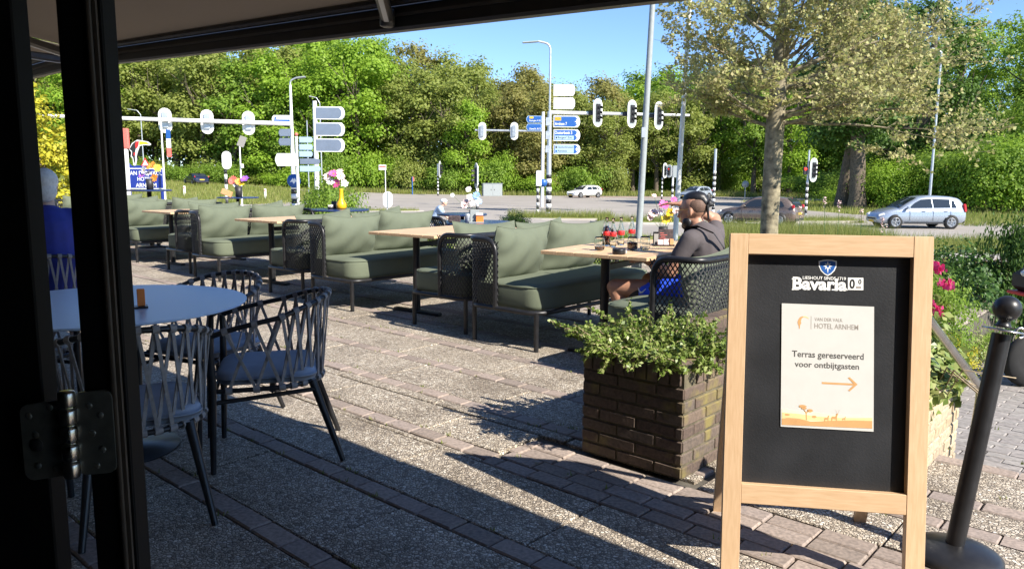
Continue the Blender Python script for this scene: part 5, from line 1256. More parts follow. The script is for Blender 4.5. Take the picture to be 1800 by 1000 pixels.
# ================================================================== cars
plain("tyre", (.018, .018, .018), .85, var=.2); plain("rim_alloy", (.42, .43, .45), .35, .8, var=.1); plain("car_glass", (.025, .032, .04), .06, var=.1, spec=.8); plain("plate_yellow", (.80, .52, .03), .5); plain("car_light", (.70, .72, .74), .15); plain("tail_red", (.45, .02, .03), .25)
def carpaint(name, c, metal=.4): return plain(name, c, .28, metal, var=.03, coat=.8)
carpaint("paint_silver", (.36, .41, .48)); carpaint("paint_white", (.78, .78, .76), 0); carpaint("paint_brown", (.20, .15, .12)); carpaint("paint_navy", (.012, .02, .06)); carpaint("paint_greyblue", (.42, .48, .55))
def interp(tab, t):
    for (a, va), (b, vb) in zip(tab, tab[1:]):
        if a <= t <= b: return va + (vb - va) * (t - a) / max(1e-9, b - a)
    return tab[-1][1] if t > tab[-1][0] else tab[0][1]
def car(px, py, heading, paint, label, L=4.35, Wd=1.82, H=1.60, kind='mpv', pos=None):
    p = pos or gp(px, py, STREET); p = Vector((p.x, p.y, hgt(p.x, p.y) + .025))
    o = empty("car", p, math.atan2(heading[1], heading[0]), label, "car")
    k = H / 1.60
    if kind == 'mpv':
        ZT = [(0, .80), (.02, .98), (.10, 1.02), (.5, .99), (.72, .98), (.80, .94), (.90, .84), (.97, .68), (1, .52)]
        RF = [(.015, .98), (.05, 1.30), (.09, 1.49), (.16, 1.56), (.30, 1.60), (.45, 1.60), (.55, 1.53), (.66, 1.28), (.77, .97)]
        win = [[(.125, 1.04), (.185, 1.04), (.185, 1.40), (.155, 1.36)], [(.20, 1.04), (.385, 1.03), (.40, 1.46), (.205, 1.44)], [(.40, 1.03), (.67, 1.01), (.60, 1.26), (.53, 1.42), (.415, 1.46)]]
    elif kind == 'sedan':
        ZT = [(0, .75), (.03, .98), (.14, 1.02), (.3, .96), (.5, .93), (.70, .92), (.82, .88), (.93, .76), (1, .52)]
        RF = [(.13, 1.0), (.22, 1.26), (.30, 1.42), (.40, 1.46), (.50, 1.44), (.58, 1.30), (.70, .93)]
        win = [[(.23, 1.02), (.36, .99), (.37, 1.34), (.30, 1.32)], [(.39, .98), (.63, .96), (.56, 1.24), (.50, 1.34), (.40, 1.36)]]
    else:
        ZT = [(0, .75), (.02, .92), (.10, .98), (.5, .94), (.70, .93), (.82, .88), (.93, .76), (1, .52)]
        RF = [(.015, .93), (.06, 1.25), (.12, 1.43), (.25, 1.50), (.42, 1.50), (.52, 1.44), (.60, 1.28), (.72, .92)]
        win = [[(.13, 1.02), (.19, 1.0), (.20, 1.30), (.165, 1.26)], [(.21, 1.0), (.38, .98), (.39, 1.36), (.22, 1.34)], [(.40, .98), (.63, .96), (.56, 1.24), (.50, 1.34), (.41, 1.36)]]
    WT = [(0, .80), (.025, .92), (.10, .98), (.25, 1.0), (.75, .99), (.90, .94), (.97, .84), (1, .70)]
    ZB = [(0, .42), (.03, .30), (.12, .24), (.88, .22), (.97, .26), (1, .32)]
    X = lambda t: (t - .5) * L
    ts = sorted(set([i / 26 for i in range(27)] + [.01, .02, .98, .99])); m = MB(); rings = []
    for t in ts:
        w, zb, zt = interp(WT, t) * Wd / 2, interp(ZB, t), interp(ZT, t) * k
        sec = [(.82, zb), (.96, zb + .06), (1.0, zb + (zt - zb) * .45), (.985, zb + (zt - zb) * .72), (.95, zt - .05), (.90, zt), (.5, zt + .025), (0, zt + .03)]
        ring = [(X(t), w * a, z) for a, z in sec] + [(X(t), -w * a, z) for a, z in sec[-2::-1]]
        rings.append(ring)
    n = len(rings[0]); m.add([q for r in rings for q in r], [(i * n + j, i * n + (j + 1) % n, (i + 1) * n + (j + 1) % n, (i + 1) * n + j) for i in range(len(rings) - 1) for j in range(n)], True)
    m.add(rings[0], [tuple(range(n))]); m.add(rings[-1], [tuple(range(n - 1, -1, -1))]); m.build("body", MATS[paint], o)
    m = MB(); rings = []; t0, t1 = RF[0][0], RF[-1][0]
    def cw(t, z):
        zb = interp(ZT, t) * k; f_ = min(1, max(0, (z - zb) / (.60 * k))); return interp(WT, t) * Wd / 2 * (.955 - .20 * f_)
    for i in range(25):
        t = t0 + (t1 - t0) * i / 24; zb = interp(ZT, t) * k - .03; zr = max(zb + .02, interp(RF, t) * k)
        rings.append([(X(t), cw(t, zb), zb), (X(t), cw(t, zr - .08), max(zb + .01, zr - .08)), (X(t), cw(t, zr) * .93, zr - .02), (X(t), cw(t, zr) * .5, zr + .012), (X(t), 0, zr + .018), (X(t), -cw(t, zr) * .5, zr + .012), (X(t), -cw(t, zr) * .93, zr - .02), (X(t), -cw(t, zr - .08), max(zb + .01, zr - .08)), (X(t), -cw(t, zb), zb)])
    n = 9; m.add([q for r in rings for q in r], [(i * n + j, i * n + j + 1, (i + 1) * n + j + 1, (i + 1) * n + j) for i in range(24) for j in range(n - 1)], True); m.build("cabin", MATS[paint], o)
    for s_ in (-1, 1):
        for wpoly in win:
            m = MB(); P = [(X(t), s_ * (cw(t, z * k) + .014), z * k) for t, z in wpoly]; m.add(P, [tuple(range(len(P)))]); m.build("side_window", MATS["car_glass"], o, fix=False)
        for tw in (.185, .815):
            xw, R = X(tw), .325
            m = MB(); m.lathe([(.001, -.01), (R * 1.14, -.01), (R * 1.14, .006), (.001, .006)], (xw, s_ * (interp(WT, tw) * Wd / 2 - .004), R * 1.02), 24, 'y'); m.build("wheel_arch", MATS["black_paint"], o)
            yw = s_ * (Wd / 2 - .065)
            m = MB(); m.lathe([(.62 * R, -.10), (.95 * R, -.10), (R, -.07), (R, .07), (.95 * R, .10), (.62 * R, .10)], (xw, yw, R), 24, 'y'); wh = m.build("wheel", MATS["tyre"], o)
            m = MB(); m.lathe([(.001, .055), (.20 * R, .118), (.22 * R, .10)] if s_ > 0 else [(.001, -.112), (.20 * R, -.118), (.22 * R, -.10)], (xw, yw, R), 12, 'y'); m.lathe([(.60 * R, .104 * s_), (.66 * R, .112 * s_), (.70 * R, .104 * s_)], (xw, yw, R), 24, 'y')
            for q in range(5):
                a = 2 * math.pi * q / 5 + .3
                for da in (-.10, .10): m.box((xw + math.cos(a + da) * R * .40, yw + s_ * .103, R + math.sin(a + da) * R * .40), (R * .46, .02, .026), Euler((0, -(a + da), 0)))
            m.build("rim", MATS["rim_alloy"], wh)
        m = MB(); tm = .685 if kind == 'mpv' else .63; m.box((X(tm), s_ * (Wd / 2 + .06), 1.03 * k), (.14, .18, .12), bev=.035); m.build("mirror", MATS[paint], o)
        for td in (.25, .50): m = MB(); m.box((X(td), s_ * (Wd / 2 + .002), .86 * k), (.17, .03, .035), bev=.01); m.build("door_handle", MATS[paint], o)
        m = MB()
        for td in (.195, .392, .655): m.box((X(td), s_ * (Wd / 2 - .002), .66 * k), (.008, .012, .55 * k))
        m.box((X(.45), s_ * (Wd / 2 - .012), .30), (L * .52, .03, .06)); m.build("door_gap", MATS["black_paint"], o)
        m = MB(); hw_ = interp(WT, .955) * Wd / 2; m.box((X(.955), s_ * (hw_ * .86), .66 * k), (.30, .20, .13), Euler((0, .35, s_ * -.35)), bev=.04); m.build("headlight", MATS["car_light"], o)
        m = MB(); m.box((X(.030), s_ * (Wd / 2 * .865), 1.02 * k), (.14, .14, .42 if kind == 'mpv' else .18), Euler((0, .22, s_ * .15)), bev=.04); m.build("taillight", MATS["tail_red"], o)
    def glass_sheet(ta, tb, name, nn=5):
        m = MB(); A, B = [], []
        for i in range(nn + 1):
            t = ta + (tb - ta) * i / nn; z = interp(RF, t) * k + .012; d = .010 if tb > .4 else -.010
            A.append((X(t) + d, cw(t, z) * .84, z)); B.append((X(t) + d, -cw(t, z) * .84, z))
        m.strip(A, B); m.build(name, MATS["car_glass"], o, fix=False)
    wf = [t for t, z in RF]; glass_sheet(wf[-3] + .012, wf[-1] - .015, "windscreen"); glass_sheet(wf[0] + .008, wf[2] - .005, "rear_window")
    m = MB(); m.box((X(1) - .02, 0, .34), (.05, .52, .11)); m.build("number_plate", MATS["plate_yellow"], o); m = MB(); m.box((X(0) + .005, 0, .66 * k), (.02, .52, .11)); m.build("number_plate", MATS["plate_yellow"], o)
    m = MB(); m.box((X(1) - .012, 0, .47), (.03, Wd * .5, .10), bev=.01); m.box((X(0) + .02, 0, .36), (.06, Wd * .72, .14), bev=.02); m.build("bumper_trim", MATS["black_paint"], o)
    return o
car(1606, 401, (-1, .02), "paint_silver", "silver people carrier driving left on the near road", kind='mpv', H=1.62)
car(1334, 396, (-.80, .6), "paint_brown", "brown car half hidden behind the pale tree trunk", kind='hatch', L=4.2)
car(1027, 348, (-.80, -.60), "paint_white", "white hatchback turning on the far side of the junction", kind='hatch', L=4.2, H=1.5)
car(1222, 350, (-.78, -.62), "paint_greyblue", "grey blue car behind the head of the seated man", kind='hatch', L=4.1, H=1.5)
car(345, 325, (-.62, .78), "paint_navy", "dark navy saloon seen from behind at the wood's edge", kind='sedan', L=4.6, H=1.5, pos=Vector((at(345, 320, 92).x, 92, 0)))

# ================================================================== people
plain("skin", (.42, .22, .14), .5, var=.08, scale=25); plain("skin_pale", (.55, .34, .25), .5, var=.08); plain("hair_black", (.012, .011, .012), .42, var=.3, scale=60); plain("hair_white", (.62, .61, .60), .7, var=.15, scale=50, bump=.5, bscale=200); plain("shirt_dark", (.085, .072, .074), .9, var=.15, scale=10, bump=.3, bscale=40); plain("strap_black", (.012, .012, .013), .6); plain("shorts_blue", (.02, .085, .75), .7, var=.12, bump=.3, bscale=30); plain("jacket_blue", (.015, .025, .22), .75, var=.1, bump=.3, bscale=40); plain("gold_frame", (.60, .42, .15), .3, 1.0); plain("jersey", (.28, .36, .50), .7, var=.4, scale=9); plain("helmet", (.60, .62, .64), .4, var=.3, scale=15)
def capsule(m, p0, r0, p1, r1, seg=14):
    a, b = Vector(p0), Vector(p1); d = b - a; L = d.length
    if L < 1e-5: d = Vector((0, 0, 1)); L = 1e-5
    q = Vector((0, 0, 1)).rotation_difference(d.normalized())
    prof = [(max(1e-4, r0 * math.sin(t)), -r0 * math.cos(t)) for t in [.001, .4, .8, 1.2, math.pi / 2]] + [(max(1e-4, r1 * math.cos(t)), L + r1 * math.sin(t)) for t in [0.0, .4, .8, 1.2, 1.569]]
    t_ = MB(); t_.lathe(prof, (0, 0, 0), seg); m.add([a + q @ Vector(v) for v in t_.v], t_.f, True)
def ellip(m, c, r, rot=None, seg=16, n=10):
    t_ = MB(); t_.lathe([(max(1e-4, math.sin(math.pi * i / n)), -math.cos(math.pi * i / n)) for i in range(n + 1)], (0, 0, 0), seg)
    R = rot.to_matrix() if rot else Matrix.Identity(3); m.add([Vector(c) + R @ Vector((v[0] * r[0], v[1] * r[1], v[2] * r[2])) for v in t_.v], t_.f, True)
def fuse(m, name, mat, parent, voxel=.010, it=4):
    o = m.build(name, MATS[mat], parent); r = o.modifiers.new("remesh", 'REMESH'); r.mode = 'VOXEL'; r.voxel_size = voxel; r.use_smooth_shade = True
    s_ = o.modifiers.new("smooth", 'SMOOTH'); s_.factor = .5; s_.iterations = it; return o
def hand(m, wrist, palm_dir, side, palm_n, curl=.5, s_=1.0):
    f = Vector(palm_dir).normalized(); n = Vector(palm_n).normalized(); t = f.cross(n).normalized() * side; w = Vector(wrist); pc = w + f * .05 * s_
    for k in range(4): capsule(m, w + t * (-.022 + .015 * k) * s_, .016 * s_, w + f * .085 * s_ + t * (-.030 + .020 * k) * s_, .0115 * s_, 8)
    for k, ln in enumerate((.066, .078, .072, .054)):
        b = w + f * .088 * s_ + t * (-.030 + .020 * k) * s_; d1 = (f - n * -curl * .6).normalized(); e = b + d1 * ln * .55 * s_; d2 = (f + n * curl * 1.6).normalized(); capsule(m, b, .0095 * s_, e, .0085 * s_, 8); capsule(m, e, .0085 * s_, e + d2 * ln * .5 * s_, .0070 * s_, 8)
    b = w + f * .028 * s_ - t * .030 * s_; e = b + (f * .6 - t * .7 + n * .2).normalized() * .042 * s_; capsule(m, b, .013 * s_, e, .0105 * s_, 8); capsule(m, e, .0105 * s_, e + (f * .9 - t * .2 + n * .3).normalized() * .034 * s_, .0085 * s_, 8)
def head(m, c, s_=1.0, yaw=0.0, pitch=0.0):
    R = Euler((pitch, 0, yaw)); M = R.to_matrix(); C = Vector(c); g = lambda v: C + M @ (Vector(v) * s_)
    ellip(m, g((0, -.012, .035)), (.076 * s_, .096 * s_, .092 * s_), R); ellip(m, g((0, .028, -.030)), (.060 * s_, .066 * s_, .088 * s_), R); ellip(m, g((0, .055, -.095)), (.034 * s_, .032 * s_, .026 * s_), R)
    capsule(m, g((0, .088, .02)), .010 * s_, g((0, .108, -.022)), .014 * s_, 8); ellip(m, g((0, .083, .037)), (.050 * s_, .014 * s_, .010 * s_), R); ellip(m, g((0, .090, -.058)), (.024 * s_, .010 * s_, .010 * s_), R)
    for sx in (-1, 1): ellip(m, g((sx * .077, -.010, -.005)), (.010 * s_, .019 * s_, .031 * s_), Euler((pitch + .15, 0, yaw + sx * .35)))
    return g, R
# --- the man on the sofa
MR = Vector(W(-2.62, 5.10, .475)); man = empty("person", MR, TA + math.pi / 2, "man in dark shirt and blue shorts seated at the nearest table, hand raised", "person")
b = MB()
for p0, r0, p1, r1 in [((0, .10, .10), .15, (0, .08, .28), .13), ((0, .08, .28), .13, (0, .10, .44), .14), ((0, .11, .47), .075, (0, .15, .58), .058), ((-.12, .10, .48), .075, (.12, .10, .48), .075),
    ((-.20, .09, .47), .058, (-.27, .20, .24), .046), ((-.27, .20, .24), .044, (-.20, .44, .30), .030), ((.20, .10, .47), .058, (.37, .20, .60), .046), ((.37, .20, .60), .043, (.10, .34, .715), .029),
    ((-.10, .14, .08), .098, (-.26, .68, .085), .062), ((.10, .14, .08), .098, (.16, .64, .10), .062), ((-.26, .68, .075), .058, (-.23, .56, -.18), .060), ((-.23, .56, -.18), .058, (-.21, .50, -.40), .036), ((.16, .64, .08), .058, (.15, .60, -.18), .060), ((.15, .60, -.18), .058, (.14, .58, -.40), .036),
    ((-.21, .47, -.425), .038, (-.23, .66, -.445), .026), ((.14, .55, -.425), .038, (.15, .74, -.445), .026)]: capsule(b, p0, r0, p1, r1)
HC = Vector((0, .185, .665)); g_, R_ = head(b, HC, 1.06, .10, -.12)
hand(b, (.10, .34, .715), (-.30, .92, .04), 1, (0, .12, -1), .35, 1.05); hand(b, (-.20, .44, .30), (.2, .95, .0), -1, (0, .1, -1), .4, 1.0)
fuse(b, "body", "skin", man, .0085, 3)
b = MB()
for p0, r0, p1, r1 in [((0, .09, .04), .165, (0, .07, .28), .155), ((0, .07, .28), .155, (0, .095, .44), .155), ((-.13, .09, .475), .085, (.13, .09, .475), .085), ((-.20, .09, .475), .072, (-.238, .145, .36), .066), ((.20, .10, .475), .072, (.28, .145, .535), .066), ((0, .10, .50), .085, (0, .115, .53), .078)]: capsule(b, p0, r0, p1, r1)
fuse(b, "shirt", "shirt_dark", man, .012, 5)
b = MB()
for p0, r0, p1, r1 in [((0, .10, .05), .175, (0, .12, .08), .168), ((-.10, .12, .075), .125, (-.185, .43, .055), .100), ((.10, .12, .075), .125, (.135, .42, .075), .100)]: capsule(b, p0, r0, p1, r1)
fuse(b, "shorts", "shorts_blue", man, .012, 4)
b = MB(); capsule(b, (-.180, .41, .055), .096, (-.198, .50, .052), .086); capsule(b, (.132, .40, .075), .096, (.145, .48, .072), .086); fuse(b, "leggings", "strap_black", man, .012, 3)
m = MB(); d0 = [(-.247, .405, .135), (-.262, .435, .120), (-.255, .46, .085)]; m.tube([(-.268, .40, .10), (-.281, .42, .075), (-.285, .435, .07), (-.276, .455, .085), (-.262, .475, .115)], .006, 6, rr=[.002, .006, .008, .005, .002]); m.build("shorts_mark", MATS["ink_white"], man)
b = MB(); ellip(b, g_((0, -.020, .088)), (.066, .098, .058), R_); ellip(b, g_((0, -.090, .060)), (.040, .034, .040), R_); h_ = fuse(b, "hair", "hair_black", man, .009, 2)
plain("hair_stubble", (.13, .075, .052), .7, var=.3, scale=120)
b = MB(); ellip(b, g_((0, -.024, .036)), (.0825, .094, .082), R_); fuse(b, "shaved_hair", "hair_stubble", man, .009, 2)
b = MB(); ellip(b, g_((0, .048, -.090)), (.046, .046, .036), R_); ellip(b, g_((-.048, .030, -.070)), (.022, .038, .040), R_); ellip(b, g_((.048, .030, -.070)), (.022, .038, .040), R_); fuse(b, "beard", "hair_black", man, .007, 2)
b = MB(); ellip(b, g_((0, -.125, .045)), (.026, .020, .026), R_); capsule(b, g_((-.02, -.115, .03)), .012, g_((-.01, -.112, -.055)), .008); capsule(b, g_((.02, -.12, .07)), .010, g_((0, -.15, .03)), .010); fuse(b, "hair_clip", "strap_black", man, .006, 1)
m = MB(); m.tube([g_((-.080, -.005, .022)), g_((-.078, .06, .020)), g_((-.060, .100, .018)), g_((0, .112, .016)), g_((.060, .100, .018)), g_((.078, .06, .020)), g_((.080, -.005, .022))], .0022, 6); gl = m.build("sunglasses", MATS["gold_frame"], man)
for sx in (-1, 1): m = MB(); m.lathe([(.001, .002), (.024, .001), (.024, -.001), (.001, -.002)], (0, 0, 0), 14, 'y'); m.build("lens", MATS["lens_dark"], gl, g_((sx * .038, .108, .006)), (R_.x, 0, R_.z - sx * .35))
m = MB(); A = [Vector(p) for p in ((.10, -.075, .30), (-.04, -.090, .42), (-.12, -.05, .525), (-.145, .06, .568), (-.12, .17, .545), (-.04, .245, .40), (.06, .24, .26))]; wv = [Vector((.022, .0, .012))] * 7; m.strip([p - Vector((.014, 0, -.007)) for p in A], [p + Vector((.014, 0, -.007)) for p in A]); m.strip([p + Vector((.014, 0, -.007)) + (p - Vector((0, .08, .35))).normalized() * .006 for p in A], [p - Vector((.014, 0, -.007)) + (p - Vector((0, .08, .35))).normalized() * .006 for p in A]); st = m.build("shoulder_strap", MATS["strap_black"], man, fix=False)
# --- white haired person seen through the door gap
pr2 = empty("person", CH_P + Vector((0, 0, .535)), math.atan2(.86, -.5) - math.pi / 2, "white haired person in a blue jacket seated with back to the door", "person")
b = MB()
for p0, r0, p1, r1 in [((0, 0, .10), .16, (0, -.02, .45), .15), ((0, 0, .55), .07, (0, .02, .66), .055), ((-.10, .1, .07), .09, (-.12, .48, .06), .06), ((.10, .1, .07), .09, (.12, .48, .06), .06), ((-.12, .48, .05), .055, (-.12, .46, -.40), .04), ((.12, .48, .05), .055, (.12, .46, -.40), .04), ((-.12, .44, -.43), .035, (-.12, .62, -.45), .025), ((.12, .44, -.43), .035, (.12, .62, -.45), .025), ((-.22, 0, .50), .05, (-.27, .12, .25), .045), ((-.27, .12, .25), .04, (-.15, .35, .2), .03), ((.22, 0, .50), .05, (.27, .12, .25), .045), ((.27, .12, .25), .04, (.15, .35, .2), .03)]: capsule(b, p0, r0, p1, r1)
g2, R2 = head(b, (0, .03, .76)); hand(b, (-.15, .35, .2), (.3, .9, 0), -1, (0, 0, -1)); hand(b, (.15, .35, .2), (-.3, .9, 0), 1, (0, 0, -1)); fuse(b, "body", "skin_pale", pr2, .011, 3)
b = MB()
for p0, r0, p1, r1 in [((0, -.01, .06), .185, (0, -.03, .45), .185), ((-.14, -.01, .52), .09, (.14, -.01, .52), .09), ((-.22, 0, .50), .085, (-.275, .12, .25), .07), ((.22, 0, .50), .085, (.275, .12, .25), .07), ((-.275, .12, .25), .065, (-.17, .31, .21), .05), ((.275, .12, .25), .065, (.17, .31, .21), .05)]: capsule(b, p0, r0, p1, r1)
fuse(b, "jacket", "jacket_blue", pr2, .013, 5)
b = MB(); ellip(b, g2((0, -.025, .045)), (.092, .102, .092), R2); ellip(b, g2((0, -.065, -.03)), (.080, .060, .085), R2); fuse(b, "hair", "hair_white", pr2, .010, 2)
b = MB(); capsule(b, (-.10, .08, .06), .11, (-.12, .46, .05), .08); capsule(b, (.10, .08, .06), .11, (.12, .46, .05), .08); capsule(b, (-.12, .46, .04), .075, (-.12, .46, -.36), .06); capsule(b, (.12, .46, .04), .075, (.12, .46, -.36), .06); fuse(b, "trousers", "strap_black", pr2, .014, 3)
# --- cyclist on the path
CP = at(772, 365, 27.0); CP.z = STREET + .025
bike = empty("bicycle", CP, 0, "bicycle ridden along the path behind the terrace", "bicycle")
for xw in (-.52, .52):
    m = MB(); m.tube([(xw + .33 * math.cos(t), 0, .34 + .33 * math.sin(t)) for t in [2 * math.pi * i / 28 for i in range(28)]], .014, 6, closed=True); wh = m.build("wheel", MATS["tyre"], bike)
    m = MB()
    for q in range(10): a = math.pi * q / 10; m.tube([(xw - .32 * math.cos(a), 0, .34 - .32 * math.sin(a)), (xw + .32 * math.cos(a), 0, .34 + .32 * math.sin(a))], .002, 4)
    m.build("spokes", MATS["steel"], wh)
m = MB()
for p, q in (((-.52, 0, .34), (-.05, 0, .30)), ((-.05, 0, .30), (-.17, 0, .82)), ((-.05, 0, .30), (.36, 0, .70)), ((-.15, 0, .74), (.34, 0, .78)), ((-.52, 0, .34), (-.15, 0, .74)), ((.34, 0, .86), (.52, 0, .34))): m.tube([p, q], .018, 8)
m.build("frame", MATS["deep_blue"], bike); m = MB(); m.box((-.19, 0, .87), (.26, .13, .05), bev=.02); m.build("saddle", MATS["black_paint"], bike); m = MB(); m.tube([(.42, -.24, .92), (.36, 0, .93), (.42, .24, .92)], .013, 8); m.tube([(.34, 0, .86), (.36, 0, .93)], .015, 8); m.build("handlebar", MATS["black_metal"], bike)
cyc = empty("person", CP, -math.pi / 2, "cyclist in a pale helmet and blue jersey riding to the right", "person")
b = MB()
for p0, r0, p1, r1 in [((0, -.19, .98), .13, (0, .02, 1.32), .13), ((0, .05, 1.38), .055, (0, .12, 1.46), .05), ((-.18, .02, 1.36), .05, (-.24, .20, 1.13), .042), ((-.24, .20, 1.13), .04, (-.23, .40, .97), .03), ((.18, .02, 1.36), .05, (.24, .20, 1.13), .042), ((.24, .20, 1.13), .04, (.23, .40, .97), .03), ((-.09, -.17, .95), .085, (-.10, .22, .78), .06), ((-.10, .22, .78), .055, (-.10, .08, .40), .04), ((-.10, .06, .36), .035, (-.10, .22, .33), .025), ((.09, -.17, .95), .085, (.10, .18, .66), .06), ((.10, .18, .66), .055, (.10, -.06, .26), .04), ((.10, -.08, .22), .035, (.10, .08, .19), .025)]: capsule(b, p0, r0, p1, r1)
g3, R3 = head(b, (0, .17, 1.56), 1.0); hand(b, (-.23, .40, .97), (0, .8, -.3), -1, (0, .2, -1), .9); hand(b, (.23, .40, .97), (0, .8, -.3), 1, (0, .2, -1), .9); fuse(b, "body", "skin_pale", cyc, .012, 3)
b = MB()
for p0, r0, p1, r1 in [((0, -.19, .98), .145, (0, .02, 1.32), .15), ((-.12, .02, 1.36), .075, (.12, .02, 1.36), .075), ((-.18, .02, 1.36), .062, (-.22, .13, 1.22), .055), ((.18, .02, 1.36), .062, (.22, .13, 1.22), .055)]: capsule(b, p0, r0, p1, r1)
fuse(b, "jersey", "jersey", cyc, .014, 3); b = MB(); ellip(b, g3((0, -.01, .06)), (.098, .130, .080), R3); fuse(b, "helmet", "helmet", cyc, .012, 1)
b = MB(); capsule(b, (-.09, -.17, .95), .10, (-.10, .14, .82), .075); capsule(b, (.09, -.17, .95), .10, (.10, .10, .72), .075); fuse(b, "shorts", "strap_black", cyc, .014, 3)

# ================================================================== scooter at the right edge
SP = at(1800, 640, 6.6); uu = SP.x * UX + SP.y * UY; vv = -SP.x * UY + SP.y * UX; SP = Vector((SP.x + .60, SP.y, path_z(uu, vv) + .02))
sc = empty("scooter", SP, math.radians(185), "parked dark scooter with a top box cut by the right edge", "scooter")
for xw in (-.58, .60):
    m = MB(); m.lathe([(.12, -.05), (.21, -.05), (.23, -.02), (.23, .02), (.21, .05), (.12, .05)], (xw, 0, .23), 22, 'y'); wh = m.build("wheel", MATS["tyre"], sc); m = MB(); m.lathe([(.001, -.05), (.13, -.045), (.13, .045), (.001, .05)], (xw, 0, .23), 16, 'y'); m.build("rim", MATS["rim_alloy"], wh)
b = MB()
for p0, r0, p1, r1 in [((-.55, 0, .52), .12, (-.05, 0, .50), .15), ((-.05, 0, .36), .10, (.30, 0, .30), .10), ((.30, 0, .30), .12, (.48, 0, .88), .09), ((.60, 0, .38), .10, (.52, 0, .48), .10)]: capsule(b, p0, r0, p1, r1)
fuse(b, "body", "black_metal", sc, .02, 3)
m = MB(); m.box((-.30, 0, .70), (.62, .26, .10), bev=.04); m.build("seat", MATS["strap_black"], sc)
m = MB(); m.box((.55, 0, .93), (.34, .34, .20), bev=.05); tb = m.build("front_box", MATS["black_metal"], sc); m = MB(); m.box((.55, 0, .82), (.36, .36, .03), bev=.008); m.build("box_stripe", MATS["red_plastic"], tb)
m = MB(); m.tube([(.46, -.33, 1.02), (.44, 0, 1.0), (.46, .33, 1.02)], .016, 8); m.tube([(.44, 0, .86), (.44, 0, 1.0)], .02, 8); m.build("handlebar", MATS["black_metal"], sc)
m = MB(); ellip(m, (.71, 0, 1.0), (.03, .05, .03)); m.build("headlight", MATS["car_light"], sc)
m = MB(); m.tube([(.50, 0, .84), (.60, 0, .23)], .022, 8); m.build("fork", MATS["galvanised"], sc)
m = MB(); m.tube([(-.10, .14, .30), (-.22, .22, 0)], .012, 6); m.build("stand", MATS["steel"], sc)
# ================================================================== vegetation
NR = np.random.default_rng(4)
def leaf_quads(C, Nn, size, aspect=.55, jit=.35, fold=.0):
    """one pointed leaf (quad) at every point of C, facing roughly Nn"""
    n = len(C); Nn = Nn + NR.normal(0, jit, (n, 3)); Nn /= np.linalg.norm(Nn, axis=1, keepdims=True) + 1e-9
    r = NR.normal(0, 1, (n, 3)); T = np.cross(Nn, r); T /= np.linalg.norm(T, axis=1, keepdims=True) + 1e-9; B = np.cross(Nn, T)
    s_ = (size * NR.uniform(.65, 1.25, n))[:, None]
    V = np.stack([C - T * s_ * .5, C + B * s_ * aspect * .5 - T * s_ * .05, C + T * s_ * .5 - Nn * s_ * fold, C - B * s_ * aspect * .5 - T * s_ * .05], 1).reshape(-1, 3)
    return V, np.arange(4 * n).reshape(-1, 4)
def rand_dirs(n):
    d = NR.normal(0, 1, (n, 3)); return d / np.linalg.norm(d, axis=1, keepdims=True)
def crown_points(n, lobes, clump, per):
    """leaf clumps over the outside of several lobes; returns points and outward normals"""
    P, Nn = [], []
    vol = np.array([l[3] * l[4] * l[5] for l in lobes]) ** (2 / 3); vol /= vol.sum()
    for l, f_ in zip(lobes, vol):
        k = max(2, int(n * f_ / per)); d = rand_dirs(k); d[:, 2] = np.where(d[:, 2] < -.55, -d[:, 2] * .4, d[:, 2]); rad = NR.uniform(.55, 1.05, k)[:, None]
        c = np.array(l[:3]) + d * rad * np.array(l[3:])
        off = NR.normal(0, 1, (k, per, 3)) * clump * NR.uniform(.5, 1.3, (k, 1, 1)) * np.array([1, 1, .6])
        P.append((c[:, None] + off).reshape(-1, 3)); nn = d[:, None] * .8 + off / (clump + 1e-6) * .5 + np.array([0, 0, .75]); Nn.append(nn.reshape(-1, 3))
    return np.concatenate(P), np.concatenate(Nn)
leafmat("leaf_bright", [(0.198, 0.330, 0.029), (0.251, 0.396, 0.037), (0.304, 0.462, 0.047), (0.356, 0.502, 0.066)], 0.55)
leafmat("leaf_mid", [(0.159, 0.273, 0.031), (0.208, 0.331, 0.043), (0.259, 0.389, 0.055), (0.316, 0.446, 0.071)], 0.55)
leafmat("leaf_olive", [(0.218, 0.276, 0.057), (0.265, 0.322, 0.067), (0.310, 0.356, 0.081), (0.356, 0.391, 0.098)], .55)
leafmat("leaf_tan", [(0.264, 0.253, 0.077), (0.308, 0.292, 0.088), (0.341, 0.314, 0.099), (0.308, 0.330, 0.083)], .55)
leafmat("leaf_dark", [(0.046, 0.104, 0.018), (0.072, 0.143, 0.023), (0.104, 0.189, 0.031), (0.143, 0.234, 0.046)], 0.45)
leafmat("leaf_pale", [(.32, .30, .12), (.43, .40, .17), (.36, .39, .12), (.51, .48, .23), (.42, .31, .15)], .4)
leafmat("leaf_gold", [(.30, .30, .02), (.42, .40, .03), (.55, .48, .04), (.30, .34, .03)], .35)
leafmat("leaf_privet", [(.09, .15, .022), (.16, .24, .04), (.26, .33, .08), (.40, .44, .17)], .35, .4)
leafmat("leaf_ivy", [(.09, .15, .03), (.16, .23, .05), (.28, .32, .10), (.40, .40, .17)], .25, .4)
leafmat("leaf_hedge", [(0.030, 0.083, 0.018), (0.053, 0.120, 0.026), (0.083, 0.158, 0.033), (0.120, 0.210, 0.045)], 0.35, .4)
leafmat("leaf_red", [(.20, .10, .04), (.26, .14, .05), (.12, .12, .03)], .3)
leafmat("petal_rhodo", [(.62, .03, .16), (.75, .06, .25), (.80, .15, .35)], .3)
plain("bark", (.12, .095, .07), .95, var=.5, scale=9, bump=1.0, bscale=14)
plain("bark_light", (.22, .19, .125), .95, var=.6, scale=11, bump=1.0, bscale=30)
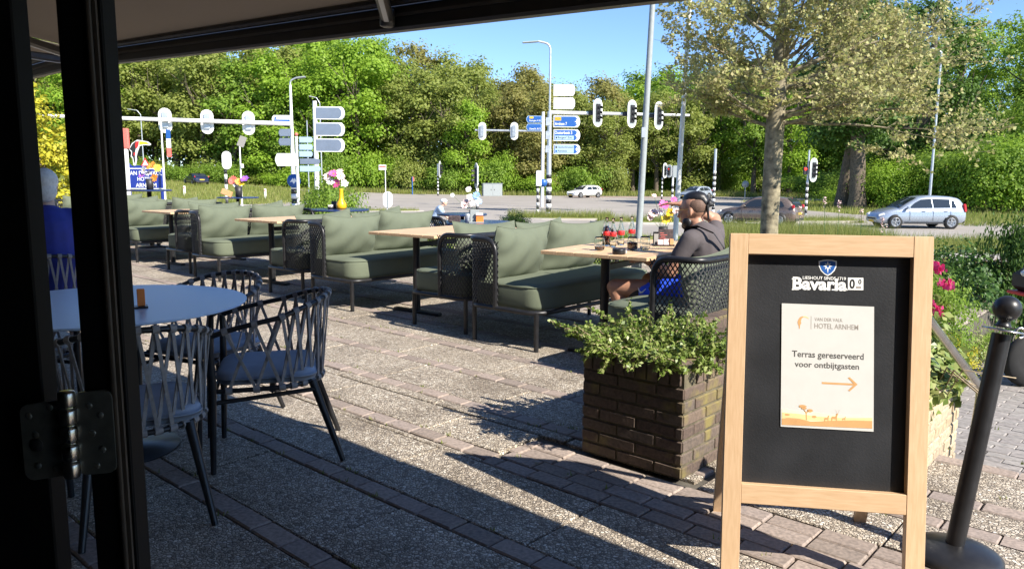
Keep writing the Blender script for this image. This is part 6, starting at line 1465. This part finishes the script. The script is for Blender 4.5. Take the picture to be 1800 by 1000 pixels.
plain("twig", (.30, .235, .15), .85, var=.3, scale=20)
def limb_tree(m, p, d, L, r, depth, rnd, tips, spread=.6):
    pts = [Vector(p)]; rr = [r]; dd = Vector(d).normalized()
    for i in range(4):
        dd = (dd + Vector((rnd.uniform(-.18, .18), rnd.uniform(-.18, .18), rnd.uniform(-.02, .12)))).normalized(); pts.append(pts[-1] + dd * L / 4); rr.append(r * (1 - .13 * (i + 1)))
    m.tube(pts, r, 8 if depth > 1 else 5, rr=rr, cap=False)
    if depth <= 0: tips.append((pts[-1], dd)); return
    for k in range(rnd.randint(2, 3)):
        a = rnd.uniform(0, 6.28); s_ = Vector((math.cos(a), math.sin(a), rnd.uniform(-.1, .6))); j = rnd.choice((2, 3, 4)); limb_tree(m, pts[j], dd + s_ * spread, L * rnd.uniform(.62, .8), rr[j] * .68, depth - 1, rnd, tips, spread)
VAR = []
def tree_variant(seed, tall, wide, low, n, clump, leaf, per=26):
    """unit tree about `tall` metres high; returns (trunk mesh, crown mesh)"""
    rnd = random.Random(seed); m = MB(); tips = []
    m.tube([(0, 0, -.3), (rnd.uniform(-.1, .1), 0, tall * .25), (rnd.uniform(-.3, .3), rnd.uniform(-.3, .3), tall * .5), (rnd.uniform(-.4, .4), 0, tall * .8)], .25, 9, rr=[tall * .028, tall * .020, tall * .014, tall * .004], cap=False)
    for k in range(7): a = rnd.uniform(0, 6.28); limb_tree(m, (0, 0, tall * rnd.uniform(.22, .6)), (math.cos(a), math.sin(a), .7), tall * .22, tall * .009, 1, rnd, tips)
    lobes = []
    nl = rnd.randint(9, 13)
    for k in range(nl):
        f_ = k / (nl - 1); z = tall * (low + (.93 - low) * f_); prof = math.sin(math.pi * min(1, .18 + .75 * f_)) ** .7; a = k * 2.4 + rnd.uniform(-.5, .5); q = wide * .45 * prof * (0 if k == nl - 1 else 1); s_ = wide * rnd.uniform(.36, .52) * (.55 + .5 * prof)
        lobes.append((q * math.cos(a), q * math.sin(a), z, s_, s_, s_ * rnd.uniform(.55, .8)))
    P, Nn = crown_points(n, lobes, clump, per); P[:, 2] = np.maximum(P[:, 2], .1); V, Q = leaf_quads(P, Nn, leaf, .7, .5)
    return m.mesh("trunk", MATS["bark"]), fast("crown", V, Q, None)
for sd, tall, wide, low, n in ((1, 16, 5.2, .22, 11000), (2, 15, 4.6, .12, 11000), (3, 17, 5.6, .30, 11000), (4, 14, 4.4, .06, 11000)): VAR.append(tree_variant(sd, tall, wide, low, n, .58, .36))
def put_tree(var, x, y, s_, rz, mat, label, group, z=None, name="broadleaf_tree", sz=1.0):
    o = empty(name, (x, y, hgt(x, y) if z is None else z), rz, label, "tree", group, scale=(s_, s_, s_ * sz))
    link("trunk", VAR[var][0], o); c_ = link("crown", VAR[var][1], o)
    if not VAR[var][1].materials: VAR[var][1].materials.append(None)
    c_.material_slots[0].link = 'OBJECT'; c_.material_slots[0].material = MATS[mat]; return o
TOPS = [(-150, 40), (0, 45), (210, 60), (400, 62), (560, 66), (660, 66), (700, 98), (735, 84), (775, 108), (830, 104), (870, 124), (910, 110), (960, 128), (1000, 148), (1050, 132), (1090, 142), (1150, 132), (1250, 125), (1350, 118), (1500, 110), (1700, 90)]
KIND = {"leaf_bright": "bright green wood tree", "leaf_mid": "mid green wood tree", "leaf_olive": "olive green wood tree", "leaf_tan": "tan budding wood tree", "leaf_dark": "dark green wood tree"}
rt_ = random.Random(21)
LAND = [(20, "the door frame"), (90, "the golden conifer"), (160, "the door stile"), (250, "the hotel sign"), (290, "the banner pole"), (345, "the navy car"), (400, "the banded sign post"), (425, "the solar panel post"), (517, "the gantry mast"), (557, "the large sign backs"), (600, "the yellow vase"), (678, "the red and white sign"), (725, "the marker post"), (772, "the thin banded signal post"), (838, "the left turned signal"), (865, "the grey cabinet"), (905, "the two signal backs"), (965, "the tall mast"), (1030, "the white car"), (1110, "the second signal of the arm"), (1135, "the grey flagpole"), (1200, "the white flagpole"), (1255, "the seated man"), (1350, "the pale tree's trunk"), (1430, "the oval signal"), (1500, "the dark trunks"), (1600, "the silver car"), (1650, "the right street lamp"), (1760, "the right edge")]
USED = set()
def place_label(kind, px, row):
    n, nm = min(LAND, key=lambda q: abs(q[0] - px)); side = "behind" if abs(px - n) < 14 else ("left of" if px < n else "right of")
    for r_ in (row,) + (("hindmost row", "middle row", "front row") if "tree" in kind else ("", "second one", "third one", "fourth one", "fifth one")):
        s_ = f"{kind}, {side} {nm}" + (f", {r_}" if r_ else "")
        if s_ not in USED: break
    if s_ in USED:
        for w_ in ("its leftmost neighbour", "its taller neighbour", "its darker neighbour", "its rounder neighbour"):
            if f"{s_}, {w_}" not in USED: s_ = f"{s_}, {w_}"; break
    USED.add(s_); return s_
def far_tree(px, Y, top, mat, var=None, low=False, row="front row"):
    v_ = rt_.randrange(4) if var is None else var; tall = (16, 15, 17, 14)[v_]; p = at(px, top, Y); z0 = hgt(p.x, Y); put_tree(v_, p.x, Y, (p.z - z0) / tall / .98, rt_.uniform(0, 6), mat, place_label(KIND[mat], px, row), "trees of the far wood")
for row, (Y, drop, step) in enumerate(((128, -4, 62), (116, 10, 58), (106, 34, 54))):
    px = -90 + row * 20
    while px < 1640:
        t = interp(TOPS, px) + drop + rt_.uniform(-8, 12)
        if px < 220: pal = ["leaf_mid", "leaf_bright", "leaf_olive"]
        elif px < 520: pal = ["leaf_olive", "leaf_olive", "leaf_mid", "leaf_bright"]
        elif px < 700: pal = ["leaf_bright", "leaf_bright", "leaf_mid"]
        elif px < 1100: pal = ["leaf_olive", "leaf_tan", "leaf_olive"] if row < 2 else ["leaf_bright", "leaf_mid", "leaf_olive", "leaf_olive", "leaf_tan"]
        else: pal = ["leaf_olive", "leaf_mid", "leaf_bright"]
        far_tree(px, Y + rt_.uniform(-4, 4), t, rt_.choice(pal), row=("hindmost row", "middle row", "front row")[row]); px += step * rt_.uniform(.75, 1.25)
far_tree(625, 104, 72, "leaf_bright", 0); far_tree(560, 103, 96, "leaf_bright", 2); far_tree(480, 103, 150, "leaf_mid", 1); far_tree(950, 101, 160, "leaf_tan", 1); far_tree(820, 100, 180, "leaf_bright", 3)
# understorey bushes along the wood's edge
def bush_mesh(seed, n, leaf, clump, sq=.75):
    rnd = random.Random(seed); lobes = [(rnd.uniform(-.55, .55), rnd.uniform(-.4, .4), rnd.uniform(.28, .62), rnd.uniform(.34, .5), rnd.uniform(.3, .45), rnd.uniform(.25, .40) * sq / .75) for k in range(7)] + [(0, 0, .30, .75, .6, .30)]
    P, Nn = crown_points(n, lobes, clump, 16); P[:, 2] = np.maximum(P[:, 2], .02); V, Q = leaf_quads(P, Nn, leaf, .65, .5); m = MB()
    for k in range(9): a = rnd.uniform(0, 6.28); m.tube([(0, 0, -.05), (math.cos(a) * .15, math.sin(a) * .15, .25), (math.cos(a) * .45, math.sin(a) * .4, .6)], .02, 5, rr=[.022, .016, .006], cap=False)
    return m.mesh("stem", MATS["bark"]), fast("foliage", V, Q, None)
BV = [bush_mesh(1, 6000, .068, .12), bush_mesh(2, 6000, .068, .12), bush_mesh(3, 6000, .065, .11)]
BR = [bush_mesh(11, 16000, .040, .10), bush_mesh(12, 16000, .040, .10)]
BF = [bush_mesh(5, 9000, .046, .07), bush_mesh(6, 9000, .042, .07)]
def put_bush(V_, x, y, z, sx, sz, mat, label, group=None, rz=0.0, name="shrub"):
    o = empty(name, (x, y, z), rz, label, "shrub", group, scale=(sx, sx, sz)); link("stem", V_[0], o); f_ = link("foliage", V_[1], o)
    if not V_[1].materials: V_[1].materials.append(None)
    f_.material_slots[0].link = 'OBJECT'; f_.material_slots[0].material = MATS[mat]; return o
px = 150
while px < 1480:
    Y = rt_.uniform(99, 103) if px < 1080 else rt_.uniform(108, 114); p = at(px, 340, Y); hh = rt_.uniform(3.0, 6.5) if px > 560 else rt_.uniform(2.0, 3.5)
    put_bush(rt_.choice(BV), p.x, Y, hgt(p.x, Y) - .1, rt_.uniform(2.8, 4.0), hh, rt_.choice(["leaf_mid", "leaf_bright", "leaf_mid", "leaf_olive"]), place_label("leafy bush at the wood's foot", px, ""), "bushes along the far wood", rt_.uniform(0, 6)); px += rt_.uniform(24, 40)

# tall trees on the right, dark trunks and high crowns
BIG = [tree_variant(31, 17, 5.4, .34, 15000, .55, .30, 40), tree_variant(32, 18, 5.8, .30, 15000, .55, .30, 40)]
VAR += BIG
for (px, by, w, s_, v_, mat, lab) in ((1480, 366, 24, 1.0, 4, "leaf_dark", "leftmost dark trunked tree left of the silver car"), (1506, 368, 26, 1.05, 5, "leaf_dark", "thick dark trunked tree just left of the silver car"), (1556, 352, 18, 1.0, 4, "leaf_mid", "sunlit trunked tree behind the silver car"), (1610, 358, 26, 1.1, 5, "leaf_dark", "leaning dark trunked tree above the silver car's roof"), (1665, 356, 26, 1.1, 4, "leaf_mid", "upright dark trunked tree behind the silver car's rear"), (1765, 352, 26, 1.15, 5, "leaf_mid", "tall green tree at the right edge beyond the road"), (1860, 362, 26, 1.1, 4, "leaf_mid", "tall tree mostly outside the right edge")):
    p = gp(px, by, STREET); put_tree(v_, p.x, p.y, s_, rt_.uniform(0, 6), mat, lab, "tall roadside trees on the right")
    m = MB(); rr_ = w / 1350 * p.y / 2; lean = .05 if px in (1610,) else rt_.uniform(-.01, .02)
    # a stout lower trunk in place of the slim one
    tro = bpy.data.objects.get("trunk")
    root = [q for q in COL.objects if q.get("label") == lab][0]
    for q in list(root.children):
        if q.name.startswith("trunk"): bpy.data.objects.remove(q)
    m.tube([(0, 0, -.2), (lean * 2, 0, 1.0), (lean * 22, 0, 4), (lean * 60, 0, 9), (lean * 90, .3, 14)], rr_, 12, rr=[rr_ * 1.35, rr_ * 1.02, rr_ * .9, rr_ * .65, rr_ * .25], cap=False); tips = []; rn = random.Random(px)
    for k in range(6): a = rn.uniform(0, 6.28); limb_tree(m, (lean * 30, 0, rn.uniform(5, 10)), (math.cos(a), math.sin(a), .6), 4.2, rr_ * .35, 1, rn, tips)
    m.build("trunk", MATS["bark"], root, fix=False)
for (px, Y, s_, hz_, mat) in ((1520, 66, 5, 3.0, "leaf_bright"), (1580, 62, 4, 4.5, "leaf_bright"), (1640, 64, 5, 5.5, "leaf_mid"), (1700, 60, 5.5, 6.5, "leaf_bright"), (1750, 56, 5.5, 6, "leaf_mid"), (1800, 54, 5, 6, "leaf_bright"), (1850, 58, 5, 7, "leaf_mid"), (1460, 80, 5, 3.5, "leaf_mid"), (1720, 72, 7, 10, "leaf_dark"), (1790, 70, 7, 11, "leaf_mid"), (1670, 75, 6, 9, "leaf_mid"), (1600, 84, 6, 8, "leaf_dark"), (1540, 90, 6, 8, "leaf_mid")):
    p = at(px, 350, Y); put_bush(rt_.choice(BR), p.x, Y, STREET - .05, s_, hz_, mat, place_label("leafy undergrowth bush", px, ""), "undergrowth on the right", rt_.uniform(0, 6))

# the pale budding tree in front of the terrace
def near_tree():
    Y = 12.6; c0 = at(1353, 400, Y); base = Vector((c0.x, Y, STREET)); o = empty("pale_tree", base, 0, "pale budding tree with a stout trunk behind the wooden board", "tree")
    rnd = random.Random(9); m = MB(); zt = at(1352, 215, Y).z - STREET; tw = .16
    m.tube([(0, 0, -.2), (.01, 0, .8), (-.01, 0, 1.8), (.0, 0, zt), (.03, 0, zt + .8), (.08, 0, zt + 2.4), (.12, .1, zt + 4.0)], tw, 16, rr=[.17, .148, .140, .145, .115, .080, .035], cap=False)
    ends = []
    def grow(p, d, L, r, depth):
        pts = [Vector(p)]; dd = Vector(d).normalized(); n = 5; rr = [r]
        for i in range(n):
            dd = (dd + Vector((rnd.uniform(-.16, .16), rnd.uniform(-.16, .16), rnd.uniform(-.10, .11)))).normalized(); pts.append(pts[-1] + dd * L / n); rr.append(max(.0022, r * (1 - .14 * (i + 1))))
        m.tube(pts, r, 8 if depth >= 2 else 4, rr=rr, cap=False)
        if depth == 0: ends.append(pts); return
        for k in range({3: 5, 2: 6, 1: 6}[depth]):
            j = rnd.randint(1, n); a = rnd.uniform(0, 6.28); s_ = Vector((math.cos(a), math.sin(a), rnd.uniform(-.35, .65))); grow(pts[j], dd * .9 + s_ * .8, L * rnd.uniform(.45, .68), rr[j] * .55, depth - 1)
    for a, el, L, zz in ((3.3, .22, 1.25, .05), (3.0, .10, 1.2, -.1), (-.15, .12, 1.9, .10), (.4, .05, 1.8, .2), (-1.2, .2, 1.5, .0), (1.6, .2, 1.6, .1), (2.3, .3, 1.3, .3), (3.9, .35, 1.2, .4), (-.5, .25, 1.8, .5), (.9, .3, 1.7, .6), (2.9, .4, 1.2, .7), (4.6, .3, 1.4, .8), (0, .35, 1.8, .9), (3.2, .5, 1.2, 1.2), (1.9, .5, 1.4, 1.4), (-.8, .5, 1.5, 1.5), (-.05, -.10, 1.8, .0), (-.35, -.04, 1.9, -.05), (.15, .5, 1.6, 1.7), (3.5, .7, 1.2, 1.9), (-.2, .3, 1.9, .7), (.2, .15, 2.0, .5)):
        grow((0, 0, zt + zz), (math.cos(a), math.sin(a), el + .14), L, .036, 3)
    m.build("trunk", MATS["bark_light"], o, fix=False)
    C, Nn = [], []
    for pts in ends:
        for k in range(rnd.randint(7, 11)):
            j = rnd.randint(0, 4); q = pts[j].lerp(pts[j + 1], rnd.random()); C.append(q + Vector((rnd.gauss(0, .03), rnd.gauss(0, .03), rnd.gauss(0, .03) - .01))); Nn.append((rnd.gauss(0, .5), rnd.gauss(-.3, .5), .6))
    V, Q = leaf_quads(np.array([tuple(c) for c in C]), np.array(Nn), .062, .75, .6, .12); f_ = link("crown", fast("crown", V, Q, MATS["leaf_pale"]), o)
    print("near tree ends", len(ends), "leaves", len(C)); return o
near_tree()

# planter shrub
def leafy(name, pts_fn, n, size, mat, o, aspect=.55, jit=.55):
    C, Nn = pts_fn(n)
    if name == 'foliage' and o.name.startswith('ivy'): C[:, 0] = np.minimum(C[:, 0], .26 + NR.uniform(0, .07, len(C)))
    V, Q = leaf_quads(C, Nn, size, aspect, jit, .1); return link(name, fast(name, V, Q, MATS[mat]), o)
def planter_shrub():
    cu = (PU0 + PU1) / 2; o = empty("planter_shrub", W(cu, PV0 + .3, PH - .07), TA, "light green leafy shrub spilling over the brick planter", "shrub"); rnd = random.Random(3); m = MB(); C, Nn = [], []
    def shoot(p, d, L):
        pts = [Vector(p)]; dd = Vector(d).normalized()
        for i in range(6): dd = (dd + Vector((rnd.uniform(-.2, .2), rnd.uniform(-.2, .2), rnd.uniform(-.16, .12)))).normalized(); pts.append(pts[-1] + dd * L / 6)
        m.tube(pts, .003, 4, rr=[.0045, .004, .0035, .003, .0025, .002, .0015], cap=False)
        for i in range(1, 7):
            for k in range(9):
                q = pts[i - 1].lerp(pts[i], rnd.random()); s_ = Vector((rnd.gauss(0, 1), rnd.gauss(0, 1), rnd.gauss(.3, .8))).normalized(); C.append(tuple(q + s_ * rnd.uniform(.004, .022))); Nn.append((s_.x, s_.y, s_.z + .5))
    for k in range(190):
        x = rnd.uniform(-.30, .30); y = rnd.uniform(-.30, .30) if x < .05 else rnd.uniform(-.30, .15); ox = x * 1.2 + rnd.uniform(-.35, .35); shoot((x * .85, y * .85 , rnd.uniform(.02, .07)), (ox, (y * 1.2 - .1) + rnd.uniform(-.3, .3), rnd.uniform(.0, .42)), rnd.uniform(.10, .23))
    for k in range(22): shoot((-.27, rnd.uniform(-.28, .1), .10), (-1, rnd.uniform(-.5, .4), rnd.uniform(-.1, .35)), rnd.uniform(.15, .27))
    for k in range(22): shoot((rnd.uniform(-.28, .28), -.27, .10), (rnd.uniform(-.4, .4), -1, rnd.uniform(-.35, .4)), rnd.uniform(.12, .22))
    for k in range(14): shoot((rnd.uniform(.1, .27), rnd.uniform(-.1, .35), .06), (rnd.uniform(-.2, .7), rnd.uniform(-.4, .4), rnd.uniform(.1, .7)), rnd.uniform(.10, .20))
    m.build("twig", MATS["twig"], o, fix=False); V, Q = leaf_quads(np.array(C), np.array(Nn), .027, .55, .5, .15); link("foliage", fast("foliage", V, Q, MATS["leaf_privet"]), o); print("planter leaves", len(C))
planter_shrub()
def blob_pts(cs, clump, per=14, up=.5):
    def fn(n): return crown_points(n, cs, clump, per)
    return fn
# ivy over the second planter
iv = empty("ivy_plant", W(-1.2, 4.25, .30), TA, "variegated ivy hanging over the yellow brick planter", "shrub")
leafy("foliage", blob_pts([(.10, .0, .14, .34, .42, .20), (.28, .10, .06, .14, .42, .20), (-.1, .2, .25, .3, .4, .25), (.34, .28, -.02, .10, .14, .16), (.15, -.3, .05, .25, .2, .15)], .05), 4200, .052, "leaf_ivy", iv, .85)
m = MB(); rnd = random.Random(8)
for k in range(24): a = rnd.uniform(-.3, .35); m.tube([(a, rnd.uniform(-.3, .3), 0), (a + .1, rnd.uniform(-.3, .3), .2), (a + .25, rnd.uniform(-.3, .3), .1)], .004, 4, cap=False)
m.build("stem", MATS["twig"], iv, fix=False)
def shrub_at(px, py, Y, sx, hz_, mat, label, V_, zg=None, grp=None):
    p = at(px, py, Y); z = STREET if zg is None else zg; return put_bush(V_, p.x, Y, z, sx, hz_, mat, label, grp, RNG.uniform(0, 6))
shrub_at(1655, 500, 9.2, 1.05, 1.5, "leaf_hedge", "large dark green shrub right of the wooden board", BF[0], -.7); shrub_at(1690, 520, 9.6, .85, 1.4, "leaf_hedge", "dark green shrub beside the clipped hedge", BF[1], -.75)
rh = shrub_at(1636, 520, 6.4, .55, .95, "leaf_mid", "rhododendron with pink flowers behind the board's right stile", BF[1], -.20)
C, Nn = [], []
for (px, py) in ((1648, 470), (1660, 499), (1644, 543), (1638, 466), (1653, 473), (1666, 503), (1636, 538), (1649, 548)):
    q = at(px, py, 6.05) - Vector(rh.location)
    for k in range(26): C.append((q.x + RNG.gauss(0, .022), q.y + RNG.gauss(0, .03), q.z + RNG.gauss(0, .018))); Nn.append((RNG.gauss(0, .6), -1, .4 + RNG.gauss(0, .4)))
C = np.array(C); rz_ = -rh.rotation_euler.z; cz_, sz_ = math.cos(rz_), math.sin(rz_); C = np.stack([(C[:, 0] * cz_ - C[:, 1] * sz_) / rh.scale[0], (C[:, 0] * sz_ + C[:, 1] * cz_) / rh.scale[1], C[:, 2] / rh.scale[2]], 1)
V, Q = leaf_quads(C, np.array(Nn), .06, .9, .5); link("blossom", fast("blossom", V, Q, MATS["petal_rhodo"]), rh)
# hedge on the right
hd = empty("hedge", at(1745, 500, 12.5) * Vector((1, 1, 0)) + Vector((0, 0, STREET)), -.05, "clipped dark hedge with reddish new growth on top", "hedge")
leafy("foliage", blob_pts([(x, 0, .60, .75, .45, .62) for x in np.arange(-1.2, 5.0, .75)], .09), 9000, .065, "leaf_hedge", hd)
leafy("new_growth", blob_pts([(x, -.1, 1.20, .75, .45, .10) for x in np.arange(-1.2, 5.0, .75)], .06), 2600, .05, "leaf_red", hd); m = MB()
for x in np.arange(-1.2, 5, .6): m.tube([(x, 0, -.1), (x + .1, 0, .6), (x, .1, 1.1)], .02, 5, cap=False)
m.build("stem", MATS["bark"], hd, fix=False)
shrub_at(1800, 470, 9.0, .62, 2.2, "leaf_dark", "tall dark shrub cut by the right edge of the picture", BF[0], -.8)
for (px, py, Y, sx, hz_, mat, lab) in ((1690, 560, 7.6, .45, .45, "leaf_ivy", "low leafy plant beside the lower path"), (1720, 552, 8.0, .40, .42, "leaf_mid", "low green plant at the foot of the hedge"), (1655, 585, 6.6, .40, .50, "leaf_gold", "yellowish plant above the ivy planter")):
    p = at(px, py, Y); uq, vq = p.x * UX + p.y * UY, -p.x * UY + p.y * UX; put_bush(BF[0], p.x, Y, path_z(uq, vq), sx, hz_, mat, lab)
# plants along the terrace edge
for (px, Y, sx, hz_, mat, lab, zg) in ((565, 15.0, 1.05, 1.75, "leaf_mid", "large leafy bush with flowers below the sign backs", -.2), (905, 15.5, .45, .75, "leaf_dark", "small dark plant right of the blue table", .0), (1100, 12.2, .42, .62, "leaf_mid", "small leafy plant left of the grey flagpole", 0), (1040, 10.2, .55, .68, "leaf_privet", "low white flecked plant behind the nearest sofa's end", 0), (1215, 10.4, .8, .62, "leaf_dark", "low dark shrub behind the seated man", 0), (745, 11.8, .7, .60, "leaf_privet", "low plant behind the second sofa's end rail", 0), (385, 15.5, .8, .78, "leaf_privet", "low flowering plant behind the third sofa", 0), (1010, 12.5, .8, .5, "leaf_mid", "low green plant under the flagpole row", 0)):
    p = at(px, 400, Y); put_bush(BF[0 if sx > .5 else 1], p.x, Y, zg, sx, hz_, mat, lab, None, RNG.uniform(0, 6))
# golden conifer in the door gap
gc = at(85, 300, 19); o = empty("golden_conifer", (gc.x, 19, STREET), 0, "golden yellow conifer seen through the gap in the door", "tree"); leafy("crown", blob_pts([(0, 0, 1.4, 1.5, 1.2, 1.4), (.1, 0, 2.6, 1.2, 1.0, 1.3), (-.7, 0, 3.6, .9, .9, 1.2), (-.9, 0, 4.4, .6, .6, .8)], .16), 9000, .13, "leaf_gold", o); m = MB(); m.tube([(0, 0, -.1), (0, 0, 2), (-.5, 0, 4.4)], .12, 8, rr=[.14, .1, .03], cap=False); m.build("trunk", MATS["bark"], o, fix=False)

# ------------------------------------------------------------------ grass
def grass(name, areas, label, mat="grass_blade"):
    Vs = []
    for (x0, x1, y0, y1, n, h0, h1, wd_) in areas:
        x = NR.uniform(x0, x1, n); y = NR.uniform(y0, y1, n); z = np.array([hgt(a, b) for a, b in zip(x, y)]) - .02; h = NR.uniform(h0, h1, n) * NR.uniform(.5, 1, n); a = NR.uniform(0, 6.28, n); lx, ly = np.cos(a) * h * .35, np.sin(a) * h * .35; w = wd_ * NR.uniform(.5, 1.2, n)
        b = NR.uniform(0, 6.28, n); wx, wy = np.cos(b) * w, np.sin(b) * w
        Vs.append(np.stack([np.stack([x - wx, y - wy, z], 1), np.stack([x + wx, y + wy, z], 1), np.stack([x + lx, y + ly, z + h], 1)], 1).reshape(-1, 3))
    V = np.concatenate(Vs); return tag(link(name, fast(name, V, np.arange(len(V)).reshape(-1, 3), MATS[mat])), label, "grass", kind="stuff")
grass("verge_grass", [(9, 40, 26.4, 31.4, 26000, .25, .6, .012), (-30, 9, 28.6, 33, 9000, .15, .4, .012), (4, 11, 13.4, 22, 9000, .15, .45, .008), (11, 26, 15, 22.4, 9000, .15, .4, .010), (24, 70, 40.6, 52, 26000, .25, .7, .02), (7.5, 13.5, 27.0, 31.5, 22000, .6, 1.15, .010), (9, 15, 29, 34, 9000, .5, .9, .010)], "tall seeding grass on the verges beside the near road")
grass("bank_grass", [(-75, -18, 60, 100, 40000, .25, .6, .035), (-17, 30, 96, 104, 26000, .4, 1.0, .04), (-24, -12, 95, 103, 9000, .4, .9, .04), (26, 60, 95, 120, 14000, .4, .9, .04), (23, 45, 52, 78, 14000, .25, .6, .03)], "grass bank in front of the far wood")
grass("island_grass", [(-.2, 5.8, 44.0, 46.0, 5200, .35, .85, .014), (4.6, 9.4, 40.8, 42.2, 4200, .3, .75, .013), (13.2, 19.8, 42.8, 45.2, 4200, .25, .6, .014), (-11.6, -6.4, 51.8, 53.2, 2500, .2, .5, .014)], "rough grass on the kerbed traffic islands")
# lavender-like flower spikes sticking up behind the board
for k, (px, py) in enumerate(((1450, 345), (1476, 352), (1515, 368), (1407, 362), (1552, 382))):
    p = at(px, py, 9.0); zb = -.15; o = empty("flower_spike", (p.x, 9.0, zb), 0, ("tallest thin pale flower spike, rising behind the board near the oval signal", "pale flower spike behind the board, second from the oval signal", "short pale flower spike in front of the silver car's bonnet", "pale flower spike beside the pale tree's trunk", "pale flower spike in front of the silver car's front wheel")[k], "flower", "flower spikes behind the board"); m = MB(); hz_ = p.z - zb; m.tube([(0, 0, 0), (RNG.uniform(-.03, .03), 0, hz_ * .6), (0, 0, hz_)], .003, 5); m.build("stem", MATS["stem_green"], o)
    C = np.stack([NR.normal(0, .010, 60), NR.normal(0, .010, 60), hz_ - np.abs(NR.normal(0, .07, 60))], 1); V, Q = leaf_quads(C, rand_dirs(60), .016, .8); link("blossom", fast("blossom", V, Q, MATS["petal_pale"]), o)
